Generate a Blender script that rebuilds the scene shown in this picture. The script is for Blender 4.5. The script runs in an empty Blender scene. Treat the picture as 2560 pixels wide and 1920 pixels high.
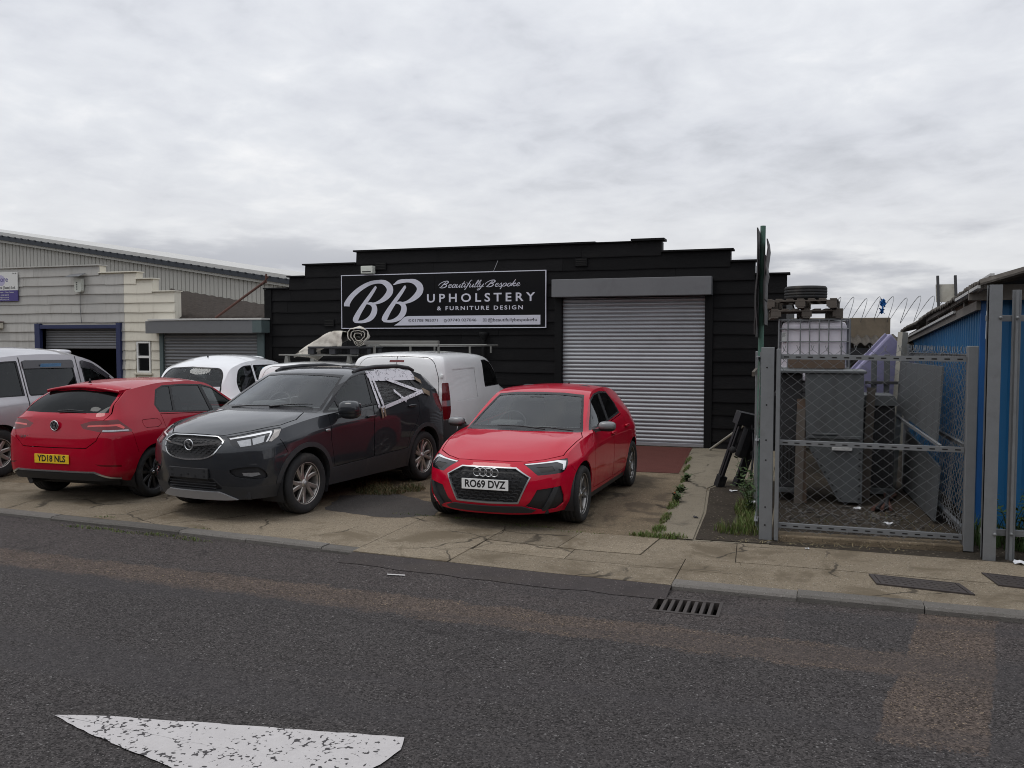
import bpy, bmesh, math, random
import numpy as np
from mathutils import Vector, Matrix
from mathutils.bvhtree import BVHTree

S = bpy.context.scene
COL = S.collection
R = math.radians
rnd = random.Random(7)

# ------------------------------------------------------------------ camera
cam_d = bpy.data.cameras.new("camera")
cam = bpy.data.objects.new("camera", cam_d)
COL.objects.link(cam)
cam.location = (0.0, 0.0, 1.983)
cam.rotation_euler = (R(90 - 2.827), 0.0, R(18.5))
cam_d.sensor_width = 36.0
cam_d.lens = 2185.6 / 2560 * 36.0
cam_d.clip_start = 0.05
cam_d.clip_end = 3000.0
S.camera = cam

# ------------------------------------------------------------------ sky and light (overcast)
SUN_EL, SUN_AZ = R(64), R(235)          # azimuth measured clockwise from +Y
world = bpy.data.worlds.new("World")
S.world = world
world.use_nodes = True
def build_world():
    nt = world.node_tree
    nt.nodes.clear()
    A = nt.nodes.new
    L = nt.links.new
    out = A('ShaderNodeOutputWorld')
    sky = A('ShaderNodeTexSky')
    sky.sky_type = 'NISHITA'
    sky.sun_disc = False
    sky.sun_elevation = SUN_EL
    sky.sun_rotation = SUN_AZ
    bg1 = A('ShaderNodeBackground')
    bg1.inputs[1].default_value = 0.08
    L(sky.outputs[0], bg1.inputs[0])
    tc = A('ShaderNodeTexCoord')
    sep = A('ShaderNodeSeparateXYZ')
    L(tc.outputs['Generated'], sep.inputs[0])
    def math_(op, a, b=None, c=None, clamp=False):
        n = A('ShaderNodeMath'); n.operation = op; n.use_clamp = clamp
        for i, v in enumerate((a, b, c)):
            if v is None: continue
            if isinstance(v, (int, float)): n.inputs[i].default_value = v
            else: L(v, n.inputs[i])
        return n.outputs[0]
    zc = math_('MAXIMUM', sep.outputs[2], 0.0)
    zd = math_('ADD', zc, 0.20)
    px = math_('DIVIDE', sep.outputs[0], zd)
    py = math_('DIVIDE', sep.outputs[1], zd)
    comb = A('ShaderNodeCombineXYZ')
    L(px, comb.inputs[0]); L(py, comb.inputs[1])
    def noise(scale, detail, rough, off=(0, 0, 0), dist=0.0, sc=(1, 1, 1)):
        mp = A('ShaderNodeMapping')
        mp.inputs['Location'].default_value = off
        mp.inputs['Scale'].default_value = sc
        mp.inputs['Rotation'].default_value = (0, 0, R(25))
        L(comb.outputs[0], mp.inputs[0])
        n = A('ShaderNodeTexNoise')
        n.inputs['Scale'].default_value = scale
        n.inputs['Detail'].default_value = detail
        n.inputs['Roughness'].default_value = rough
        n.inputs['Distortion'].default_value = dist
        L(mp.outputs[0], n.inputs[0])
        return n.outputs[0]
    n1 = noise(1.15, 6.0, 0.5, (3.1, 1.7, 0.4), 0.2, (1.0, 0.8, 1.0))
    n2 = noise(0.42, 3.0, 0.5, (8.3, 2.2, 0.9), 0.2)
    n3 = noise(5.2, 6.0, 0.55, (1.3, 5.2, 0.2), 0.25, (1.0, 1.0, 1.0))
    m = math_('ADD', math_('MULTIPLY', n1, 0.40), math_('MULTIPLY', n2, 0.29))
    m = math_('ADD', m, math_('MULTIPLY', n3, 0.31))
    ramp = A('ShaderNodeValToRGB')
    e = ramp.color_ramp.elements
    e[0].position = 0.34; e[0].color = (0.50, 0.52, 0.565, 1)
    e[1].position = 0.63; e[1].color = (0.95, 0.95, 0.96, 1)
    k = ramp.color_ramp.elements.new(0.45); k.color = (0.68, 0.70, 0.75, 1)
    k = ramp.color_ramp.elements.new(0.525); k.color = (0.765, 0.785, 0.825, 1)
    L(m, ramp.inputs[0])
    # low banks of darker cloud near the horizon
    az = math_('ARCTAN2', sep.outputs[0], sep.outputs[1])
    c2 = A('ShaderNodeCombineXYZ')
    L(math_('MULTIPLY', az, 5.0), c2.inputs[0]); L(math_('MULTIPLY', zc, 21.0), c2.inputs[1])
    c2.inputs[2].default_value = 3.7
    nb = A('ShaderNodeTexNoise'); L(c2.outputs[0], nb.inputs['Vector'])
    nb.inputs['Scale'].default_value = 0.9; nb.inputs['Detail'].default_value = 7.0
    nb.inputs['Roughness'].default_value = 0.55
    def mr(v, a, b, c, d):
        n = A('ShaderNodeMapRange'); n.interpolation_type = 'SMOOTHSTEP'
        L(v, n.inputs[0])
        for i, x in enumerate((a, b, c, d)): n.inputs[i + 1].default_value = x
        return n.outputs[0]
    band = math_('MULTIPLY', mr(nb.outputs[0], 0.45, 0.60, 0.0, 1.0), mr(zc, 0.085, 0.150, 1.0, 0.0))
    glow = mr(zc, 0.02, 0.24, 0.55, 0.0)
    mg = A('ShaderNodeMix'); mg.data_type = 'RGBA'
    L(glow, mg.inputs[0]); L(ramp.outputs[0], mg.inputs[6]); mg.inputs[7].default_value = (0.88, 0.875, 0.87, 1)
    mc = A('ShaderNodeMix'); mc.data_type = 'RGBA'
    L(math_('MULTIPLY', band, 0.80), mc.inputs[0]); L(mg.outputs[2], mc.inputs[6]); mc.inputs[7].default_value = (0.46, 0.475, 0.525, 1)
    # overcast: brighter towards the zenith
    grad = math_('ADD', math_('MULTIPLY', zc, 0.45), 0.95)
    mul = A('ShaderNodeVectorMath'); mul.operation = 'SCALE'
    L(mc.outputs[2], mul.inputs[0]); L(grad, mul.inputs[3])
    bg2 = A('ShaderNodeBackground')
    bg2.inputs[1].default_value = 1.0
    L(mul.outputs[0], bg2.inputs[0])
    mix = A('ShaderNodeMixShader')
    mix.inputs[0].default_value = 0.96
    L(bg1.outputs[0], mix.inputs[1]); L(bg2.outputs[0], mix.inputs[2])
    L(mix.outputs[0], out.inputs[0])
build_world()

sun_d = bpy.data.lights.new("sun", 'SUN')
sun_d.energy = 0.8
sun_d.angle = R(24)
sun_d.color = (1.0, 0.96, 0.91)
sun = bpy.data.objects.new("sun", sun_d)
COL.objects.link(sun)
_sd = Vector((math.sin(SUN_AZ) * math.cos(SUN_EL), math.cos(SUN_AZ) * math.cos(SUN_EL), math.sin(SUN_EL)))
sun.rotation_euler = _sd.to_track_quat('Z', 'Y').to_euler()

S.view_settings.view_transform = 'Standard'
S.view_settings.look = 'None'
S.view_settings.exposure = 0.0
S.view_settings.gamma = 1.0
S.view_settings.use_curve_mapping = False
S.cycles.filter_width = 1.0
S.cycles.max_bounces = 8
S.cycles.transparent_max_bounces = 16
S.cycles.caustics_reflective = False
S.cycles.caustics_refractive = False

# ------------------------------------------------------------------ materials
MATS = {}
def srgb(r, g, b):
    f = lambda c: (c / 255 / 12.92) if c / 255 <= 0.04045 else ((c / 255 + 0.055) / 1.055) ** 2.4
    return (f(r), f(g), f(b))

class NT:
    def __init__(self, name):
        self.m = bpy.data.materials.new(name)
        self.m.use_nodes = True
        self.nt = self.m.node_tree
        self.nt.nodes.clear()
        self.out = self.a('ShaderNodeOutputMaterial')
        MATS[name] = self.m
    def a(self, t, **kw):
        n = self.nt.nodes.new(t)
        for k, v in kw.items(): setattr(n, k, v)
        return n
    def l(self, a, b): self.nt.links.new(a, b)
    def put(self, sock, v):
        if hasattr(v, 'is_output'): self.l(v, sock)
        elif isinstance(v, (tuple, list)) and len(v) == 3 and sock.type == 'RGBA': sock.default_value = (*v, 1)
        else: sock.default_value = v
    def math(self, op, a, b=0.0, c=0.0, clamp=False):
        n = self.a('ShaderNodeMath', operation=op, use_clamp=clamp)
        self.put(n.inputs[0], a); self.put(n.inputs[1], b); self.put(n.inputs[2], c)
        return n.outputs[0]
    def mix(self, f, a, b, mode='MIX'):
        n = self.a('ShaderNodeMix', data_type='RGBA', blend_type=mode)
        self.put(n.inputs[0], f); self.put(n.inputs[6], a); self.put(n.inputs[7], b)
        return n.outputs[2]
    def ramp(self, f, a, b):
        n = self.a('ShaderNodeMapRange', interpolation_type='SMOOTHSTEP')
        self.put(n.inputs[0], f); self.put(n.inputs[1], a); self.put(n.inputs[2], b)
        return n.outputs[0]
    def coords(self, kind='object', scale=(1, 1, 1), rot=(0, 0, 0)):
        if kind == 'world':
            v = self.a('ShaderNodeNewGeometry').outputs['Position']
        else:
            tc = self.a('ShaderNodeTexCoord').outputs['Object']
            oi = self.a('ShaderNodeObjectInfo').outputs['Random']
            ad = self.a('ShaderNodeVectorMath', operation='MULTIPLY_ADD')
            self.l(oi, ad.inputs[0]); ad.inputs[1].default_value = (17.3, 9.1, 5.7); self.l(tc, ad.inputs[2])
            v = ad.outputs[0]
        if scale != (1, 1, 1) or rot != (0, 0, 0):
            mp = self.a('ShaderNodeMapping'); mp.inputs['Scale'].default_value = scale
            mp.inputs['Rotation'].default_value = rot
            self.l(v, mp.inputs[0]); v = mp.outputs[0]
        return v
    def noise(self, v, scale, detail=3.0, rough=0.55, dist=0.0):
        n = self.a('ShaderNodeTexNoise'); self.l(v, n.inputs['Vector'])
        n.inputs['Scale'].default_value = scale; n.inputs['Detail'].default_value = detail
        n.inputs['Roughness'].default_value = rough; n.inputs['Distortion'].default_value = dist
        return n.outputs[0]
    def voro(self, v, scale, feature='F1', rand=1.0):
        n = self.a('ShaderNodeTexVoronoi', feature=feature); self.l(v, n.inputs['Vector'])
        n.inputs['Scale'].default_value = scale
        if 'Randomness' in n.inputs: n.inputs['Randomness'].default_value = rand
        return n
    def bump(self, hgt, strength=0.3, dist=0.01):
        n = self.a('ShaderNodeBump'); n.inputs['Strength'].default_value = strength
        n.inputs['Distance'].default_value = dist; self.l(hgt, n.inputs['Height'])
        return n.outputs[0]
    def principled(self, col, rough=0.5, metal=0.0, normal=None, spec=0.5, coat=0.0, coat_r=0.05, alpha=None, sub=None):
        p = self.a('ShaderNodeBsdfPrincipled')
        self.put(p.inputs['Base Color'], col); self.put(p.inputs['Roughness'], rough)
        self.put(p.inputs['Metallic'], metal); self.put(p.inputs['Specular IOR Level'], spec)
        self.put(p.inputs['Coat Weight'], coat); p.inputs['Coat Roughness'].default_value = coat_r
        if normal is not None: self.l(normal, p.inputs['Normal'])
        if alpha is not None: self.put(p.inputs['Alpha'], alpha)
        self.l(p.outputs[0], self.out.inputs[0])
        return p

def scl(c, k): return tuple(min(1.0, max(0.0, x * k)) for x in c)

def pm(name, col, rough=0.55, metal=0.0, var=0.18, vs=3.0, bump=0.0, bs=40.0, coat=0.0, spec=0.5,
       dirt=None, damt=0.5, ds=1.2, coords='object', cs=(1, 1, 1), streak=False, rvar=0.12, bd=0.004, objvar=0.0):
    t = NT(name)
    v = t.coords(coords, cs)
    n = t.noise(v, vs, 4.0, 0.6)
    c = t.mix(n, scl(col, 1 - var), scl(col, 1 + var))
    n2 = t.noise(v, vs * 7.3, 3.0, 0.6)
    c = t.mix(t.math('MULTIPLY', n2, 0.35), c, scl(col, 1 - var * 1.3))
    if dirt is not None:
        vv = t.coords(coords, (3.0, 3.0, 0.35)) if streak else v
        d = t.ramp(t.noise(vv, ds, 5.0, 0.65, 0.3), 0.62 - damt * 0.35, 0.80 - damt * 0.1)
        c = t.mix(t.math('MULTIPLY', d, min(1.0, damt * 1.3)), c, dirt)
    if objvar > 0:
        oi = t.a('ShaderNodeObjectInfo')
        k = t.math('ADD', t.math('MULTIPLY', oi.outputs['Random'], objvar * 2), 1 - objvar)
        mu = t.a('ShaderNodeVectorMath', operation='SCALE'); t.l(c, mu.inputs[0]); t.l(k, mu.inputs[3])
        c = mu.outputs[0]
    r = t.math('ADD', t.math('MULTIPLY', n2, rvar), rough - rvar * 0.5)
    nrm = None
    if bump > 0:
        nrm = t.bump(t.noise(v, bs, 4.0, 0.6), bump, bd)
    t.principled(c, r, metal, nrm, spec, coat)
    return t.m

# ------------------------------------------------------------------ mesh helpers
def link(o, parent=None):
    COL.objects.link(o)
    if parent is not None: o.parent = parent
    return o

def M(name): return MATS[name] if isinstance(name, str) else name

class MB:
    """collects shapes, builds ONE mesh object"""
    def __init__(self): self.v = []; self.f = []; self.sm = []
    def add(self, vs, fs, smooth=False):
        o = len(self.v)
        self.v += [tuple(p) for p in vs]
        self.f += [tuple(i + o for i in f) for f in fs]
        self.sm += [smooth] * len(fs)
        return self
    def box(self, x0, x1, y0, y1, z0, z1):
        vs = [(x, y, z) for z in (z0, z1) for y in (y0, y1) for x in (x0, x1)]
        return self.add(vs, [(0, 2, 3, 1), (4, 5, 7, 6), (0, 1, 5, 4), (2, 6, 7, 3), (0, 4, 6, 2), (1, 3, 7, 5)])
    def bbox(self, x0, x1, y0, y1, z0, z1, b=0.01):
        """box with chamfered edges"""
        bm = bmesh.new()
        bmesh.ops.create_cube(bm, size=1.0)
        for v in bm.verts:
            v.co = ((x0 + x1) / 2 + v.co.x * (x1 - x0), (y0 + y1) / 2 + v.co.y * (y1 - y0), (z0 + z1) / 2 + v.co.z * (z1 - z0))
        bmesh.ops.bevel(bm, geom=bm.edges[:], offset=b, segments=2, affect='EDGES', profile=0.5)
        bm.verts.ensure_lookup_table()
        for i, v in enumerate(bm.verts): v.index = i
        self.add([v.co[:] for v in bm.verts], [[v.index for v in f.verts] for f in bm.faces])
        bm.free()
        return self
    def obox(self, c, ax, ay, az):
        """oriented box: centre, three half-axis vectors"""
        c = Vector(c); ax = Vector(ax); ay = Vector(ay); az = Vector(az)
        vs = [c + ax * sx + ay * sy + az * sz for sz in (-1, 1) for sy in (-1, 1) for sx in (-1, 1)]
        return self.add(vs, [(0, 2, 3, 1), (4, 5, 7, 6), (0, 1, 5, 4), (2, 6, 7, 3), (0, 4, 6, 2), (1, 3, 7, 5)])
    def bar(self, p, q, w, h, up=(0, 0, 1)):
        p = Vector(p); q = Vector(q); d = (q - p)
        u = Vector(up)
        s = d.cross(u)
        if s.length < 1e-6: s = d.cross(Vector((1, 0, 0)))
        s.normalize(); u = s.cross(d).normalized()
        return self.obox((p + q) / 2, d / 2, s * w / 2, u * h / 2)
    def tube(self, pts, r, n=8, closed=False, cap=True):
        pts = [Vector(p) for p in pts]
        rs = r if isinstance(r, (list, tuple)) else [r] * len(pts)
        k = len(pts); rings = []
        up = None
        for i in range(k):
            a = pts[i - 1] if (i > 0 or closed) else pts[i]
            b = pts[(i + 1) % k] if (i < k - 1 or closed) else pts[i]
            d = (b - a).normalized()
            if up is None:
                up = Vector((0, 0, 1)) if abs(d.z) < 0.9 else Vector((1, 0, 0))
            s = d.cross(up).normalized(); u = s.cross(d).normalized(); up = u
            rings.append([pts[i] + (s * math.cos(t) + u * math.sin(t)) * rs[i] for t in [2 * math.pi * j / n for j in range(n)]])
        vs = [p for rg in rings for p in rg]; fs = []
        for i in range(k if closed else k - 1):
            i2 = (i + 1) % k
            for j in range(n):
                j2 = (j + 1) % n
                fs.append((i * n + j, i * n + j2, i2 * n + j2, i2 * n + j))
        self.add(vs, fs, True)
        if cap and not closed:
            self.add(rings[0], [tuple(range(n - 1, -1, -1))])
            self.add(rings[-1], [tuple(range(n))])
        return self
    def lathe(self, prof, n=32, axis='y', c=(0, 0, 0), smooth=True):
        """prof: list of (radius, along)"""
        vs = []; fs = []; k = len(prof)
        for j in range(n):
            a = 2 * math.pi * j / n
            for (r, t) in prof:
                if axis == 'y': vs.append((c[0] + r * math.cos(a), c[1] + t, c[2] + r * math.sin(a)))
                elif axis == 'z': vs.append((c[0] + r * math.cos(a), c[1] + r * math.sin(a), c[2] + t))
                else: vs.append((c[0] + t, c[1] + r * math.cos(a), c[2] + r * math.sin(a)))
        for j in range(n):
            j2 = (j + 1) % n
            for i in range(k - 1):
                fs.append((j * k + i, j * k + i + 1, j2 * k + i + 1, j2 * k + i))
        return self.add(vs, fs, smooth)
    def prism(self, poly, a0, a1, axis='y'):
        """extrude a 2D polygon; axis y: poly in (x,z); axis x: (y,z); axis z: (x,y)"""
        n = len(poly)
        def P(p, a):
            if axis == 'y': return (p[0], a, p[1])
            if axis == 'x': return (a, p[0], p[1])
            return (p[0], p[1], a)
        vs = [P(p, a0) for p in poly] + [P(p, a1) for p in poly]
        fs = [tuple(range(n)), tuple(range(2 * n - 1, n - 1, -1))] + [(i, i + n, (i + 1) % n + n, (i + 1) % n) for i in range(n)]
        return self.add(vs, fs)
    def sheet(self, poly, z):
        return self.add([(p[0], p[1], z if len(p) < 3 else p[2]) for p in poly], [tuple(range(len(poly)))])
    def mesh(self, name, mat=None, fix=True):
        me = bpy.data.meshes.new(name)
        me.from_pydata(self.v, [], self.f)
        me.polygons.foreach_set('use_smooth', self.sm)
        if fix:
            bm = bmesh.new(); bm.from_mesh(me)
            bmesh.ops.recalc_face_normals(bm, faces=bm.faces[:])
            bm.to_mesh(me); bm.free()
        if mat is not None: me.materials.append(M(mat))
        me.update()
        return me
    def build(self, name, mat, parent=None, fix=True):
        return link(bpy.data.objects.new(name, self.mesh(name, mat, fix)), parent)

def obj(name, me, parent=None): return link(bpy.data.objects.new(name, me), parent)

def empty(name, loc=(0, 0, 0), rz=0.0):
    o = bpy.data.objects.new(name, None)
    o.empty_display_size = 0.2
    o.location = loc; o.rotation_euler = (0, 0, rz)
    return link(o)

def tag(o, label=None, cat=None, group=None, kind=None):
    if label: o['label'] = label
    if cat: o['category'] = cat
    if group: o['group'] = group
    if kind: o['kind'] = kind
    return o

def text(name, body, size, mat, parent, loc, rot=(0, 0, 0), sx=1.0, bold=0.0, align='CENTER', space=1.0, shear=0.0, depth=0.0004):
    cu = bpy.data.curves.new(name, 'FONT')
    cu.body = body; cu.size = size; cu.align_x = align; cu.align_y = 'CENTER'
    cu.offset = bold; cu.space_character = space; cu.shear = shear; cu.extrude = depth
    cu.resolution_u = 3
    o = bpy.data.objects.new(name, cu)
    COL.objects.link(o)
    dg = bpy.context.evaluated_depsgraph_get()
    me = bpy.data.meshes.new_from_object(o.evaluated_get(dg))
    bpy.data.objects.remove(o); bpy.data.curves.remove(cu)
    me.materials.clear(); me.materials.append(M(mat))
    q = bpy.data.objects.new(name, me)
    q.location = loc; q.rotation_euler = rot; q.scale = (sx, 1, 1)
    return link(q, parent)

def ribbon(mb, pts, off, n=10):
    """flat ribbon with varying width in the local x,z plane at y=off; pts: (x, z, width)"""
    P = np.array(pts, float)
    k = len(P)
    ts = np.linspace(0, k - 1, (k - 1) * n + 1)
    def cr(t):
        i = min(int(t), k - 2); u = t - i
        p0 = P[max(i - 1, 0)]; p1 = P[i]; p2 = P[i + 1]; p3 = P[min(i + 2, k - 1)]
        return 0.5 * ((2 * p1) + (-p0 + p2) * u + (2 * p0 - 5 * p1 + 4 * p2 - p3) * u * u + (-p0 + 3 * p1 - 3 * p2 + p3) * u ** 3)
    C = np.array([cr(t) for t in ts])
    D = np.gradient(C[:, :2], axis=0)
    D /= np.maximum(np.linalg.norm(D, axis=1, keepdims=True), 1e-9)
    Nn = np.stack([-D[:, 1], D[:, 0]], 1)
    A = C[:, :2] + Nn * np.maximum(C[:, 2:3], 0.0005) / 2
    B = C[:, :2] - Nn * np.maximum(C[:, 2:3], 0.0005) / 2
    m = len(C)
    vs = [(a[0], off, a[1]) for a in A] + [(b[0], off, b[1]) for b in B]
    mb.add(vs, [(i, i + 1, m + i + 1, m + i) for i in range(m - 1)])
# ------------------------------------------------------------------ vehicle materials
def paint(name, col, flake=0.0, rough=0.32, dirt=(0.16, 0.14, 0.12), damt=0.25, coat=1.0):
    t = NT(name)
    v = t.coords('object')
    n = t.noise(v, 2.2, 4.0, 0.6)
    c = t.mix(n, scl(col, 0.94), scl(col, 1.06))
    geo = t.a('ShaderNodeNewGeometry')
    sep = t.a('ShaderNodeSeparateXYZ'); t.l(geo.outputs['Position'], sep.inputs[0])
    low = t.math('SUBTRACT', 1.0, t.ramp(sep.outputs[2], 0.15, 0.75))
    d = t.math('MULTIPLY', t.ramp(t.noise(v, 5.0, 5.0, 0.7), 0.35, 0.8), t.math('ADD', t.math('MULTIPLY', low, 0.8), 0.12))
    c = t.mix(t.math('MULTIPLY', d, damt), c, dirt)
    r = t.math('ADD', t.math('MULTIPLY', d, 0.25), rough)
    p = t.principled(c, r, flake, None, 0.06, coat, 0.03)
    t.put(p.inputs['Coat Roughness'], t.math('ADD', t.math('MULTIPLY', t.noise(v, 9.0, 4.0, 0.6), 0.05), 0.005))
    return t.m
paint('paint_red', (0.49, 0.0015, 0.024), damt=0.06, coat=0.7)
paint('paint_crimson', (0.37, 0.0015, 0.018), damt=0.08, coat=0.7)
paint('paint_charcoal', (0.031, 0.034, 0.039), 0.3, damt=0.2)
paint('paint_white', (0.82, 0.83, 0.83), damt=0.35)
paint('paint_taxi_white', (0.82, 0.83, 0.85), damt=0.3)
paint('paint_silver', (0.46, 0.45, 0.47), 0.45, damt=0.3)

def glass(name, tint, refl=1.0, rough=0.02):
    t = NT(name)
    tr = t.a('ShaderNodeBsdfTransparent'); t.put(tr.inputs[0], tint)
    gl = t.a('ShaderNodeBsdfGlossy'); gl.inputs['Roughness'].default_value = rough
    t.put(gl.inputs[0], (0.9, 0.93, 0.95))
    fr = t.a('ShaderNodeFresnel'); fr.inputs[0].default_value = 1.5
    v = t.coords('object')
    dust = t.math('MULTIPLY', t.noise(v, 6.0, 5.0, 0.7), 0.014)
    m = t.a('ShaderNodeMixShader'); t.l(t.math('MULTIPLY', fr.outputs[0], refl, clamp=True), m.inputs[0])
    t.l(tr.outputs[0], m.inputs[1]); t.l(gl.outputs[0], m.inputs[2])
    df = t.a('ShaderNodeBsdfDiffuse'); t.put(df.inputs[0], (0.4, 0.4, 0.38))
    m2 = t.a('ShaderNodeMixShader'); t.l(dust, m2.inputs[0]); t.l(m.outputs[0], m2.inputs[1]); t.l(df.outputs[0], m2.inputs[2])
    t.l(m2.outputs[0], t.out.inputs[0])
    return t.m
glass('glass', (0.86, 0.91, 0.89), 1.0)
glass('glass_screen', (0.86, 0.91, 0.89), 1.35)
glass('glass_dark', (0.07, 0.075, 0.08), 1.0)
glass('glass_rear', (0.05, 0.055, 0.06), 0.45)
glass('glass_pane', (0.10, 0.11, 0.11), 1.3)
pm('rubber', (0.018, 0.018, 0.019), 0.85, var=0.25, vs=6, bump=0.25, bs=120, dirt=(0.10, 0.09, 0.075), damt=0.35, ds=5)
pm('black_plastic', (0.018, 0.018, 0.020), 0.55, var=0.15, bump=0.1, bs=200, dirt=(0.09, 0.08, 0.07), damt=0.25, ds=4)
pm('grey_plastic', (0.030, 0.031, 0.034), 0.55, var=0.12, bump=0.1, bs=200, dirt=(0.10, 0.09, 0.08), damt=0.25, ds=4)
pm('black_gloss', (0.010, 0.010, 0.012), 0.28, var=0.1, spec=0.3)
pm('chrome', (0.66, 0.67, 0.68), 0.22, 1.0, var=0.05)
pm('satin_silver', (0.40, 0.41, 0.42), 0.38, 0.7, var=0.06)
pm('skid_silver', (0.36, 0.36, 0.37), 0.45, 0.4, var=0.1, dirt=(0.12, 0.11, 0.1), damt=0.3, ds=5)
pm('dark_metal', (0.045, 0.043, 0.042), 0.6, 0.4, var=0.3, vs=8)
pm('rim_silver', (0.50, 0.47, 0.44), 0.34, 0.75, var=0.12, dirt=(0.16, 0.13, 0.11), damt=0.4, ds=9)
pm('rim_grey', (0.34, 0.33, 0.32), 0.32, 0.8, var=0.12, dirt=(0.10, 0.09, 0.08), damt=0.35, ds=9)
pm('rim_black', (0.055, 0.055, 0.058), 0.32, 0.6, var=0.12)
pm('lamp_red', (0.13, 0.003, 0.006), 0.22, var=0.12, coat=0.25)
pm('lamp_bright_red', (0.70, 0.05, 0.045), 0.12, var=0.12, coat=1.0)
pm('lamp_dark', (0.012, 0.0125, 0.015), 0.10, var=0.2, coat=0.35)
pm('lamp_clear', (0.42, 0.43, 0.44), 0.10, 0.55, var=0.4, vs=30, coat=1.0)
pm('lamp_white', (0.86, 0.87, 0.88), 0.2, var=0.04, coat=1.0)
pm('mirror_silver', (0.20, 0.205, 0.21), 0.35, 0.2, var=0.06, coat=0.4)
pm('seat_cloth', (0.05, 0.05, 0.053), 0.9, var=0.2)
pm('interior', (0.10, 0.10, 0.102), 0.8, var=0.15)
pm('headliner', (0.32, 0.31, 0.30), 0.9, var=0.05)
pm('plate_white', (0.78, 0.78, 0.77), 0.4, var=0.05, dirt=(0.3, 0.28, 0.25), damt=0.15)
pm('plate_yellow', (0.80, 0.52, 0.02), 0.4, var=0.05, dirt=(0.3, 0.2, 0.05), damt=0.15)
pm('plate_ink', (0.008, 0.008, 0.009), 0.5, var=0.05)
pm('sticker_white', (0.7, 0.72, 0.74), 0.5, var=0.04)
# ================================================================== ground, road, pavement, forecourt
def grit(name, base, dark, light, stone=60.0, amount=0.12, large=0.35, var=0.22, rough=0.9, bump=0.5, tint=None, objvar=0.0, crack=0.0, stain=None, stain_lo=0.55):
    """aggregate surface: base colour with stones, patches, stains and hairline cracks (world coordinates)"""
    t = NT(name)
    v = t.coords('world')
    big = t.noise(v, large, 5.0, 0.6, 0.4)
    mid = t.noise(v, 3.5, 5.0, 0.65)
    c = t.mix(big, scl(base, 1 - var), scl(base, 1 + var))
    c = t.mix(t.math('MULTIPLY', t.ramp(mid, 0.45, 0.75), 0.55), c, scl(base, 1 - var * 1.4))
    if tint is not None: c = t.mix(t.math('MULTIPLY', t.ramp(t.noise(v, 0.9, 4.0, 0.6), 0.45, 0.7), 0.6), c, tint)
    vo = t.voro(v, stone)
    rc = t.a('ShaderNodeSeparateColor'); t.l(vo.outputs['Color'], rc.inputs[0])
    near = t.math('SUBTRACT', 1.0, t.ramp(vo.outputs['Distance'], 0.25, 0.55))
    sl = t.math('MULTIPLY', t.math('GREATER_THAN', rc.outputs[0], 1 - amount), near)
    sd = t.math('MULTIPLY', t.math('LESS_THAN', rc.outputs[0], amount * 2.2), near)
    c = t.mix(t.math('MULTIPLY', sd, 0.75), c, dark)
    c = t.mix(t.math('MULTIPLY', sl, 0.8), c, light)
    fine = t.noise(v, stone * 2.6, 3.0, 0.7)
    c = t.mix(t.math('MULTIPLY', t.ramp(fine, 0.35, 0.75), 0.45), c, scl(dark, 1.1))
    if stain is not None:
        s = t.ramp(t.noise(v, 1.6, 6.0, 0.62, 0.6), stain_lo, stain_lo + 0.14)
        c = t.mix(t.math('MULTIPLY', s, 0.85), c, stain)
    if crack > 0:
        w = t.a('ShaderNodeVectorMath', operation='MULTIPLY_ADD')
        nn = t.a('ShaderNodeTexNoise'); t.l(v, nn.inputs['Vector']); nn.inputs['Scale'].default_value = 3.0; nn.inputs['Detail'].default_value = 4.0
        t.l(nn.outputs['Color'], w.inputs[0]); w.inputs[1].default_value = (0.35, 0.35, 0.0); t.l(v, w.inputs[2])
        ve = t.a('ShaderNodeTexVoronoi', feature='DISTANCE_TO_EDGE'); t.l(w.outputs[0], ve.inputs['Vector']); ve.inputs['Scale'].default_value = crack
        cr = t.math('SUBTRACT', 1.0, t.ramp(ve.outputs['Distance'], 0.004, 0.016))
        cr = t.math('MULTIPLY', cr, t.ramp(t.noise(v, 0.8, 3.0), 0.48, 0.58))
        c = t.mix(t.math('MULTIPLY', cr, 0.8), c, scl(dark, 0.6))
    if objvar > 0:
        oi = t.a('ShaderNodeObjectInfo')
        k = t.math('ADD', t.math('MULTIPLY', oi.outputs['Random'], objvar * 2), 1 - objvar)
        mu = t.a('ShaderNodeVectorMath', operation='SCALE'); t.l(c, mu.inputs[0]); t.l(k, mu.inputs[3])
        c = mu.outputs[0]
    h = t.math('ADD', t.math('MULTIPLY', near, 0.6), t.math('MULTIPLY', fine, 0.8))
    h = t.math('ADD', h, t.math('MULTIPLY', mid, 1.2))
    t.principled(c, t.math('ADD', t.math('MULTIPLY', mid, 0.15), rough - 0.08), 0.0, t.bump(h, bump, 0.008), 0.15)
    return t.m
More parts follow.
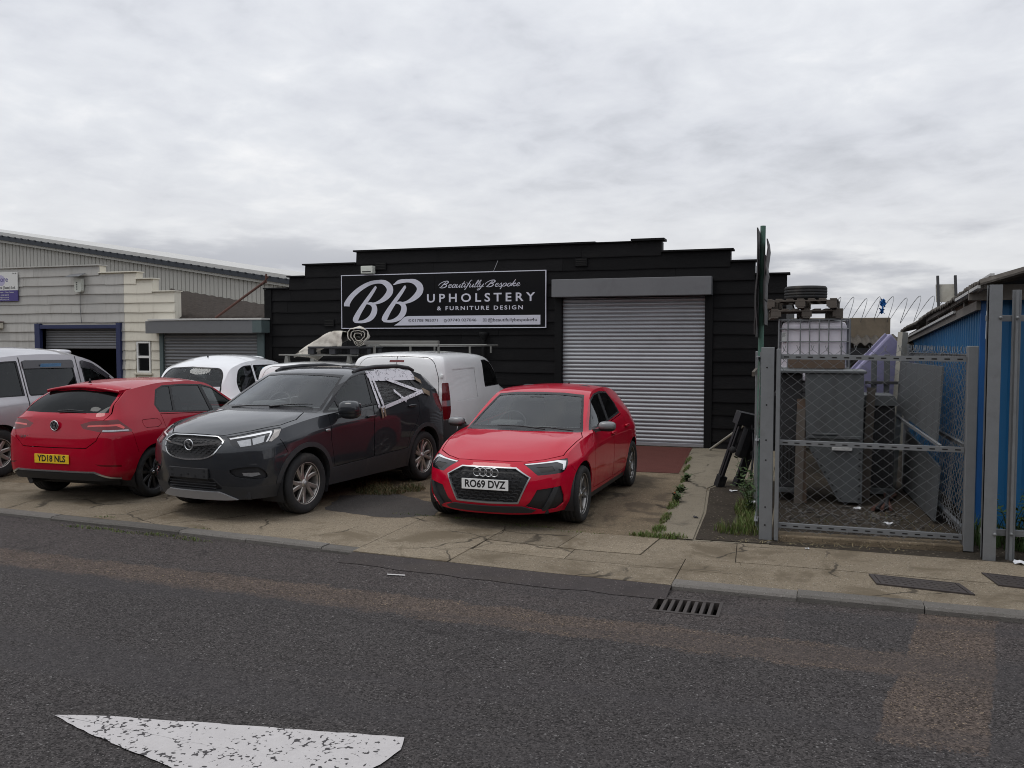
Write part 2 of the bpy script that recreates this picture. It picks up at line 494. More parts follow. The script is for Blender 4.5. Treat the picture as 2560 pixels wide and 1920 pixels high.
def road_mat():
    t = NT('asphalt')
    v = t.coords('world')
    sp = t.a('ShaderNodeSeparateXYZ'); t.l(v, sp.inputs[0])
    X, Y = sp.outputs[0], sp.outputs[1]
    wob = t.math('MULTIPLY', t.math('SUBTRACT', t.noise(v, 2.2, 6.0, 0.68), 0.5), 0.34)
    # worn brownish band along the kerb side
    yc = t.math('ADD', t.math('MULTIPLY', X, -0.040), 5.895)
    d1 = t.math('ABSOLUTE', t.math('ADD', t.math('SUBTRACT', Y, yc), wob))
    m1 = t.math('SUBTRACT', 1.0, t.ramp(d1, 0.15, 0.30))
    m1 = t.math('MULTIPLY', m1, t.math('SUBTRACT', 1.0, t.ramp(X, 0.55, 0.85)))
    # trench patch on the right
    xc = t.math('ADD', t.math('MULTIPLY', Y, 0.200), -0.315)
    d2 = t.math('ABSOLUTE', t.math('ADD', t.math('SUBTRACT', X, xc), t.math('MULTIPLY', wob, 0.45)))
    m2 = t.math('MULTIPLY', t.math('SUBTRACT', 1.0, t.ramp(d2, 0.245, 0.275)), t.ramp(t.math('ADD', Y, t.math('MULTIPLY', wob, 0.4)), 4.62, 4.78))
    m0 = t.math('MAXIMUM', m1, m2)
    dv = t.voro(v, 70.0); dc = t.a('ShaderNodeSeparateColor'); t.l(dv.outputs['Color'], dc.inputs[0])
    m = t.ramp(t.math('ADD', t.math('MULTIPLY', m0, 1.1), t.math('MULTIPLY', dc.outputs[2], 0.75)), 0.72, 1.15)
    # dustier strip next to the kerb
    me = t.ramp(t.math('ADD', t.math('SUBTRACT', Y, yc), wob), 0.10, 0.45)
    # newer dark rectangle beside the trench
    mn = t.math('MULTIPLY', t.math('MULTIPLY', t.ramp(X, -0.12, -0.10), t.math('SUBTRACT', 1.0, t.ramp(X, 0.78, 0.80))), t.math('MULTIPLY', t.ramp(Y, 6.02, 6.04), t.math('SUBTRACT', 1.0, t.ramp(Y, 6.86, 6.9))))
    big = t.noise(v, 0.22, 5.0, 0.6, 0.4); mid = t.noise(v, 2.6, 6.0, 0.7)
    c = t.mix(big, (0.044, 0.040, 0.040), (0.066, 0.060, 0.058))
    c = t.mix(t.math('MULTIPLY', me, 0.75), c, (0.070, 0.060, 0.057))
    c = t.mix(t.math('MULTIPLY', mn, 0.6), c, (0.050, 0.047, 0.047))
    c = t.mix(t.math('MULTIPLY', m, 0.70), c, (0.106, 0.081, 0.066))
    c = t.mix(t.math('MULTIPLY', t.ramp(mid, 0.42, 0.75), 0.35), c, (0.040, 0.036, 0.037))
    def stones(scale, thr, lo, hi):
        vo = t.voro(v, scale)
        rc = t.a('ShaderNodeSeparateColor'); t.l(vo.outputs['Color'], rc.inputs[0])
        nr = t.math('SUBTRACT', 1.0, t.ramp(vo.outputs['Distance'], lo, hi))
        return rc.outputs[0], rc.outputs[1], nr
    r1, r2, near = stones(95.0, 0, 0.2, 0.6)
    # every chipping has its own grey
    k = t.math('ADD', t.math('MULTIPLY', t.math('SUBTRACT', r1, 0.5), 1.25), 1.02)
    mu = t.a('ShaderNodeVectorMath', operation='SCALE'); t.l(c, mu.inputs[0]); t.l(k, mu.inputs[3]); c = mu.outputs[0]
    c = t.mix(t.math('MULTIPLY', t.math('MULTIPLY', t.math('GREATER_THAN', r2, 0.91), near), 0.8), c, t.mix(m, (0.21, 0.20, 0.195), (0.33, 0.25, 0.17)))
    q1, q2, qn = stones(34.0, 0, 0.14, 0.32)
    c = t.mix(t.math('MULTIPLY', t.math('MULTIPLY', t.math('GREATER_THAN', q2, 0.945), qn), 0.75), c, t.mix(m, (0.25, 0.24, 0.235), (0.36, 0.28, 0.19)))
    c = t.mix(t.math('MULTIPLY', t.math('MULTIPLY', t.math('LESS_THAN', q2, 0.10), qn), 0.6), c, (0.018, 0.016, 0.017))
    # tyre-polished lane, oil stains and a few wandering cracks
    lane = t.math('MULTIPLY', t.ramp(t.noise(t.coords('world', (0.12, 1.6, 1.0)), 1.0, 4.0, 0.6), 0.5, 0.62), 0.35)
    c = t.mix(lane, c, (0.058, 0.054, 0.056))
    st = t.math('MULTIPLY', t.ramp(t.noise(v, 1.15, 5.0, 0.6, 0.8), 0.66, 0.74), 0.55)
    c = t.mix(st, c, (0.022, 0.020, 0.021))
    wv = t.a('ShaderNodeVectorMath', operation='MULTIPLY_ADD')
    nn = t.a('ShaderNodeTexNoise'); t.l(v, nn.inputs['Vector']); nn.inputs['Scale'].default_value = 1.7; nn.inputs['Detail'].default_value = 6.0
    t.l(nn.outputs['Color'], wv.inputs[0]); wv.inputs[1].default_value = (0.9, 0.9, 0.0); t.l(v, wv.inputs[2])
    ve = t.a('ShaderNodeTexVoronoi', feature='DISTANCE_TO_EDGE'); t.l(wv.outputs[0], ve.inputs['Vector']); ve.inputs['Scale'].default_value = 0.42
    cr = t.math('MULTIPLY', t.math('SUBTRACT', 1.0, t.ramp(ve.outputs['Distance'], 0.001, 0.006)), t.ramp(t.noise(v, 0.5, 3.0), 0.46, 0.56))
    c = t.mix(t.math('MULTIPLY', cr, 0.40), c, (0.018, 0.016, 0.016))
    h = t.math('ADD', t.math('MULTIPLY', near, 0.7), t.math('ADD', t.math('MULTIPLY', t.noise(v, 210.0, 3.0, 0.7), 0.7), mid))
    t.principled(c, 0.86, 0.0, t.bump(h, 0.75, 0.008), 0.15)
road_mat()
grit('asphalt_edge', (0.070, 0.061, 0.060), (0.025, 0.022, 0.022), (0.24, 0.22, 0.20), 90, 0.05, 0.4, 0.25, 0.9, 0.7, tint=(0.085, 0.072, 0.062))
grit('asphalt_red', (0.110, 0.077, 0.062), (0.034, 0.027, 0.024), (0.36, 0.27, 0.18), 46, 0.14, 0.5, 0.22, 0.9, 0.8, tint=(0.08, 0.066, 0.06))
grit('asphalt_patch', (0.078, 0.071, 0.066), (0.02, 0.019, 0.019), (0.16, 0.15, 0.14), 70, 0.05, 0.6, 0.2, 0.85, 0.5)
grit('concrete_pave', (0.250, 0.208, 0.152), (0.07, 0.06, 0.048), (0.42, 0.37, 0.30), 70, 0.13, 0.5, 0.22, 0.92, 0.5, tint=(0.190, 0.154, 0.108), objvar=0.15, crack=0.9, stain=(0.135, 0.109, 0.076), stain_lo=0.50)
grit('concrete_yard', (0.212, 0.166, 0.112), (0.055, 0.045, 0.034), (0.40, 0.33, 0.24), 62, 0.13, 0.4, 0.26, 0.92, 0.6, tint=(0.150, 0.120, 0.082), crack=0.5, stain=(0.088, 0.070, 0.050), stain_lo=0.47)
grit('concrete_path', (0.235, 0.205, 0.155), (0.09, 0.08, 0.065), (0.30, 0.28, 0.24), 70, 0.06, 0.7, 0.16, 0.92, 0.4, crack=0.8, stain=(0.115, 0.10, 0.08))
grit('dirt', (0.052, 0.043, 0.033), (0.03, 0.025, 0.02), (0.22, 0.19, 0.15), 40, 0.07, 0.8, 0.3, 0.95, 0.9, stain=(0.035, 0.03, 0.024))
grit('red_screed', (0.105, 0.036, 0.029), (0.05, 0.02, 0.018), (0.20, 0.10, 0.08), 90, 0.05, 0.6, 0.15, 0.85, 0.3, stain=(0.075, 0.032, 0.027))
grit('kerb_stone', (0.150, 0.140, 0.128), (0.07, 0.065, 0.06), (0.26, 0.25, 0.23), 90, 0.08, 1.2, 0.14, 0.9, 0.4, objvar=0.18, stain=(0.085, 0.078, 0.068))
def marking_mat():
    t = NT('road_paint')
    v = t.coords('world')
    w = t.noise(v, 11.0, 5.0, 0.7, 0.3)
    vo = t.voro(v, 42.0)
    k = t.math('ADD', t.math('MULTIPLY', w, 0.75), t.math('MULTIPLY', vo.outputs['Distance'], 0.40))
    gm = t.noise(v, 1.7, 2.0, 0.5)
    k = t.math('ADD', k, t.math('MULTIPLY', gm, 0.28))
    ch = t.voro(t.coords('world', (0.75, 1.25, 1.0)), 40.0)
    cc = t.a('ShaderNodeSeparateColor'); t.l(ch.outputs['Color'], cc.inputs[0])
    lim = t.math('ADD', t.math('MULTIPLY', t.ramp(t.noise(v, 1.9, 4.0, 0.6), 0.50, 0.74), 0.32), 0.006)
    chip = t.math('MULTIPLY', t.math('LESS_THAN', cc.outputs[0], lim), t.math('SUBTRACT', 1.0, t.ramp(ch.outputs['Distance'], 0.36, 0.46)))
    worn = t.math('MAXIMUM', t.ramp(k, 0.83, 0.86), chip)
    c = t.mix(t.noise(v, 4.0, 4.0), (0.46, 0.44, 0.437), (0.57, 0.55, 0.547))
    c = t.mix(t.math('MULTIPLY', t.noise(v, 45.0, 4.0), 0.4), c, (0.30, 0.285, 0.28))
    c = t.mix(worn, c, (0.050, 0.046, 0.048))
    t.principled(c, 0.75, 0.0, t.bump(t.math('SUBTRACT', t.noise(v, 70.0, 4.0), worn), 0.4, 0.006), 0.35)
marking_mat()

EDGE = [(-40, 10.0), (-14, 8.08), (-8.85, 7.67), (-6.09, 7.47), (-4.03, 7.27), (-2.15, 7.13), (-0.81, 7.07), (0.37, 7.04), (1.52, 7.02), (6, 6.9), (40, 6.0)]
BACK = [(-40, 10.9), (-14, 9.6), (-10.75, 9.33), (-5.5, 9.20), (-3.1, 8.93), (-2.0, 8.72), (-1.0, 8.74), (-0.3, 8.80), (2, 8.75), (6, 8.6), (40, 7.6)]
def on(line, x):
    for (x0, y0), (x1, y1) in zip(line, line[1:]):
        if x0 <= x <= x1: return y0 + (y1 - y0) * (x - x0) / (x1 - x0)
ZR = -0.04
mb = MB(); mb.sheet([(-500, -500), (500, -500), (500, 500), (-500, 500)], -0.14)
tag(mb.build('ground', 'dirt'), kind='structure')
# road, with an opening for the gully
gx0, gx1, gy0, gy1 = -1.085, -0.565, 6.46, 6.84
mb = MB()
mb.sheet([(-60, -14), (60, -14), (60, gy0), (-60, gy0)], ZR)
mb.sheet([(-60, gy0), (gx0, gy0), (gx0, gy1), (-60, gy1)], ZR)
mb.sheet([(gx1, gy0), (60, gy0), (60, gy1), (gx1, gy1)], ZR)
xs = sorted({e[0] for e in EDGE} | {-3.98, -1.0})
for a, b in zip(xs, xs[1:]):
    mb.sheet([(a, gy1), (b, gy1), (b, on(EDGE, b) + 0.02), (a, on(EDGE, a) + 0.02)], ZR)
road = mb.build('road', 'asphalt', fix=False)
tag(road, kind='structure')
def rough_line(pts, step=0.22, amp=0.03, seed=1):
    rg = random.Random(seed); out = []
    for (x0, y0), (x1, y1) in zip(pts, pts[1:]):
        L = math.hypot(x1 - x0, y1 - y0); n = max(1, int(L / step))
        nx, ny = -(y1 - y0) / L, (x1 - x0) / L
        for i in range(n):
            k = i / n; d = rg.uniform(-amp, amp)
            out.append((x0 + (x1 - x0) * k + nx * d, y0 + (y1 - y0) * k + ny * d))
    out.append(pts[-1])
    return out
def strip(name, top, bot, z, mat, parent, seed=1, amp=0.03):
    a = rough_line(top, 0.25, amp, seed); b = rough_line(bot, 0.25, amp, seed + 50)
    n = 160
    def samp(l, t):
        d = [0]
        for p, q in zip(l, l[1:]): d.append(d[-1] + math.hypot(q[0] - p[0], q[1] - p[1]))
        s = t * d[-1]
        for i in range(len(l) - 1):
            if d[i + 1] >= s:
                k = (s - d[i]) / max(1e-9, d[i + 1] - d[i]); return (l[i][0] + (l[i + 1][0] - l[i][0]) * k, l[i][1] + (l[i + 1][1] - l[i][1]) * k)
        return l[-1]
    vs = [(*samp(a, i / n), z) for i in range(n + 1)] + [(*samp(b, i / n), z) for i in range(n + 1)]
    mb = MB(); mb.add(vs, [(n + 1 + i, n + 2 + i, i + 1, i) for i in range(n)])
    return mb.build(name, mat, parent, fix=False)
F = 1.025
# worn white arrow head
ar = rough_line([(-3.82, 3.60), (-3.60, 3.665), (-2.9, 3.79), (-1.905, 3.955), (-1.86, 3.83), (-1.885, 3.66), (-1.99, 3.40), (-2.05, 3.10), (-2.87, 3.335), (-3.46, 3.485), (-3.82, 3.60)], 0.05, 0.005, 4)
cx, cy = -2.4, 3.55
mb = MB()
for a, b in zip(ar, ar[1:]): mb.add([(cx, cy, ZR + 0.0085), (a[0], a[1], ZR + 0.0085), (b[0], b[1], ZR + 0.0085)], [(0, 2, 1)])
mb.build('arrow_marking', 'road_paint', road, fix=True)
for (x, y, w, h, sd) in ((-3.38, 6.72, .16, .03, 1), (-8.35, 7.0, .2, .03, 2), (-8.6, 6.0, .25, .035, 3)):
    mb = MB(); mb.sheet([(x, y), (x + w, y + .02), (x + w - .02, y + h + .02), (x - .02, y + h)], ZR + 0.010)
    mb.build('paint_fleck', 'road_paint', road, fix=False)
# gully
pit = MB()
pit.box(gx0 - .03, gx1 + .03, gy0 - .03, gy1 + .03, -0.6, -0.58)
for a in ((gx0 - .03, gx0, gy0 - .03, gy1 + .03), (gx1, gx1 + .03, gy0 - .03, gy1 + .03), (gx0, gx1, gy0 - .03, gy0), (gx0, gx1, gy1, gy1 + .03)): pit.box(*a, -0.58, -0.056)
pm('pit_dark', (0.012, 0.011, 0.010), 0.9)
pm('cast_iron', (0.060, 0.050, 0.047), 0.62, 0.35, var=0.3, vs=8, bump=0.3, bs=60, dirt=(0.09, 0.075, 0.06), damt=0.4, ds=6, coords='world')
gr = empty('drain_grate', ((gx0 + gx1) / 2, (gy0 + gy1) / 2, ZR))
tag(gr, 'rusty iron slotted drain grate set in the road beside the kerb', 'drain')
gw, gh = gx1 - gx0, gy1 - gy0
mb = MB(); f = .035
mb.box(-gw / 2, gw / 2, -gh / 2, -gh / 2 + f, -.05, .004); mb.box(-gw / 2, gw / 2, gh / 2 - f, gh / 2, -.05, .004)
mb.box(-gw / 2, -gw / 2 + f * .7, -gh / 2 + f, gh / 2 - f, -.05, .004); mb.box(gw / 2 - f * .7, gw / 2, -gh / 2 + f, gh / 2 - f, -.05, .004)
mb.build('frame', 'cast_iron', gr)
for i in range(7):
    mb = MB(); x = -gw / 2 + f * .7 + (gw - 1.4 * f) * (i + 1) / 8 + .004
    mb.bbox(x - .0145, x + .0145, -gh / 2 + f, gh / 2 - f, -.05, .002, .004); mb.build('bar', 'cast_iron', gr)
po = pit.build('gully_pit', 'pit_dark', gr); po.location = (-gr.location[0], -gr.location[1], -gr.location[2])
# kerb stones
kerb = empty('kerb', (0, 0, 0)); tag(kerb, kind='structure')
def kerb_run(x0, x1, L, ztop, w=0.145):
    x = x0
    while x < x1 - 0.05:
        e = min(x + L * rnd.uniform(.92, 1.06), x1)
        p = Vector((x + .003, on(EDGE, x) - .004, 0)); q = Vector((e - .003, on(EDGE, e) - .004, 0))
        d = (q - p).normalized(); n = Vector((-d.y, d.x, 0))
        dz = rnd.uniform(-.008, .006)
        mb = MB()
        A, Bq = p - n * .0, q - n * .0
        h = ztop + dz
        prof = [(0.0, ZR - .08), (0.0, h - .018), (.018, h), (w, h + .002), (w, ZR - .08)]
        vs = [A + n * a + Vector((0, 0, z)) for a, z in prof] + [Bq + n * a + Vector((0, 0, z)) for a, z in prof]
        mb.add(vs, [(0, 1, 2, 3, 4), (9, 8, 7, 6, 5)] + [(i, i + 5, (i + 1) % 5 + 5, (i + 1) % 5) for i in range(5)])
        mb.build('kerb_stone', 'kerb_stone', kerb)
        x = e
kerb_run(-26, -4.02, .92, 0.004)
kerb_run(-1.0, 9.0, .92, 0.012, .16)
# dropped crossing: tarmac fillet
mb = MB()
xs2 = [-4.02 + (3.02) * i / 14 for i in range(15)]
vs = [(x, on(EDGE, x) - .30 + rnd.uniform(-.03, .03), ZR + .0045) for x in xs2] + [(x, on(EDGE, x) + .03, -.004) for x in xs2]
mb.add(vs, [(i, i + 1, 16 + i, 15 + i) for i in range(14)], True)
mb.build('crossing_ramp', 'asphalt_edge', road, fix=False)
# pavement slabs
pave = empty('pavement', (0, 0, 0)); tag(pave, kind='structure')
def slab(x0, x1, a, b, x0b=None, x1b=None, z=0.0, name='slab'):
    """a: function x->front y; b: function x->back y"""
    x0b = x0 if x0b is None else x0b; x1b = x1 if x1b is None else x1b
    g = .004; n = 6
    fr = [(x0 + g + (x1 - x0 - 2 * g) * i / n) for i in range(n + 1)]
    bk = [(x0b + g + (x1b - x0b - 2 * g) * i / n) for i in range(n + 1)]
    dz = rnd.uniform(-.006, .004)
    top = [(x, a(x) + g, z + dz) for x in fr] + [(x, b(x) - g, z + dz) for x in bk]
    m = n + 1
    vs = top + [(x, y, -.12) for x, y, _ in top]
    fs = [(i, i + 1, m + i + 1, m + i) for i in range(n)] + [(2 * m + i, i, m + i - m, i) for i in ()]
    for i in range(n):
        fs.append((i, 2 * m + i, 2 * m + i + 1, i + 1)); fs.append((m + i, m + i + 1, 3 * m + i + 1, 3 * m + i))
    fs.append((0, m, 3 * m, 2 * m)); fs.append((n, 2 * m + n, 3 * m + n, m + n))
    mb = MB(); mb.add(vs, fs); mb.build(name, 'concrete_pave', pave)
eo = lambda w: (lambda x: on(EDGE, x) + w)
bk = lambda x: on(BACK, x)
md = lambda k: (lambda x: on(EDGE, x) + .15 + (on(BACK, x) - on(EDGE, x) - .15) * k)
for a, b in zip([-34, -26, -20, -14.5, -10.6, -6.9], [-26, -20, -14.5, -10.6, -6.9, -4.02]): slab(a, b, eo(.146), bk)
slab(-4.02, -3.02, eo(.0), bk, -4.02, -2.95)
slab(-3.02, -1.0, eo(.0), md(.24))
slab(-2.98, -2.05, md(.24), md(.50)); slab(-2.05, -1.0, md(.24), md(.50))
slab(-2.98, -2.22, md(.50), bk, -2.95, -2.16); slab(-2.22, -1.42, md(.50), bk, -2.16, -1.35); slab(-1.42, -.56, md(.50), bk, -1.35, -.60)
slab(-1.0, -.46, eo(.165), md(.24)); slab(-1.0, -.46, md(.24), md(.50), -1.0, -.52)
slab(-.46, 2.1, eo(.165), md(.50), -.52, 2.1); slab(-.56, 2.6, md(.50), bk, -.60, 2.6); slab(2.1, 4.6, eo(.165), md(.50)); slab(2.6, 7, md(.50), bk); slab(4.6, 9, eo(.165), md(.50)); slab(9, 30, eo(0), bk); slab(7, 9, md(.50), bk)
mb = MB()
xj = [-34 + 64 * i / 128 for i in range(129)]
mb.add([(x, on(EDGE, x) + .1, -.011) for x in xj] + [(x, on(BACK, x) + .02, -.011) for x in xj], [(i, i + 1, 130 + i, 129 + i) for i in range(128)])
mb.build('joint_filler', 'dirt', pave, fix=False)
# forecourt
def sheet(name, poly, z, mat, parent=None, structure=True):
    mb = MB(); mb.sheet(poly, z); o = mb.build(name, mat, parent, fix=False)
    if parent is None and structure: tag(o, kind='structure')
    return o
fy = [(x, on(BACK, x)) for x in (-40, -14, -10.75, -5.5, -3.1, -2.0, -1.2)]
yard = sheet('forecourt', fy + [(-1.2, 16.6), (-40, 16.6)], -0.003, 'concrete_yard')
sheet('lane', [(-1.2, 8.74), (-.3, 8.80), (-.3, 16.6), (-1.2, 16.6)], -0.006, 'concrete_path')
sheet('compound_ground', [(-.3, 8.80), (2, 8.75), (6, 8.6), (12, 8.4), (12, 30), (-.3, 30)], -0.008, 'dirt')
sheet('tarmac_patch', rough_line([(-5.32, 8.95), (-5.61, 9.83), (-5.0, 10.2), (-4.2, 9.75), (-3.94, 9.03), (-4.44, 8.75), (-5.32, 8.95)], .15, .03, 8)[:-1][::-1], 0.003, 'asphalt_patch', yard)
sheet('red_apron', [(-4.55, 13.0), (-1.76, 13.12), (-1.95, 16.35), (-4.6, 16.35)], 0.003, 'red_screed', yard)
sheet('path_strip', [(-1.40, 8.76), (-1.03, 8.76), (-1.08, 10.2), (-1.22, 11.9), (-1.05, 12.6), (-.42, 12.9), (-.42, 16.35), (-1.93, 16.35), (-1.90, 15.6), (-1.62, 12.5)], 0.005, 'concrete_path', yard)
sheet('lane_dirt', [(-1.01, 8.80), (-.32, 8.82), (-.32, 12.85), (-1.0, 12.55), (-1.18, 11.9), (-1.05, 10.2)], 0.001, 'dirt', yard)
# inspection covers
def cover(pts, label, frame=False):
    c = Vector((sum(p[0] for p in pts) / 4, sum(p[1] for p in pts) / 4, 0))
    e = empty('utility_cover', c); tag(e, label, 'manhole cover', 'iron covers in the pavement')
    P = [Vector((p[0], p[1], 0)) - c for p in pts]
    mb = MB()
    inn = [p * .9 for p in P]
    vs = [p + Vector((0, 0, .009)) for p in P] + [p + Vector((0, 0, .009)) for p in inn] + [p + Vector((0, 0, .004)) for p in inn] + [p + Vector((0, 0, -.05)) for p in P]
    fs = [(i, (i + 1) % 4, (i + 1) % 4 + 4, i + 4) for i in range(4)] + [(i + 4, (i + 1) % 4 + 4, (i + 1) % 4 + 8, i + 8) for i in range(4)] + [(i, i + 12, (i + 1) % 4 + 12, (i + 1) % 4) for i in range(4)]
    mb.add(vs, fs); mb.build('frame', 'cast_iron', e)
    mb = MB(); q = [p * .88 for p in P]
    mb.add([p + Vector((0, 0, .0075)) for p in q] + [p + Vector((0, 0, -.04)) for p in q], [(0, 1, 2, 3)] + [(i, i + 4, (i + 1) % 4 + 4, (i + 1) % 4) for i in range(4)])
    mb.build('lid', 'concrete_pave' if frame else 'cast_iron', e)
    if not frame:
        mb = MB()
        for i in range(1, 13):
            for j in range(1, 5):
                a = q[0].lerp(q[1], i / 13); b = q[3].lerp(q[2], i / 13); m = a.lerp(b, j / 5)
                mb.box(m.x - .012, m.x + .012, m.y - .008, m.y + .008, .0072, .0105)
        tag(mb.build('tread_stud', 'cast_iron', e), kind='stuff')
cover([(.585, 7.62), (1.29, 7.53), (1.225, 7.84), (.545, 7.92)], 'plain rectangular iron cover in the pavement near the right edge')
cover([(1.52, 7.89), (2.15, 7.78), (2.1, 8.15), (1.46, 8.27)], 'recessed cover with concrete infill, cut off by the right edge')
# ================================================================== buildings
pm('black_board', (0.0088, 0.0086, 0.0092), 0.7, var=0.30, vs=2.0, spec=0.12, objvar=0.30, bump=0.6, bs=22, bd=0.006, coords='world', cs=(1, 1, 2.5), dirt=(0.016, 0.0155, 0.015), damt=0.35, ds=3.0)
pm('black_trim', (0.008, 0.008, 0.0085), 0.65, spec=0.15, var=0.2, coords='world')
pm('grey_board', (0.44, 0.43, 0.405), 0.75, var=0.10, vs=1.4, bump=0.5, bs=26, bd=0.004, coords='world', dirt=(0.24, 0.228, 0.205), damt=0.42, ds=2.2, streak=True, objvar=0.06)
pm('cream_board', (0.66, 0.625, 0.53), 0.72, var=0.07, vs=1.4, bump=0.5, bs=26, bd=0.004, coords='world', dirt=(0.37, 0.335, 0.265), damt=0.32, ds=2.6, streak=True, objvar=0.05)
pm('galv', (0.40, 0.41, 0.43), 0.42, 0.55, var=0.10, vs=5, coords='object', dirt=(0.24, 0.24, 0.245), damt=0.35, ds=4)
pm('galv_box', (0.165, 0.168, 0.175), 0.55, 0.35, var=0.10, vs=2.2, coords='world', dirt=(0.115, 0.115, 0.12), damt=0.4, ds=2)
pm('galv_slat', (0.36, 0.37, 0.39), 0.48, 0.55, var=0.06, vs=3, coords='world', dirt=(0.26, 0.265, 0.275), damt=0.4, ds=1.2, objvar=0.10)
pm('old_slat', (0.20, 0.205, 0.215), 0.5, 0.5, var=0.12, vs=3, coords='world', dirt=(0.17, 0.17, 0.17), damt=0.45, ds=1.4)
pm('green_trim', (0.085, 0.115, 0.115), 0.6, 0.1, var=0.15, coords='world')
pm('blue_frame', (0.016, 0.024, 0.085), 0.5, var=0.15, coords='world', dirt=(0.03, 0.04, 0.08), damt=0.3)
pm('white_upvc', (0.72, 0.72, 0.70), 0.4, var=0.04)
pm('dark_room', (0.02, 0.02, 0.02), 0.9)
pm('clad_sheet', (0.42, 0.41, 0.375), 0.55, 0.1, var=0.07, vs=.6, coords='world', dirt=(0.24, 0.23, 0.20), damt=0.35, ds=.6, streak=True)
pm('verge_dark', (0.030, 0.036, 0.046), 0.5, 0.2, var=0.15, coords='world')
pm('roof_light', (0.52, 0.515, 0.495), 0.6, 0.05, var=0.08, coords='world', dirt=(0.42, 0.41, 0.37), damt=0.4, ds=1.0)
pm('asbestos', (0.062, 0.053, 0.047), 0.95, var=0.55, vs=9, spec=0.03, bump=0.9, bs=30, bd=0.01, coords='world', dirt=(0.22, 0.21, 0.19), damt=0.12, ds=16)
pm('rusty', (0.115, 0.055, 0.042), 0.8, 0.2, var=0.35, vs=14, bump=0.4, bs=60)
pm('sign_black', (0.008, 0.008, 0.009), 0.30, var=0.05, spec=0.12)
pm('sign_silver', (0.56, 0.56, 0.63), 0.5, var=0.03)
pm('sign_white', (0.66, 0.66, 0.64), 0.5, var=0.04)
pm('sign_purple', (0.060, 0.045, 0.200), 0.5, var=0.06)
pm('old_plastic', (0.60, 0.62, 0.56), 0.5, var=0.06, dirt=(0.25, 0.22, 0.15), damt=0.3, ds=9)

FY = 16.40
def board(parent, x0, x1, z0, z1, yf, mat, proud=0.034, seed=0, wav=0.008, name='board'):
    """one weatherboard: thick uneven bottom edge, thin top"""
    rg = random.Random(seed); n = max(2, int((x1 - x0) / 0.45))
    vs = []
    bow = rg.uniform(-.003, .003); tip = rg.uniform(-.004, .004); dp = rg.uniform(-.004, .006)
    for i in range(n + 1):
        x = x0 + .002 + (x1 - x0 - .004) * i / n
        w = rg.uniform(-wav, wav) + bow * math.sin(math.pi * i / n) + tip * (i / n - .5)
        vs += [(x, yf, z0 + w - .016), (x, yf - proud - dp, z0 + w - .016), (x, yf - proud - dp - .001, z0 + w), (x, yf - .012, z1), (x, yf, z1)]
    fs = []
    for i in range(n):
        o = i * 5
        for k in range(4): fs.append((o + k, o + k + 5, o + k + 6, o + k + 1))
    fs += [(0, 1, 2, 3, 4), tuple(n * 5 + k for k in (4, 3, 2, 1, 0))]
    mb = MB(); mb.add(vs, fs)
    return mb.build(name, mat, parent)

def clad(parent, rows, h, prof, opens, yf, mats, maxlen, seed, zmin=0.0):
    """rows: list of row tops; prof(x) height of the parapet; opens: (x0,x1,z0,z1); mats: list of (x_limit, mat)"""
    rg = random.Random(seed)
    X = [p[0] for p in prof]
    for k, zt in enumerate(rows):
        zb = max(zmin, zt - h)
        spans = []
        for (x0, zz), (x1, _) in zip(prof, prof[1:]):
            if zz >= zt - .06:
                if spans and abs(spans[-1][1] - x0) < 1e-6: spans[-1][1] = x1
                else: spans.append([x0, x1])
        for (o0, o1, oz0, oz1) in opens:
            if zb < oz1 - .05 and zt > oz0 + .05:
                ns = []
                for a, b in spans:
                    if o1 <= a or o0 >= b: ns.append([a, b])
                    else:
                        if o0 > a: ns.append([a, o0])
                        if o1 < b: ns.append([o1, b])
                spans = ns
        for a, b in spans:
            cuts = [a]; x = a + rg.uniform(.5, maxlen)
            while x < b - .5: cuts.append(x); x += rg.uniform(.75, 1.0) * maxlen
            for lim, _ in mats[:-1]:
                if a < lim < b: cuts = sorted([c for c in cuts if abs(c - lim) > .4 or c == a] + [lim])
            cuts.append(b)
            for c, d in zip(cuts, cuts[1:]):
                if d - c < .06: continue
                m = next(mm for lim, mm in mats if (c + d) / 2 < lim)
                board(parent, c, d, zb, zt + .004, yf, m, seed=rg.randrange(10**6))

def shutter(parent, x0, x1, z0, z1, y, pitch, mat, rail='galv', depth=.02):
    """roller shutter: each slat its own piece"""
    n = int((z1 - z0 - .07) / pitch)
    mb = MB()
    prof = [(-.004, 0), (-.012, .10), (-.018, .28), (-.0195, .45), (-.017, .62), (-.010, .78), (-.003, .86), (0.0, .92), (-.003, 1.0)]
    p = [(a, b * pitch) for a, b in prof]; m = len(p)
    w = x1 - x0
    vs = [(0, a, b) for a, b in p] + [(w, a, b) for a, b in p]
    mb.add(vs, [(i, i + m, i + m + 1, i + 1) for i in range(m - 1)], True)
    me = mb.mesh('slat', mat)
    for i in range(n):
        o = obj('slat', me, parent)
        o.location = (x0, y + rnd.uniform(-.0012, .0012), z0 + .07 + i * pitch)
        o.rotation_euler = (R(rnd.uniform(-1.5, 1.5)), R(rnd.uniform(-.03, .03)), 0)
    b = MB(); b.bbox(x0, x1, y - .03, y + .02, z0, z0 + .068, .006); b.build('bottom_rail', rail, parent)
    zz = z0 + .07 + n * pitch
    if z1 > zz + .005:
        b = MB(); b.box(x0, x1, y + .0, y + .01, zz - .01, z1); b.build('shutter_top', mat, parent)

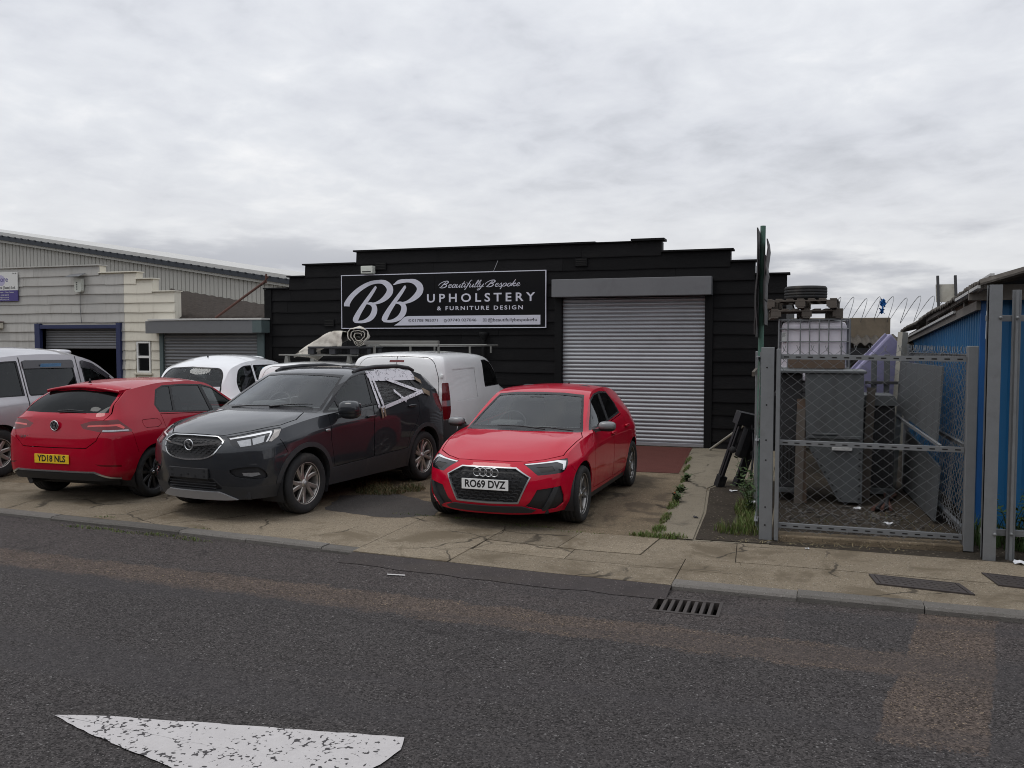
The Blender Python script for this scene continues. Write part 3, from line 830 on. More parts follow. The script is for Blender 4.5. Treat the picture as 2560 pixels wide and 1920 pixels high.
# ---------------------------------------------------------------- black workshop
shop = empty('workshop', (0, 0, 0))
tag(shop, 'black weatherboarded workshop with stepped parapet and a wide silver roller shutter', 'building')
PROF = [(-11.12, 3.10), (-10.53, 3.345), (-10.14, 3.59), (-8.91, 3.835), (-2.55, 3.63), (-1.30, 3.415), (-.87, 3.17), (-.32, 0)]
def wall_prism(parent, prof, y0, y1, mat, opens, name='wall', inset=.006):
    """core wall in vertical strips, leaving openings"""
    mb = MB()
    xs = sorted({p[0] for p in prof} | {o[0] for o in opens} | {o[1] for o in opens})
    for a, b in zip(xs, xs[1:]):
        c = (a + b) / 2
        h = next((z for (p, z), (q, _) in zip(prof, prof[1:]) if p <= c < q), None)
        if h is None: continue
        segs = [(-.1, h - inset)]
        for (o0, o1, z0, z1) in opens:
            if o0 <= c <= o1:
                ns = []
                for s0, s1 in segs:
                    if z0 > s0: ns.append((s0, min(z0, s1)))
                    if z1 < s1: ns.append((max(z1, s0), s1))
                segs = [s for s in ns if s[1] - s[0] > .01]
        for s0, s1 in segs: mb.box(a, b, y0, y1, s0, s1)
    return mb.build(name, mat, parent)
OPB = [(-4.50, -1.70, -.2, 2.80)]
wall_prism(shop, PROF, FY + .002, FY + .22, 'black_trim', OPB)
H = .2465
clad(shop, [3.835 - H * k for k in range(16)], H, PROF, [(-4.60, -1.60, -.2, 2.80)], FY, [(99, 'black_board')], 3.4, 11)
# coping on every step
for (x0, z), (x1, z2) in zip(PROF, PROF[1:]):
    if z2 == 0: z2 = 0
    mb = MB(); l = -.04 if x0 < -9 else 0.0; r = .055 if x1 > -3 else -.002
    if x0 == -8.91:
        mb.bbox(x0 - .05, -3.80, FY - .075, FY + .26, z - .003, z + .032, .004); mb.build('coping', 'black_trim', shop)
        mb = MB(); mb.bbox(-3.12, x1 + .055, FY - .08, FY + .26, z + .012, z + .055, .004); mb.build('coping', 'black_trim', shop)
        mb = MB(); mb.bbox(-3.796, -3.124, FY - .06, FY + .26, z - .003, z + .018, .004)
    else: mb.bbox(x0 + l, x1 + r, FY - .075, FY + .26, z - .003, z + .030, .004)
    mb.build('coping', 'black_trim', shop)
# sides, roof and back of the building
mb = MB(); mb.box(-11.1, -10.9, FY + .22, 30, -.1, 2.95); mb.box(-.54, -.34, FY + .22, 30, -.1, 2.95); mb.box(-11.1, -.34, 30, 30.2, -.1, 2.95)
mb.build('side_wall', 'black_trim', shop)
mb = MB(); mb.add([(-11.15, FY + .22, 2.95), (-.3, FY + .22, 2.95), (-.3, 30.3, 2.95), (-11.15, 30.3, 2.95), (-5.7, FY + .22, 3.35), (-5.7, 30.3, 3.35)], [(0, 4, 5, 3), (4, 1, 2, 5), (0, 1, 4), (3, 5, 2)])
mb.build('roof', 'asbestos', shop)
# corner board on the left end
mb = MB(); mb.bbox(-11.14, -10.96, FY - .055, FY - .04, 0, 3.09, .004); mb.build('corner_board', 'black_board', shop)
# roller shutter
rs = MB(); rs.box(-4.5, -1.7, FY + .10, FY + .12, 0, 2.82)
rsh = rs.build('roller_shutter', 'galv_box', shop)
shutter(rsh, -4.46, -1.74, .005, 2.80, FY + .045, .0735, 'galv_slat')
mb = MB(); mb.bbox(-4.60, -1.61, 16.12, FY + .02, 2.815, 3.150, .008); mb.build('shutter_housing', 'galv_box', shop)
for a, b in ((-4.60, -4.455), (-1.745, -1.60)):
    mb = MB(); mb.bbox(a, b, FY - .06, FY + .10, 0, 2.812, .008); mb.build('shutter_guide', 'black_trim', shop)
# air bricks, cable, downpipe
for x, z in ((-8.33, 3.70 - .18), (-4.08, 3.70 - .22), (-9.55, 2.36)):
    mb = MB(); mb.bbox(x - .12, x + .12, FY - .058, FY - .02, z - .075, z + .075, .004); o = mb.build('air_brick', 'black_trim', shop)
    mb = MB()
    for k in range(4): mb.box(x - .10, x + .10, FY - .064, FY - .05, z - .058 + k * .035, z - .045 + k * .035)
    mb.build('air_brick_slot', 'pit_dark', o)
mb = MB(); mb.tube([(-6.05, FY - .10, 0), (-6.05, FY - .10, 2.05)], .038, 10); mb.lathe([(.038, -.10), (.09, .0), (.09, .06), (.07, .06)], 12, 'z', (-6.05, FY - .10, 2.1))
mb.build('downpipe', 'black_trim', shop)
mb = MB(); mb.tube([(-5.85, FY - .06, 3.36), (-5.80, FY - .07, 3.46), (-5.76, FY - .06, 3.56)], .006, 6); mb.build('cable', 'galv', shop)

# ---------------------------------------------------------------- workshop sign
SY = FY - .075
sx0, sx1, sz0, sz1 = -9.24, -4.765, 2.235, 3.355
SW, SH = sx1 - sx0, sz1 - sz0
sign = empty('shop_sign', (sx0, SY, sz0))
tag(sign, 'long black sign with large white script BB and white lettering on the black wall', 'sign')
def uv(x, y):
    u = (x - 57) / (2152 - 57); yt = 122 + (52 - 122) * u; yb = 668 + (652 - 668) * u
    return (u * SW, (1 - (y - yt) / (yb - yt)) * SH)
def sc_(w): return w / 2095 * SW
for a, b in ((0, SW * .475), (SW * .475, SW)):
    mb = MB(); mb.bbox(a + .001, b - .001, 0, .03, .01, SH - .01, .002); mb.build('panel', 'sign_black', sign)
mb = MB(); e = .017
for q in ((0, SW, SH - e, SH), (0, SW, 0, e), (0, e, e, SH - e), (SW - e, SW, e, SH - e)): mb.box(q[0], q[1], -.004, .034, q[2], q[3])
mb.build('border', 'sign_silver', sign)
def rib(name, strokes, base, parent=sign, mat='sign_silver'):
    mb = MB()
    for i, st in enumerate(strokes): ribbon(mb, [(*uv(x, y), sc_(w)) for x, y, w in st], base - i * .0004, 12)
    return mb.build(name, mat, parent, fix=False)
S1 = [(118, 438, 64), (122, 408, 60), (170, 340, 52), (260, 262, 46), (370, 203, 38), (470, 184, 34), (535, 196, 50), (583, 245, 66), (578, 300, 66), (520, 362, 48), (440, 402, 24), (335, 412, 8)]
S2 = [(440, 234, 10), (432, 244, 26), (388, 308, 36), (318, 402, 42), (250, 502, 52), (212, 572, 58), (203, 598, 30)]
S3 = [(335, 408, 10), (385, 412, 34), (418, 446, 54), (412, 505, 60), (370, 560, 50), (300, 592, 30), (235, 597, 22), (200, 596, 16)]
rib('letter', [S1, S2, S3], -.0015)
T1 = [(622, 214, 4), (640, 206, 16), (690, 182, 36), (780, 172, 32), (850, 184, 50), (900, 232, 66), (895, 290, 66), (836, 352, 48), (756, 394, 24), (650, 404, 8)]
sh = lambda st, dx, dy: [(x + dx, y + dy, w) for x, y, w in st]
rib('letter', [T1, sh(S2, 314, -8), sh(S3, 314, -8)], -.0035)
# lower white bar with curved left end
bar = [(628, 632), (670, 606), (705, 575), (740, 545), (775, 535), (2098, 517), (2098, 617), (1400, 622)]
mb = MB(); q = [uv(*p) for p in bar]; mb.add([(x, -.001, z) for x, z in q], [tuple(range(len(q)))]); mb.build('contact_bar', 'sign_silver', sign, fix=True)
def fit_text(name, body, x0, x1, yc, cap, mat, y=-.0012, bold=0.0, space=1.0, parent=sign):
    a = uv(x0, yc); b = uv(x1, yc); h = cap / 590 * SH
    o = text(name, body, h / .727, mat, parent, (0, 0, 0), (R(90), 0, 0), 1, bold, 'LEFT', space)
    xs_ = [v.co.x for v in o.data.vertices]; ys_ = [v.co.y for v in o.data.vertices]
    k = (b[0] - a[0]) / (max(xs_) - min(xs_))
    o.scale = (k, 1, 1)
    zc_ = (a[1] + b[1]) / 2
    o.location = (a[0] - min(xs_) * k, y, zc_ - (max(ys_) + min(ys_)) / 2)
    return o
def letters(o, name='letter'):
    """one object for every letter"""
    bm = bmesh.new(); bm.from_mesh(o.data); seen = set(); isl = []
    for f in bm.faces:
        if f in seen: continue
        st = [f]; seen.add(f); cur = []
        while st:
            g = st.pop(); cur.append(g)
            for v in g.verts:
                for h in v.link_faces:
                    if h not in seen: seen.add(h); st.append(h)
        isl.append(cur)
    for cur in isl:
        idx = {}; vs = []; fs = []
        for f in cur:
            for v in f.verts:
                if v not in idx: idx[v] = len(vs); vs.append(v.co[:])
            fs.append([idx[v] for v in f.verts])
        mb = MB(); mb.add(vs, fs); q = mb.build(name, o.data.materials[0], o.parent, fix=False)
        q.location = o.location; q.rotation_euler = o.rotation_euler; q.scale = o.scale
    bm.free(); bpy.data.objects.remove(o)
letters(fit_text('lettering', 'UPHOLSTERY', 975, 2048, 340, 90, 'sign_silver', bold=.004, space=1.5))
letters(fit_text('lettering', '& FURNITURE DESIGN', 1078, 1930, 447, 42, 'sign_silver', bold=.002, space=1.38))
fit_text('lettering', '01708 985071', 820, 1085, 578, 30, 'sign_black', -.003)
fit_text('lettering', '07740 027046', 1186, 1475, 573, 30, 'sign_black', -.003)
fit_text('lettering', '@beautifullybespoke4u', 1590, 2065, 572, 36, 'sign_black', -.003)
for x in (795, 1162):
    mb = MB(); c = uv(x, 581); r = sc_(13)
    mb.tube([(c[0] + r * math.cos(t), -.003, c[1] + r * math.sin(t)) for t in [2 * math.pi * i / 16 for i in range(16)]], .0035, 5, True)
    mb.tube([(c[0] - r * .4, -.003, c[1] + r * .4), (c[0] - r * .1, -.003, c[1] - r * .3), (c[0] + r * .45, -.003, c[1] - r * .4)], .003, 5); mb.build('phone_icon', 'sign_black', sign)
mb = MB(); c = uv(1558, 574); r = sc_(15)
mb.tube([(c[0] - r, -.003, c[1] - r), (c[0] + r, -.003, c[1] - r), (c[0] + r, -.003, c[1] + r), (c[0] - r, -.003, c[1] + r)], .0035, 5, True)
mb.tube([(c[0] + r * .45 * math.cos(t), -.003, c[1] + r * .45 * math.sin(t)) for t in [2 * math.pi * i / 12 for i in range(12)]], .003, 5, True); mb.build('camera_icon', 'sign_black', sign)
# hand-written script line, letter by letter: strokes in a 1-unit x-height box with slant
GL = {
 'B': (1.55, [[(-.55, .75, .12), (-.35, 1.35, .12), (.25, 1.95, .13), (.95, 2.1, .16), (1.25, 1.75, .2), (.95, 1.3, .16), (.35, 1.05, .08)], [(.75, 1.85, .1), (.45, 1.2, .18), (.2, .5, .18), (0, .05, .12)], [(.4, 1.08, .08), (.95, 1.0, .18), (1.15, .6, .22), (.85, .15, .18), (.25, -.02, .1), (-.2, .15, .08)]]),
 'e': (.80, [[(.0, .35, .08), (.4, .5, .1), (.62, .78, .12), (.45, 1.0, .1), (.2, .8, .15), (.12, .4, .18), (.3, .05, .14), (.6, .1, .1), (.85, .4, .07)]]),
 'a': (.95, [[(.7, .95, .08), (.4, 1.0, .1), (.15, .6, .17), (.15, .15, .15), (.35, .03, .1), (.6, .35, .1), (.78, .95, .12)], [(.78, .95, .14), (.65, .4, .16), (.7, .05, .12), (.98, .3, .07)]]),
 'u': (1.0, [[(.1, .95, .14), (.05, .4, .17), (.15, .03, .14), (.4, .15, .1), (.75, .95, .12)], [(.75, .95, .14), (.65, .3, .16), (.75, .03, .12), (1.02, .3, .07)]]),
 't': (.62, [[(.4, 1.7, .12), (.2, .8, .17), (.12, .2, .16), (.28, .03, .12), (.62, .3, .07)], [(-.05, 1.12, .09), (.65, 1.2, .09)]]),
 'i': (.52, [[(.2, .95, .14), (.1, .4, .16), (.15, .05, .13), (.5, .3, .07)], [(.3, 1.4, .15), (.36, 1.5, .15)]]),
 'f': (.62, [[(.75, 1.95, .08), (.55, 2.05, .1), (.38, 1.5, .15), (.2, .6, .18), (0, -.4, .16), (-.15, -.75, .1)], [(.0, 1.0, .08), (.6, 1.1, .08)]]),
 'l': (.52, [[(.05, .3, .07), (.45, 1.4, .1), (.5, 1.95, .1), (.35, 1.9, .12), (.15, .8, .17), (.15, .1, .15), (.3, .03, .1), (.55, .3, .07)]]),
 'y': (1.0, [[(.1, .95, .14), (.05, .45, .17), (.18, .08, .13), (.45, .25, .1), (.78, .95, .12)], [(.78, .95, .13), (.55, .0, .16), (.3, -.7, .14), (-.05, -.9, .1), (-.1, -.6, .08), (.5, -.1, .07), (1.0, .25, .07)]]),
 's': (.72, [[(-.02, .2, .07), (.4, 1.05, .1), (.42, .7, .15), (.6, .3, .17), (.4, .02, .13), (.05, .1, .1)], [(.4, .02, .08), (.75, .3, .07)]]),
 'p': (.98, [[(.25, .95, .14), (.08, .2, .16), (-.15, -.75, .15)], [(.2, .7, .08), (.55, 1.0, .12), (.75, .7, .17), (.6, .15, .15), (.25, .05, .1)], [(.6, .15, .08), (.98, .35, .07)]]),
 'o': (.85, [[(.5, 1.0, .1), (.15, .7, .17), (.12, .2, .17), (.4, .02, .13), (.7, .4, .17), (.65, .85, .14), (.45, 1.0, .1)], [(.62, .85, .08), (.9, .75, .07)]]),
 'k': (.95, [[(.45, 1.95, .12), (.2, .9, .17), (.02, .03, .14)], [(.15, .5, .08), (.6, .98, .12), (.7, .75, .12), (.3, .5, .12), (.6, .08, .16), (.95, .3, .08)]]),
 ' ': (.62, [])}
mb = MB(); x = 1118.0; xh = 36.0; base0 = uv(1118, 246); cnt = 0
word = 'Beautifully Bespoke'
tot = sum(GL[c][0] for c in word); kx = (1905 - 1118) / tot
for c in word:
    adv, st = GL[c]
    for s_ in st:
        pts = []
        for (a, b, w) in s_:
            px_ = x + a * kx + (b - .5) * 13; py_ = 244 - (x - 1118) * .031 - b * xh * (.92 if c == 'B' else 1.0)
            pts.append((*uv(px_, py_), sc_(w * kx * .92)))
        ribbon(mb, pts, -.0012 - (cnt % 7) * .0004, 8); cnt += 1
    x += adv * kx
mb.build('script_lettering', 'sign_silver', sign, fix=False)

fl = empty('floodlight', (-8.58, FY - .06, 3.36)); tag(fl, 'small weathered white floodlight box on top edge of the black sign', 'light')
mb = MB(); mb.bbox(-.135, .135, -.14, .0, .01, .165, .012); mb.build('housing', 'old_plastic', fl)
mb = MB(); mb.bbox(-.10, .10, -.145, -.139, .035, .055, .002); mb.build('vent_slot', 'pit_dark', fl)

# ---------------------------------------------------------------- grey and cream weatherboard building on the left
lb = empty('weatherboard_building', (0, 0, 0))
tag(lb, 'grey and cream weatherboarded unit with stepped parapet and half raised blue framed shutter', 'building')
PL = [(-34, 3.74), (-15.64, 3.56), (-14.58, 3.395), (-14.13, 3.10), (-13.52, 0)]
OPL = [(-17.40, -15.13, -.2, 2.27), (-14.60, -14.21, 1.24, 1.97)]
wall_prism(lb, PL, FY + .002, FY + .2, 'cream_board', OPL)
HL = .218
clad(lb, [3.74 - HL * k for k in range(18)], HL, PL, [(-17.56, -15.01, -.2, 2.395), (-14.63, -14.18, 1.21, 1.99)], FY, [(-14.93, 'grey_board'), (99, 'cream_board')], 2.6, 23)
for (x0, z), (x1, z2) in zip(PL, PL[1:]):
    mb = MB(); mb.bbox(x0, x1 + .03, FY - .06, FY + .22, z - .004, z + .022, .004); mb.build('coping', 'grey_board' if x1 < -15 else 'cream_board', lb)
mb = MB(); mb.box(-13.72, -13.54, FY + .2, 24, -.1, 2.3); mb.box(-34, -13.54, 24, 24.2, -.1, 2.3); mb.box(-34, -33.8, FY + .2, 24, -.1, 2.3); mb.build('side_wall', 'cream_board', lb)
mb = MB(); mb.sheet([(-34, FY + .2), (-13.54, FY + .2), (-13.54, 24.2), (-34, 24.2)], 2.45); mb.build('roof', 'asbestos', lb)
# doorway
for nm, q in (('door_frame', (-17.56, -17.40)), ('door_frame', (-15.13, -15.01))):
    mb = MB(); mb.bbox(q[0], q[1], FY - .09, FY + .2, 0, 2.395 if q[0] < -17 else 2.40, .005); mb.build(nm, 'blue_frame', lb)
mb = MB(); mb.bbox(-17.398, -15.132, FY - .085, FY + .19, 2.27, 2.36, .005); mb.build('door_frame', 'blue_frame', lb)
mb = MB(); mb.box(-17.4, -15.13, FY + .15, FY + .17, 1.84, 2.3); ls = mb.build('roller_shutter', 'old_slat', lb)
shutter(ls, -17.39, -15.14, 1.80, 2.29, FY + .10, .062, 'old_slat', 'old_slat')
mb = MB(); mb.box(-18.4, -14.4, 19.2, 19.3, 0, 2.44); mb.box(-18.5, -18.4, FY + .21, 19.3, 0, 2.44); mb.box(-14.4, -14.3, FY + .21, 19.3, 0, 2.44); mb.build('interior_wall', 'dark_room', lb)
mb = MB(); mb.bbox(-16.6, -15.9, 18.2, 18.8, 0, 1.3, .05); mb.bbox(-15.8, -15.2, 18.5, 18.9, 0, 1.75, .05); mb.build('stored_goods', 'dark_metal', lb)
# window
wn = empty('window', (0, 0, 0)); wn.parent = lb
mb = MB()
for q in ((-14.60, -14.56, 1.25, 1.965), (-14.25, -14.21, 1.25, 1.965), (-14.56, -14.25, 1.925, 1.965), (-14.56, -14.25, 1.25, 1.295), (-14.56, -14.25, 1.585, 1.64)): mb.bbox(q[0], q[1], FY - .035, FY + .06, q[2], q[3], .006)
wf = mb.build('window_frame', 'white_upvc', wn)
for z0, z1 in ((1.64, 1.925), (1.295, 1.585)):
    mb = MB(); mb.box(-14.56, -14.25, FY + .005, FY + .012, z0, z1); mb.build('pane', 'glass_pane', wn)
mb = MB(); mb.bbox(-14.66, -14.15, FY - .075, FY + .02, 1.205, 1.247, .006); mb.build('window_sill', 'cream_board', wn)
mb = MB(); mb.box(-14.75, -14.1, FY + .25, FY + .27, 1.1, 2.1); mb.build('window_back', 'dark_room', wn)
# unit sign, alarm box, bracket lamp
us = empty('unit_sign', (-18.06, FY - .06, 2.945)); tag(us, 'white and purple unit sign cut by the left edge, high on grey boards', 'sign')
mb = MB(); mb.bbox(-2.4, 0, -.012, .012, .262, .700, .002); mb.build('panel', 'sign_white', us)
mb = MB(); mb.bbox(-2.4, -.005, -.013, .012, .0, .262, .002); mb.build('panel', 'sign_purple', us)
text('lettering', 'store', .17, 'sign_purple', us, (-.30, -.0135, .525), (R(90), 0, 0), 1, .002, 'RIGHT')
text('lettering', 'ns (Essex) Ltd.', .085, 'plate_ink2' if 'plate_ink2' in MATS else 'sign_black', us, (-.07, -.0135, .325), (R(90), 0, 0), 1, .001, 'RIGHT')
text('lettering', 'Unit 38', .045, 'sign_black', us, (-.03, -.0135, .665), (R(90), 0, 0), 1, 0, 'RIGHT')
for s_, z in (('Domestic  ·  Deep Measure', .215), ('01708 362199', .145), ('info@store.co.uk', .09), ('www.store.co.uk', .04)):
    text('lettering', s_, .045, 'sign_white', us, (-.12 if z > .2 else -.28, -.0145, z), (R(90), 0, 0), 1, 0, 'RIGHT')
mb = MB(); torus_pts = [(-.52 + .13 * math.cos(t), -.0135, .50 + .13 * math.sin(t)) for t in [2 * math.pi * i / 24 for i in range(24)]]
mb.add([(-.56, -.0132, .52)] + [(p[0], -.0132, p[2]) for p in torus_pts], [(0, i + 1, (i + 1) % 24 + 1) for i in range(24)]); pm('sign_lilac', (0.42, 0.40, 0.55), .5, var=.05); mb.build('logo_disc', 'sign_lilac', us)
ab = empty('alarm_box', (-16.16, FY - .05, 3.12)); tag(ab, 'white alarm box with a bent grey canopy above it on grey boards', 'alarm')
mb = MB(); mb.prism([(-.10, .04), (-.06, 0), (.06, 0), (.10, .04), (.10, .31), (-.10, .31)], -.09, 0, 'y'); mb.build('housing', 'old_plastic', ab)
mb = MB(); mb.add([(-.26, -.02, .43), (.18, -.02, .45), (.20, -.25, .36), (-.20, -.25, .36), (-.26, -.02, .42), (.18, -.02, .44), (.20, -.25, .35), (-.20, -.25, .35)], [(0, 1, 2, 3), (7, 6, 5, 4), (2, 6, 7, 3), (1, 5, 6, 2), (0, 3, 7, 4)]); mb.build('canopy', 'galv_box', ab)
mb = MB()
for k in range(4): mb.box(-.045, -.01, -.092, -.088, .06 + k * .05, .085 + k * .05)
mb.build('alarm_lettering', 'sign_black', ab)
mb = MB(); mb.tube([(.0, -.02, 0), (-.01, -.02, -.35), (.02, -.02, -.72)], .008, 6); mb.build('cable', 'galv_box', ab)
wl = empty('wall_lamp', (-18.68, FY - .05, 2.28)); tag(wl, 'small cream bulkhead lamp at the left edge beside the blue doorway', 'light')
mb = MB(); mb.bbox(-.12, .12, -.12, 0, 0, .15, .02); mb.build('housing', 'cream_board', wl)
mb = MB(); mb.bbox(-.14, .14, -.13, .0, .152, .175, .005); mb.build('hood', 'rusty', wl)

# ---------------------------------------------------------------- lean-to garage between the two
lt = empty('garage', (0, 0, 0)); tag(lt, 'low garage with mossy corrugated roof and grey shutter, between the cream and black buildings', 'building')
mb = MB(); mb.bbox(-14.06, -11.05, 16.05, FY - .045, 2.15, 2.425, .008); mb.build('shutter_housing', 'galv_box', lt)
mb = MB(); mb.bbox(-13.98, -11.0, 16.03, FY + .05, 2.432, 2.472, .006); mb.build('gutter', 'roof_light', lt)
mb = MB(); mb.bbox(-11.24, -11.01, 16.04, FY - .046, 2.16, 2.42, .004); mb.build('housing_end', 'green_trim', lt)
mb = MB(); mb.box(-13.5, -11.12, FY + .06, FY + .08, 0, 2.4); gs = mb.build('roller_shutter', 'old_slat', lt)
shutter(gs, -13.79, -11.32, .005, 2.16, FY - .035, .0735, 'old_slat')
for q in ((-13.90, -13.80), (-11.31, -11.14)):
    mb = MB(); mb.bbox(q[0], q[1], FY - .10, FY - .042, 0, 2.148, .006); mb.build('shutter_guide', 'green_trim', lt)
def corrugated(name, mat, parent, A, Bp, Cp, D, waves, amp, nv=6, thick=.012):
    """corrugated sheet: A-B front edge, D-C back edge"""
    A, Bp, Cp, D = map(Vector, (A, Bp, Cp, D))
    nu = waves * 6
    nrm = (Bp - A).cross(D - A).normalized()
    if nrm.z < 0 and abs(nrm.z) > .05: nrm = -nrm
    vs = []
    for i in range(nu + 1):
        u = i / nu; h = amp * math.sin(2 * math.pi * waves * u)
        for j in range(nv + 1):
            p = A.lerp(Bp, u).lerp(D.lerp(Cp, u), j / nv) + nrm * h
            vs.append(p)
    k = len(vs); vs += [p - nrm * thick for p in vs]
    fs = []
    w = nv + 1
    for i in range(nu):
        for j in range(nv):
            a = i * w + j
            fs.append((a, a + w, a + w + 1, a + 1)); fs.append((k + a, k + a + 1, k + a + w + 1, k + a + w))
        fs.append((i * w, k + i * w, k + (i + 1) * w, (i + 1) * w))
    for j in range(nv): fs.append((j, j + 1, k + j + 1, k + j)); fs.append((nu * w + j, k + nu * w + j, k + nu * w + j + 1, nu * w + j + 1))
    mb = MB(); mb.add(vs, fs, True)
    return mb.build(name, mat, parent, fix=False)
corrugated('roof', 'asbestos', lt, (-13.6, FY + .02, 2.475), (-11.02, FY + .02, 2.475), (-12.60, 19.1, 2.84), (-15.9, 19.1, 3.36), 13, .011)
mb = MB(); mb.box(-13.5, -11.12, 24, 24.1, 0, 2.4); mb.build('back_wall', 'dark_room', lt)
sp_ = empty('rusty_pole', (-12.35, 16.28, 2.49)); tag(sp_, 'rusty steel pole slanting across the mossy garage roof', 'pole')
mb = MB(); mb.tube([(0, 0, 0), (1.12, .26, .80)], .028, 8); mb.build('shaft', 'rusty', sp_)
mb = MB(); mb.bar((1.05, .24, .72), (1.18, .27, .90), .06, .02); mb.bar((1.13, .26, .76), (1.14, .26, .96), .03, .03); mb.build('end_bracket', 'rusty', sp_)

# ---------------------------------------------------------------- big clad shed behind
sd = empty('industrial_shed', (0, 30, 0)); tag(sd, 'large pale corrugated metal shed with dark verge rising behind the left building', 'building')
def vz(x): return 4.25 + (x + 19.39) * (6.51 - 4.25) / (-34.13 + 19.39)
mb = MB(); vs = []; fs = []
X0, X1 = -50.0, -17.0; pitch = .20; n = int((X1 - X0) / pitch)
pts = []
for i in range(n):
    x = X0 + i * pitch
    for a, d in ((0, 0), (.10, 0), (.15, -.022), (.94, -.022), (.99, 0)): pts.append((x + a * pitch, d))
for x, d in pts: vs += [(x, d, 0), (x, d, vz(x))]
for i in range(len(pts) - 1): fs.append((2 * i, 2 * i + 2, 2 * i + 3, 2 * i + 1))
mb.add(vs, fs); mb.build('cladding', 'clad_sheet', sd)
def slope_bar(name, mat, x0, x1, d0, d1, y0, y1):
    m = MB(); v = [(x, y, vz(x) + d) for x in (x0, x1) for y in (y0, y1) for d in (d0, d1)]
    m.add(v, [(0, 1, 3, 2), (4, 6, 7, 5), (0, 4, 5, 1), (2, 3, 7, 6), (0, 2, 6, 4), (1, 5, 7, 3)]); return m.build(name, mat, sd)
slope_bar('verge', 'verge_dark', X0, -16.6, -.02, .17, -.28, .0)
slope_bar('verge_flashing', 'clad_sheet', X0, -16.6, -.13, -.022, -.20, .0)
slope_bar('roof', 'roof_light', X0, -16.5, .172, .33, -.20, 30)
cr = MB(); cr.box(0, .09, -.325, -.281, .15, .19); crm = cr.mesh('roof_crimp', 'verge_dark')
for i in range(int((X1 - X0) / .37)):
    o = obj('roof_crimp', crm, sd); o.location = (X0 + i * .37, 0, vz(X0 + i * .37 + .05))
mb = MB(); mb.box(X0, X1, .1, 30, 0, 3.5); mb.build('shed_core', 'dark_room', sd)
# ================================================================== vehicles: a body surface from feature lines, cut into panels
def spl(P, m, sharp=(), mir0=False, mir1=False):
    """interpolating spline through points P (n,3); m samples per span"""
    P = np.asarray(P, float); n = len(P)
    Q = P; off = 0
    if mir0: Q = np.vstack([P[1] * (1, -1, 1), Q]); off = 1
    if mir1: Q = np.vstack([Q, P[-2] * (1, -1, 1)])
    h = np.maximum(np.linalg.norm(np.diff(Q, axis=0), axis=1), 1e-4)
    d = np.diff(Q, axis=0) / h[:, None]
    k = len(Q)
    ml = np.zeros_like(Q); mr = np.zeros_like(Q)
    for i in range(k):
        if i == 0: s = d[0]; ml[i] = mr[i] = s
        elif i == k - 1: s = d[-1]; ml[i] = mr[i] = s
        elif (i - off) in sharp: ml[i] = d[i - 1]; mr[i] = d[i]
        else:
            s = (h[i] * d[i - 1] + h[i - 1] * d[i]) / (h[i] + h[i - 1])
            lim = 2.2 * np.minimum(np.abs(d[i - 1]), np.abs(d[i])) + 0.02
            s = np.where(d[i - 1] * d[i] > 0, np.clip(s, -lim, lim), s * 0.5)
            ml[i] = mr[i] = s
    out = []
    for i in range(off, off + n - 1):
        for j in range(m):
            u = j / m
            h00 = 2 * u**3 - 3 * u**2 + 1; h10 = u**3 - 2 * u**2 + u
            h01 = -2 * u**3 + 3 * u**2; h11 = u**3 - u**2
            out.append(h00 * Q[i] + h10 * h[i] * mr[i] + h01 * Q[i + 1] + h11 * h[i] * ml[i + 1])
    out.append(P[-1])
    return np.array(out)

def plan_ext(c, xc, zc, pw):
    """points from a corner c round to the centre line"""
    r = []
    for k in (0.70, 0.38, 0.0):
        w = 1 - k ** pw
        r.append((c[0] + (xc - c[0]) * w, c[1] * k, c[2] + (zc - c[2]) * w))
    return r

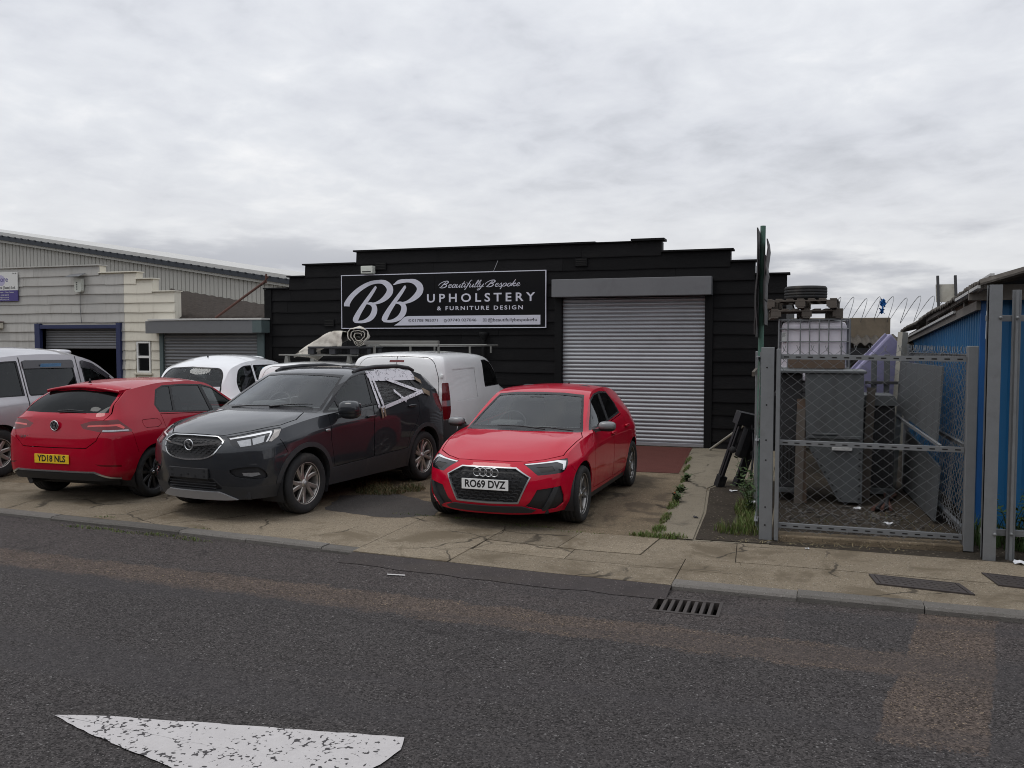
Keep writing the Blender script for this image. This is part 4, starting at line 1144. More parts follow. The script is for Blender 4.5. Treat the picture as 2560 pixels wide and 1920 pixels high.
def car_surface(sp, n=6, m=6):
    C = 13
    xs = sp['xs']
    rows = []
    for r in range(4):
        z = sp['z'][r]; z = z if isinstance(z, (list, tuple)) else [z] * C
        dx = sp.get('dx', [0] * 4)[r]
        dxl = dx if isinstance(dx, (list, tuple)) else [dx] * C
        rows.append([(xs[c] + dxl[c], sp['y'][r][c], z[c]) for c in range(C)])
    belt = sp['belt']; cant = sp['cant']; top = sp['top']
    rows.append([tuple(b) for b in belt])
    pf = sp.get('pf', 2.4); pr = sp.get('pr', 2.6)
    fe = [plan_ext(rows[r][0], *sp['front'][r], pf) for r in range(4)] + [plan_ext(belt[0], *top[0], pf)]
    re = [plan_ext(rows[r][-1], *sp['rear'][r], pr) for r in range(4)] + [plan_ext(belt[-1], *top[-1], pr)]
    q = sp.get('crown', 2.2)
    r5 = [fe[4][0]] + [tuple(c) for c in cant] + [re[4][0]]
    r7 = [fe[4][2]] + [(top[c][0], 0.0, top[c][1]) for c in range(1, 12)] + [re[4][2]]
    r6 = [fe[4][1]]
    for c in range(1, 12):
        k = 0.53 ** q
        a, b = r5[c], r7[c]
        r6.append((b[0] + (a[0] - b[0]) * k, a[1] * 0.53, b[2] + (a[2] - b[2]) * k))
    r6.append(re[4][1])
    full = [fe[r][::-1] + rows[r] + re[r] for r in range(5)]
    shc = sp.get('sharp_cols', ())
    D = [spl(full[r], n, [c + 3 for c in shc] if r == 4 else (), True, True) for r in range(5)]
    T = [spl(x, n, shc) for x in (r5, r6, r7)]
    a0, a1 = 3 * n, 15 * n
    grid = []
    shr = sp.get('sharp_rows', (4, 5))
    for j in range(18 * n + 1):
        if a0 <= j <= a1:
            pts = [D[r][j] for r in range(5)] + [t[j - a0] for t in T]
            grid.append(spl(pts, m, shr, False, True))
        else:
            grid.append(spl([D[r][j] for r in range(5)], m, sp.get('sharp_front', ())))
    # make the bonnet's front edge and the tail's top edge meet the end patches exactly
    def snap(jc, ext, step):
        col = grid[jc]
        tgt = spl([col[4 * m]] + [Vector(p) for p in ext], m)
        src = np.array([D[4][jc - step * t * n // m if False else jc] for t in range(1)])
        line = [D[4][jc + step * i] for i in range(0, 3 * n + 1)]
        line = np.array(line)
        tq = np.linspace(0, 3 * n, 3 * m + 1)
        ln = np.array([line[int(t)] + (line[min(int(t) + 1, 3 * n)] - line[int(t)]) * (t - int(t)) for t in tq])
        delta = ln - col[4 * m:7 * m + 1]
        for i in range(n):
            k = (1 - i / n) ** 2
            grid[jc - step * i][4 * m:7 * m + 1] += delta * k
    snap(a0, fe[4], -1)
    snap(a1, re[4], 1)
    bm = bmesh.new()
    V = {}
    def vert(j, i):
        key = (j, i)
        if key in V: return V[key]
        co = grid[j][i].copy()
        if co[1] < 0.004 and (i == 7 * m or j in (0, 18 * n)): co[1] = 0.0
        v = bm.verts.new(co); V[key] = v
        return v
    for j in range(18 * n):
        top_i = 7 * m if (a0 <= j < a1) else 4 * m
        for i in range(top_i):
            bm.faces.new((vert(j, i), vert(j + 1, i), vert(j + 1, i + 1), vert(j, i + 1)))
    bmesh.ops.remove_doubles(bm, verts=bm.verts[:], dist=0.002)
    bmesh.ops.dissolve_degenerate(bm, dist=0.0005, edges=bm.edges[:])
    return bm

SIDE = (Vector((1, 0, 0)), Vector((0, 0, 1)), Vector((0, 1, 0)))
FRONT = (Vector((0, 1, 0)), Vector((0, 0, 1)), Vector((1, 0, 0)))
REAR = (Vector((0, 1, 0)), Vector((0, 0, 1)), Vector((-1, 0, 0)))
TOP = (Vector((1, 0, 0)), Vector((0, 1, 0)), Vector((0, 0, 1)))

def inside(p, poly):
    x, y = p; c = False; n = len(poly); j = n - 1
    for i in range(n):
        xi, yi = poly[i]; xj, yj = poly[j]
        if (yi > y) != (yj > y) and x < (xj - xi) * (y - yi) / (yj - yi) + xi: c = not c
        j = i
    return c

def offset_poly(poly, d):
    n = len(poly); out = []
    A = sum(poly[i][0] * poly[(i + 1) % n][1] - poly[(i + 1) % n][0] * poly[i][1] for i in range(n))
    s = 1 if A > 0 else -1
    for i in range(n):
        p0 = Vector(poly[i - 1]); p1 = Vector(poly[i]); p2 = Vector(poly[(i + 1) % n])
        a = (p1 - p0).normalized(); b = (p2 - p1).normalized()
        n1 = Vector((a.y, -a.x)) * s; n2 = Vector((b.y, -b.x)) * s
        k = n1 + n2
        if k.length < 1e-6: k = n1
        k.normalize()
        out.append(tuple(p1 + k * (d / max(0.45, k.dot(n1)))))
    return out

def smooth_poly(poly, k=4):
    """closed Catmull-Rom through the points"""
    n = len(poly); out = []
    P = [np.array(p, float) for p in poly]
    for i in range(n):
        p0, p1, p2, p3 = P[i - 1], P[i], P[(i + 1) % n], P[(i + 2) % n]
        for j in range(k):
            u = j / k
            out.append(tuple(0.5 * ((2 * p1) + (-p0 + p2) * u + (2 * p0 - 5 * p1 + 4 * p2 - p3) * u * u + (-p0 + 3 * p1 - 3 * p2 + p3) * u**3)))
    return out

def round_poly(poly, rad, k=3):
    """polygon with rounded corners; rad a number or one per corner"""
    n = len(poly); out = []
    for i in range(n):
        r = rad[i] if isinstance(rad, (list, tuple)) else rad
        p0 = Vector(poly[i - 1]); p1 = Vector(poly[i]); p2 = Vector(poly[(i + 1) % n])
        a = p0 - p1; b = p2 - p1
        t = min(r, a.length * 0.45, b.length * 0.45)
        if t < 1e-4: out.append(tuple(p1)); continue
        A = p1 + a.normalized() * t; B = p1 + b.normalized() * t
        for j in range(k + 1):
            u = j / k
            out.append(tuple(A * (1 - u) ** 2 + p1 * 2 * u * (1 - u) + B * u * u))
    return out

def circle(cx, cz, r, n=28, a0=0, a1=360):
    return [(cx + r * math.cos(R(a0 + (a1 - a0) * i / n)), cz + r * math.sin(R(a0 + (a1 - a0) * i / n))) for i in range(n if a1 - a0 >= 360 else n + 1)]

class Body:
    def __init__(self, sp):
        self.bm = car_surface(sp)
        ref = self.bm.copy()
        bmesh.ops.triangulate(ref, faces=ref.faces[:])
        # mirrored copy so that normals are right on the centre line
        g = bmesh.ops.duplicate(ref, geom=ref.verts[:] + ref.edges[:] + ref.faces[:])['geom']
        for v in g:
            if isinstance(v, bmesh.types.BMVert): v.co.y *= -1
        bmesh.ops.reverse_faces(ref, faces=[f for f in g if isinstance(f, bmesh.types.BMFace)])
        bmesh.ops.remove_doubles(ref, verts=ref.verts[:], dist=0.0005)
        bmesh.ops.recalc_face_normals(ref, faces=ref.faces[:])
        me = bpy.data.meshes.new('ref'); ref.to_mesh(me)
        for p in me.polygons: p.use_smooth = True
        me.set_sharp_from_angle(angle=R(33))
        cn = [Vector(c.vector) for c in me.corner_normals]
        self.tri = [([me.vertices[i].co.copy() for i in p.vertices], [cn[l] for l in p.loop_indices]) for p in me.polygons]
        # orientation: outward
        self.bvh = BVHTree.FromPolygons([v.co.copy() for v in me.vertices], [tuple(p.vertices) for p in me.polygons])
        s = sum((Vector(p.normal).dot(Vector(p.center) - Vector((0, 0, 0.6)))) * p.area for p in me.polygons)
        self.sgn = 1 if s > 0 else -1
        bpy.data.meshes.remove(me); ref.free()
        self.lay = self.bm.faces.layers.int.new('part')
        bmesh.ops.recalc_face_normals(self.bm, faces=self.bm.faces[:])
        s = sum(f.normal.dot(f.calc_center_median() - Vector((0, 0, 0.6))) * f.calc_area() for f in self.bm.faces)
        if s < 0: bmesh.ops.reverse_faces(self.bm, faces=self.bm.faces[:])
        self.names = ['body']
    def nrm(self, p, toward):
        q = p + (toward - p) * 0.03
        loc, _, i, _ = self.bvh.find_nearest(q)
        vs, ns = self.tri[i]
        a, b, c = vs
        v0 = b - a; v1 = c - a; v2 = loc - a
        d00 = v0.dot(v0); d01 = v0.dot(v1); d11 = v1.dot(v1); d20 = v2.dot(v0); d21 = v2.dot(v1)
        den = d00 * d11 - d01 * d01
        if abs(den) < 1e-14: n = ns[0]
        else:
            v = (d11 * d20 - d01 * d21) / den; w = (d00 * d21 - d01 * d20) / den
            n = ns[0] * (1 - v - w) + ns[1] * v + ns[2] * w
        return n.normalized() * self.sgn
    def cut(self, name, poly, basis, filt=None, frm=None, facing=0.05):
        """assign the faces inside a polygon (seen along basis[2]) to a part"""
        ea, eb, dv = basis
        lay = self.lay
        if name not in self.names: self.names.append(name)
        pid = self.names.index(name)
        fids = None if frm is None else {self.names.index(x) for x in frm if x in self.names}
        a0 = min(p[0] for p in poly) - 0.002; a1 = max(p[0] for p in poly) + 0.002
        b0 = min(p[1] for p in poly) - 0.002; b1 = max(p[1] for p in poly) + 0.002
        def ok(f):
            if fids is not None and f[lay] not in fids: return False
            if f.normal.dot(dv) < facing: return False
            if filt is not None and not filt(f.calc_center_median()): return False
            return True
        def ab(f):
            A = [v.co.dot(ea) for v in f.verts]; B = [v.co.dot(eb) for v in f.verts]
            return min(A), max(A), min(B), max(B)
        cands = set()
        for f in self.bm.faces:
            if not ok(f): continue
            x0, x1, y0, y1 = ab(f)
            if x1 < a0 or x0 > a1 or y1 < b0 or y0 > b1: continue
            cands.add(f)
        n = len(poly)
        for i in range(n):
            p = poly[i]; q = poly[(i + 1) % n]
            dx, dy = q[0] - p[0], q[1] - p[1]
            L = math.hypot(dx, dy)
            if L < 1e-5: continue
            s0, s1 = min(p[0], q[0]) - 0.001, max(p[0], q[0]) + 0.001
            t0, t1 = min(p[1], q[1]) - 0.001, max(p[1], q[1]) + 0.001
            sel = []
            for f in cands:
                x0, x1, y0, y1 = ab(f)
                if x1 < s0 or x0 > s1 or y1 < t0 or y0 > t1: continue
                sel.append(f)
            if not sel: continue
            geom = set(sel)
            for f in sel: geom.update(f.edges); geom.update(f.verts)
            nv = (ea * dy - eb * dx) / L
            for f in sel: cands.discard(f)
            r = bmesh.ops.bisect_plane(self.bm, geom=list(geom), dist=0.0006, plane_co=ea * p[0] + eb * p[1], plane_no=nv)
            for g in r['geom']:
                if isinstance(g, bmesh.types.BMFace) and g.is_valid: cands.add(g)
        for f in cands:
            if not f.is_valid: continue
            f.normal_update()
            if not ok(f): continue
            c = f.calc_center_median()
            if inside((c.dot(ea), c.dot(eb)), poly): f[lay] = pid
        return self
    def gap(self, name, poly, basis, w=0.009, filt=None, frm=('body',), facing=0.05):
        """a panel with a real shut gap round it"""
        self.cut('_gap', offset_poly(poly, w), basis, filt, frm, facing)
        self.cut(name, poly, basis, filt, ('_gap',), facing)
        return self
    def collect(self, ids):
        lay = self.lay
        return [f for f in self.bm.faces if f[lay] in ids]
    def build(self, name, mat, parent, srcs=None, mode='merge', inset=0.0, flange=0.012, dome=None):
        """mode merge: both halves one object; pair: one object each side"""
        ids = {self.names.index(s) for s in (srcs or [name]) if s in self.names}
        faces = self.collect(ids)
        if not faces: return []
        res = []
        def half(sides):
            vs = []; fs = []; ns = []; idx = {}
            for s in sides:
                cnt = {}
                for f in faces:
                    for e in f.edges: cnt[e] = cnt.get(e, 0) + 1
                for f in faces:
                    c = f.calc_center_median()
                    loop = []; ln = []
                    for v in f.verts:
                        key = (s, v)
                        nn = self.nrm(v.co, c)
                        if nn.dot(f.normal) < 0.2: nn = f.normal.copy()
                        if key not in idx:
                            p = v.co - f.normal * inset if inset else v.co
                            idx[key] = len(vs)
                            vs.append((p.x, p.y * s, p.z))
                        loop.append(idx[key]); ln.append((nn.x, nn.y * s, nn.z))
                    if s < 0: loop.reverse(); ln.reverse()
                    fs.append(loop); ns += ln
                if flange > 0:
                    for f in faces:
                        c = f.calc_center_median()
                        for l in f.loops:
                            e = l.edge
                            if cnt[e] != 1: continue
                            if abs(e.verts[0].co.y) < 0.003 and abs(e.verts[1].co.y) < 0.003: continue
                            a, b = l.vert, l.link_loop_next.vert
                            n = f.normal
                            i0, i1 = idx[(s, a)], idx[(s, b)]
                            A = Vector(vs[i0]); B = Vector(vs[i1])
                            off = Vector((n.x, n.y * s, n.z)) * flange
                            k = len(vs); vs.append(tuple(A - off)); vs.append(tuple(B - off))
                            q = [i1, i0, k, k + 1]
                            fn = (B - A).cross(-off).normalized() * -1
                            if s < 0: q.reverse(); fn = -fn
                            fs.append(q); ns += [tuple(fn)] * 4
            me = bpy.data.meshes.new(name)
            me.from_pydata(vs, [], fs)
            me.polygons.foreach_set('use_smooth', [True] * len(fs))
            me.materials.append(M(mat))
            me.normals_split_custom_set(ns)
            return me
        for sides in (((1, -1),) if mode == 'merge' else ((1,), (-1,))):
            res.append(obj(name, half(sides), parent))
        return res

def tyre_mesh(Rt, rr, w):
    h = w / 2
    mb = MB()
    s = Rt - rr
    prof = [(rr - 0.012, -h * 0.72), (rr + 0.006, -h * 0.86), (rr + s * 0.25, -h * 0.97), (rr + s * 0.5, -h), (rr + s * 0.78, -h * 0.97), (Rt - 0.012, -h * 0.86), (Rt - 0.002, -h * 0.7)]
    g = 0.006
    for t in (-0.42, 0.0, 0.42):
        prof += [(Rt, h * (t - 0.07)), (Rt - g, h * (t - 0.055)), (Rt - g, h * (t + 0.055)), (Rt, h * (t + 0.07))]
    prof += [(r, -t) for r, t in prof[:7][::-1]]
    mb.lathe(prof, 44, 'y')
    me = mb.mesh('tyre', 'rubber')
    return me

def rim_mesh(rr, w, spokes, mat, face=0.7, lip=0.012):
    """spokes: list of (angle_in, angle_out, width_in, width_out) in degrees and metres; outer face towards +y"""
    h = w / 2; yf = h * face
    mb = MB()
    mb.lathe([(rr * 0.93, -h * 0.7), (rr * 0.90, -h * 0.2), (rr * 0.93, yf * 0.7), (rr * 0.985, yf + 0.012), (rr + 0.004, yf + 0.016), (rr + 0.006, yf + 0.006), (rr - lip, yf - 0.004)], 44, 'y')
    mb.lathe([(0.0, yf - 0.002), (rr * 0.10, yf - 0.002), (rr * 0.13, yf - 0.008), (rr * 0.21, yf - 0.012), (rr * 0.22, yf - 0.05)], 20, 'y')
    for (a, b, wi, wo) in spokes:
        N = 5
        L = []
        for i in range(N + 1):
            t = i / N
            r = rr * (0.18 + 0.79 * t)
            ang = R(a + (b - a) * t)
            wd = (wi + (wo - wi) * t) / 2
            c = Vector((r * math.cos(ang), 0, r * math.sin(ang)))
            tn = Vector((-math.sin(ang), 0, math.cos(ang)))
            y = yf - 0.012 - 0.008 * math.sin(t * math.pi) + 0.006 * t
            L.append((c + tn * wd, c + tn * wd * 0.62, c - tn * wd * 0.62, c - tn * wd, y))
        vs = []; fs = []
        for (p, p2, q2, q, y) in L:
            vs += [(p.x, y - 0.03, p.z), (p.x, y - 0.006, p.z), (p2.x, y, p2.z), (q2.x, y, q2.z), (q.x, y - 0.006, q.z), (q.x, y - 0.03, q.z)]
        for i in range(N):
            o = i * 6
            for k in range(5): fs.append((o + k, o + k + 1, o + k + 7, o + k + 6))
        mb.add(vs, fs, False)
    return mb.mesh('rim', mat)

def add_wheels(root, axles, yo, Rt, rr, w, spokes, rim_mat, cap_mat='chrome', steer=0.0):
    """four wheels; outer faces at +-yo"""
    tm = tyre_mesh(Rt, rr, w); rm = rim_mesh(rr, w, spokes, rim_mat)
    d = MB(); d.lathe([(0.02, -w * 0.2), (rr * 0.62, -w * 0.2), (rr * 0.62, -w * 0.12), (0.05, -w * 0.12)], 28, 'y')
    d.lathe([(rr * 0.92, -w * 0.3), (rr * 0.5, -w * 0.34), (0.01, -w * 0.34)], 28, 'y')
    dm = d.mesh('wheel', 'dark_metal')
    c = MB(); c.lathe([(0.0, w / 2 * 0.7 + 0.004), (rr * 0.085, w / 2 * 0.7 + 0.003), (rr * 0.10, w / 2 * 0.7 - 0.004)], 18, 'y')
    cm = c.mesh('hub_cap', cap_mat)
    k = 0
    for ax in axles:
        for s in (1, -1):
            wh = obj('wheel', dm, root)
            wh.location = (ax, s * (yo - w / 2), Rt - 0.004)
            st = R(steer) if ax > 0 else 0.0
            wh.rotation_euler = (0, R(rnd.uniform(0, 72)), st + (0 if s > 0 else math.pi))
            wh.rotation_mode = 'ZYX' if False else 'XYZ'
            for nm, me in (('tyre', tm), ('rim', rm), ('hub_cap', cm)): obj(nm, me, wh)
            k += 1

def arch_liners(root, axles, zc, rad, yo, yi):
    for ax in axles:
        for s in (1, -1):
            mb = MB()
            n = 18
            A = [R(-25 + 230 * i / n) for i in range(n + 1)]
            vs = [(ax + rad * math.cos(a), s * y, zc + rad * math.sin(a)) for y in (yo, yi) for a in A]
            mb.add(vs, [(i, i + 1, n + 2 + i, n + 1 + i) for i in range(n)], True)
            mb.add([(ax + rad * math.cos(a), s * yi, zc + rad * math.sin(a)) for a in A], [tuple(range(n + 1))])
            mb.build('arch_liner', 'black_plastic', root)

def pod(name, mat, parent, c, rx, ry, rz, e=2.6, rot=(0, 0, 0), flat=None):
    """a rounded pod (superellipsoid)"""
    mb = MB(); nu, nv = 18, 12
    f = lambda t, q: math.copysign(abs(t) ** (2 / q), t)
    vs = []
    for j in range(nv + 1):
        b = -math.pi / 2 + math.pi * j / nv
        for i in range(nu):
            a = 2 * math.pi * i / nu
            vs.append((rx * f(math.cos(b), e) * f(math.cos(a), e), ry * f(math.cos(b), e) * f(math.sin(a), e), rz * f(math.sin(b), e)))
    if flat is not None: vs = [flat(v) for v in vs]
    fs = [(j * nu + i, j * nu + (i + 1) % nu, (j + 1) * nu + (i + 1) % nu, (j + 1) * nu + i) for j in range(nv) for i in range(nu)]
    mb.add(vs, fs, True)
    o = mb.build(name, mat, parent)
    o.location = c; o.rotation_euler = rot
    return o

def seat(root, x, y, z, w=0.50, h=0.62, mat='seat_cloth', rest=True):
    """a car seat facing forward"""
    mb = MB()
    mb.bbox(x - 0.24, x + 0.27, y - w / 2, y + w / 2, z - 0.08, z + 0.10, 0.05)
    bm = bmesh.new(); bmesh.ops.create_cube(bm, size=1.0)
    for v in bm.verts:
        v.co = (v.co.x * 0.13, v.co.y * w, v.co.z * h)
    for v in bm.verts:
        if v.co.z > 0: v.co.y *= 0.86
    bmesh.ops.bevel(bm, geom=bm.edges[:], offset=0.05, segments=3, affect='EDGES', profile=0.5)
    mt = Matrix.Translation((x - 0.30, y, z + 0.08 + h / 2)) @ Matrix.Rotation(R(-14), 4, 'Y')
    bmesh.ops.transform(bm, matrix=mt, verts=bm.verts[:])
    for i, v in enumerate(bm.verts): v.index = i
    mb.add([v.co[:] for v in bm.verts], [[v.index for v in f.verts] for f in bm.faces], True)
    bm.free()
    o = mb.build('seat', mat, root)
    if rest:
        hr = pod('headrest', mat, o, (x - 0.385, y, z + 0.17 + h), 0.055, 0.125, 0.095, 3.2, (0, R(-12), 0))
    return o

def cabin(root, x_dash, z_belt, x_front, x_rear, yw, z_seat, hh, wheel_y=-0.36, seat_h=0.62, rear=True, back=-1.5):
    mb = MB()
    mb.bbox(x_dash - 0.30, x_dash + 0.28, -yw, yw, z_belt - 0.25, z_belt - 0.01, 0.06)
    mb.bbox(x_dash - 0.36, x_dash - 0.10, wheel_y - 0.18, wheel_y + 0.18, z_belt - 0.03, z_belt + 0.05, 0.03)
    mb.build('dashboard', 'interior', root)
    mb = MB()
    mb.box(back, x_dash + 0.3, -yw, yw, 0.28, 0.32)
    for s in (1, -1):
        mb.box(back, x_dash + 0.2, s * yw - 0.01, s * yw + 0.01, 0.3, z_belt - 0.03)
    mb.box(back - 0.02, back, -yw, yw, 0.3, z_belt - 0.06)
    mb.build('cabin_lining', 'interior', root)
    st = MB()
    a = [2 * math.pi * i / 24 for i in range(24)]
    st.tube([(0, 0.18 * math.cos(t), 0.18 * math.sin(t)) for t in a], 0.015, 8, True)
    st.bbox(-0.02, 0.03, -0.07, 0.07, -0.06, 0.05, 0.02)
    st.bar((0, -0.17, 0), (0, 0.17, 0), 0.02, 0.03)
    st.bar((0, 0, -0.17), (0, 0, 0), 0.02, 0.03, (1, 0, 0))
    o = st.build('steering_wheel', 'black_plastic', root)
    o.location = (x_dash - 0.40, wheel_y, z_belt - 0.02); o.rotation_euler = (0, R(-24), 0)
    for y in (0.36, -0.36): seat(root, x_front, y, z_seat, 0.50, seat_h)
    if rear:
        seat(root, x_rear, 0.0, z_seat + 0.02, yw * 1.75, seat_h - 0.06, rest=False)
        for y in (0.34, -0.34):
            pod('headrest', 'seat_cloth', root, (x_rear - 0.37, y, z_seat + 0.14 + seat_h - 0.04), 0.05, 0.12, 0.07, 3.0)

def plate(root, body, back, loc, facing, name='number_plate'):
    """UK plate 520 x 111 mm; facing +1 front, -1 rear"""
    mb = MB(); mb.bbox(-0.004, 0.004, -0.26, 0.26, -0.0555, 0.0555, 0.0035)
    o = mb.build(name, back, root)
    o.location = loc; o.rotation_euler = (0, 0, 0 if facing > 0 else math.pi)
    text('lettering', body, 0.107, 'plate_ink', o, (0.0046, 0, 0), (R(90), 0, R(90)), 0.90, 0.0030, space=1.0)
    return o
# ================================================================== right-hand side: compound, stores, blue unit
pm('galv_post', (0.215, 0.222, 0.228), 0.55, 0.35, var=0.16, vs=9, bump=0.12, bs=60, dirt=(0.15, 0.15, 0.15), damt=0.35, ds=7)
pm('galv_wire', (0.22, 0.228, 0.232), 0.55, 0.4, var=0.10)
pm('galv_sheet', (0.105, 0.113, 0.117), 0.6, 0.25, var=0.14, vs=3, dirt=(0.065, 0.064, 0.062), damt=0.5, ds=2.5, streak=True)
pm('dark_steel', (0.035, 0.035, 0.037), 0.7, 0.2, var=0.3, vs=5)
pm('blue_steel', (0.010, 0.115, 0.270), 0.5, 0.05, var=0.16, vs=1.6, coords='world', dirt=(0.02, 0.085, 0.18), damt=0.4, ds=1.4, streak=True)
pm('blue_bright', (0.008, 0.085, 0.27), 0.45, var=0.12, coords='world')
pm('weathered_wood', (0.115, 0.098, 0.082), 0.9, var=0.35, vs=5, bump=0.5, bs=30, cs=(1, 8, 8), dirt=(0.05, 0.043, 0.036), damt=0.4, ds=5)
pm('timber_brown', (0.115, 0.078, 0.055), 0.85, var=0.3, vs=4, bump=0.5, bs=30, cs=(1, 8, 8))
pm('grey_timber', (0.165, 0.150, 0.135), 0.9, var=0.3, vs=4, bump=0.5, bs=30)
pm('pale_wood', (0.36, 0.345, 0.30), 0.8, var=0.2, vs=6, dirt=(0.20, 0.18, 0.14), damt=0.4, ds=5)
pm('ibc_white', (0.74, 0.70, 0.75), 0.45, var=0.05, vs=2, dirt=(0.45, 0.42, 0.42), damt=0.3, ds=2)
pm('lilac', (0.27, 0.255, 0.395), 0.6, var=0.15, vs=3, bump=0.3, bs=9, bd=0.02, dirt=(0.16, 0.15, 0.26), damt=0.4, ds=3)
pm('orange_render', (0.185, 0.150, 0.108), 0.95, var=0.25, vs=3, bump=0.6, bs=30, coords='world', dirt=(0.10, 0.085, 0.065), damt=0.45, ds=4)
pm('cream_render', (0.34, 0.32, 0.26), 0.9, var=0.15, vs=3, coords='world', dirt=(0.2, 0.18, 0.14), damt=0.4, ds=2, streak=True)
pm('green_paint', (0.070, 0.150, 0.115), 0.65, var=0.2, vs=8, dirt=(0.085, 0.045, 0.035), damt=0.55, ds=7)
pm('sign_back', (0.070, 0.066, 0.066), 0.7, 0.2, var=0.3, vs=5, dirt=(0.10, 0.06, 0.07), damt=0.4, ds=4)
pm('moss_sheet', (0.100, 0.090, 0.080), 0.95, spec=0.05, var=0.35, vs=7, bump=0.9, bs=26, bd=0.01, coords='world', dirt=(0.20, 0.19, 0.165), damt=0.35, ds=11)
pm('white_pipe', (0.52, 0.52, 0.51), 0.5, var=0.1, dirt=(0.3, 0.28, 0.25), damt=0.4, ds=5)
pm('blue_rag', (0.015, 0.16, 0.48), 0.7, var=0.2)
pm('truck_black', (0.020, 0.021, 0.024), 0.5, 0.15, var=0.25, vs=8, dirt=(0.06, 0.052, 0.045), damt=0.35, ds=6)

def chainlink(parent, p, q, z0, z1, w=.066, h=.104, r=.0028, spikes=True, seed=1):
    """woven diamond mesh between two ground points"""
    p = Vector((*p, 0)); q = Vector((*q, 0)); d = q - p; L = d.length; d.normalize(); nn = Vector((-d.y, d.x, 0))
    rg = random.Random(seed)
    n = int(L / w); mb = MB(); ns = int((z1 - z0) / (h / 2))
    for i in range(n + 1):
        pts = []
        for j in range(ns + 1):
            u = i * w + (w / 2 if (j + i) % 2 else -w / 2) * 1.02
            u = min(max(u, 0), L)
            z = z0 + j * h / 2
            bow = .010 * math.sin(z * 2.3 + i * .13) + .006 * math.sin(i * .7)
            pts.append(p + d * u + nn * (bow + (.003 if (i + j) % 2 else -.003)) + Vector((0, 0, z + .004 * math.sin(i * .9 + j * .3))))
        if spikes and i < n:
            pts.append(pts[-1] + d * (w * .22 * (1 if (ns + i) % 2 else -1)) + Vector((0, 0, .045)))
        mb.tube(pts, r, 4, cap=False)
    o = mb.build('mesh_wire', 'galv_wire', parent, fix=False)
    o['kind'] = 'stuff'
    return o
def slotted_rail(parent, p, q, z0, z1, name='rail'):
    p = Vector((*p, z0)); q = Vector((*q, z1)); d = (q - p).normalized()
    mb = MB(); mb.bar(p, q, .006, .046); mb.bar(p + Vector((0, .02, .022)), q + Vector((0, .02, .022)), .04, .006)
    o = mb.build(name, 'galv_post', parent)
    mb = MB(); L = (q - p).length; k = int(L / .105); nn = Vector((d.y, -d.x, 0)) * .0035
    for i in range(k):
        c = p + d * ((i + .5) * L / k) + nn
        mb.obox(c, d * .024, nn * .3, Vector((0, 0, .006)))
    tag(mb.build('rail_slot', 'pit_dark', o), kind='stuff')
    return o
# front gate panel
fp = empty('mesh_gate', (0, 0, 0)); tag(fp, 'galvanised chain link gate panel with three slotted rails across the compound front', 'gate')
chainlink(fp, (-.225, 9.055), (1.43, 9.135), .075, 1.90)
slotted_rail(fp, (-.225, 9.04), (1.44, 9.12), 1.825, 1.81); slotted_rail(fp, (-.225, 9.04), (1.44, 9.12), .975, .955); slotted_rail(fp, (-.225, 9.04), (1.44, 9.12), .145, .125)
mb = MB(); mb.bbox(-.262, -.222, 8.985, 9.05, .0, 1.905, .006); mb.build('stile', 'galv_post', fp)
gp = empty('gate_post', (-.345, 9.02, 0)); tag(gp, 'broad galvanised gate post left of the chain link gate', 'post', 'compound posts')
mb = MB(); mb.bbox(-.062, .062, -.03, -.018, 0, 1.92, .003); mb.bbox(-.062, .062, .04, .052, 0, 1.92, .003); mb.bbox(-.006, .006, -.02, .042, 0, 1.92, .001); mb.build('section', 'galv_post', gp)
mb = MB()
for z in (.15, .33, .8, 1.0, 1.35, 1.72): mb.lathe([(0, -.003), (.008, -.003), (.008, .001)], 10, 'y', (-.005, -.030, z))
mb.build('bolt_hole', 'pit_dark', gp)
gp = empty('gate_post', (1.49, 9.13, 0)); tag(gp, 'galvanised corner post at the right end of the chain link gate', 'post', 'compound posts')
mb = MB(); mb.bbox(-.045, .045, -.045, .045, 0, 1.935, .006); mb.build('section', 'galv_post', gp)
# right side panel
sp2 = empty('mesh_fence', (0, 0, 0)); tag(sp2, 'chain link side fence running back beside the blue wall', 'fence', 'chain link side fences')
chainlink(sp2, (1.50, 9.2), (1.36, 13.2), .06, 1.90, seed=3)
slotted_rail(sp2, (1.515, 9.2), (1.375, 13.2), 1.83, 1.80); slotted_rail(sp2, (1.515, 9.2), (1.375, 13.2), .95, .95); slotted_rail(sp2, (1.515, 9.2), (1.375, 13.2), .13, .12)
mb = MB(); mb.bbox(1.315, 1.375, 13.2, 13.26, 0, 1.93, .006); mb.build('post', 'galv_post', sp2)
# left side panel
sp3 = empty('mesh_fence', (0, 0, 0)); tag(sp3, 'chain link side fence seen edge on behind the left gate post', 'fence', 'chain link side fences')
chainlink(sp3, (-.43, 9.15), (-.50, 12.9), .06, 1.84, seed=5)
slotted_rail(sp3, (-.445, 9.12), (-.515, 12.9), 1.80, 1.80); slotted_rail(sp3, (-.445, 9.12), (-.515, 12.9), .95, .95); slotted_rail(sp3, (-.445, 9.12), (-.515, 12.9), .13, .13)
for y in (10.6, 12.9):
    mb = MB(); mb.bbox(-.545, -.485, y, y + .06, 0, 1.86, .006); mb.build('post', 'galv_post', sp3)
mb = MB(); mb.bar((-.53, 9.9, 1.62), (-.53, 12.6, 1.70), .03, .05); mb.build('brace', 'weathered_wood', sp3)
# concrete edge under the gate
kb = MB(); kb.bbox(-.24, 1.45, 9.0, 9.22, -.05, .055, .015); kb.v = [(x, y + (x + .24) * .048, z) for x, y, z in kb.v]
tag(kb.build('gate_plinth', 'concrete_yard'), 'low worn concrete plinth under the chain link gate', 'plinth')

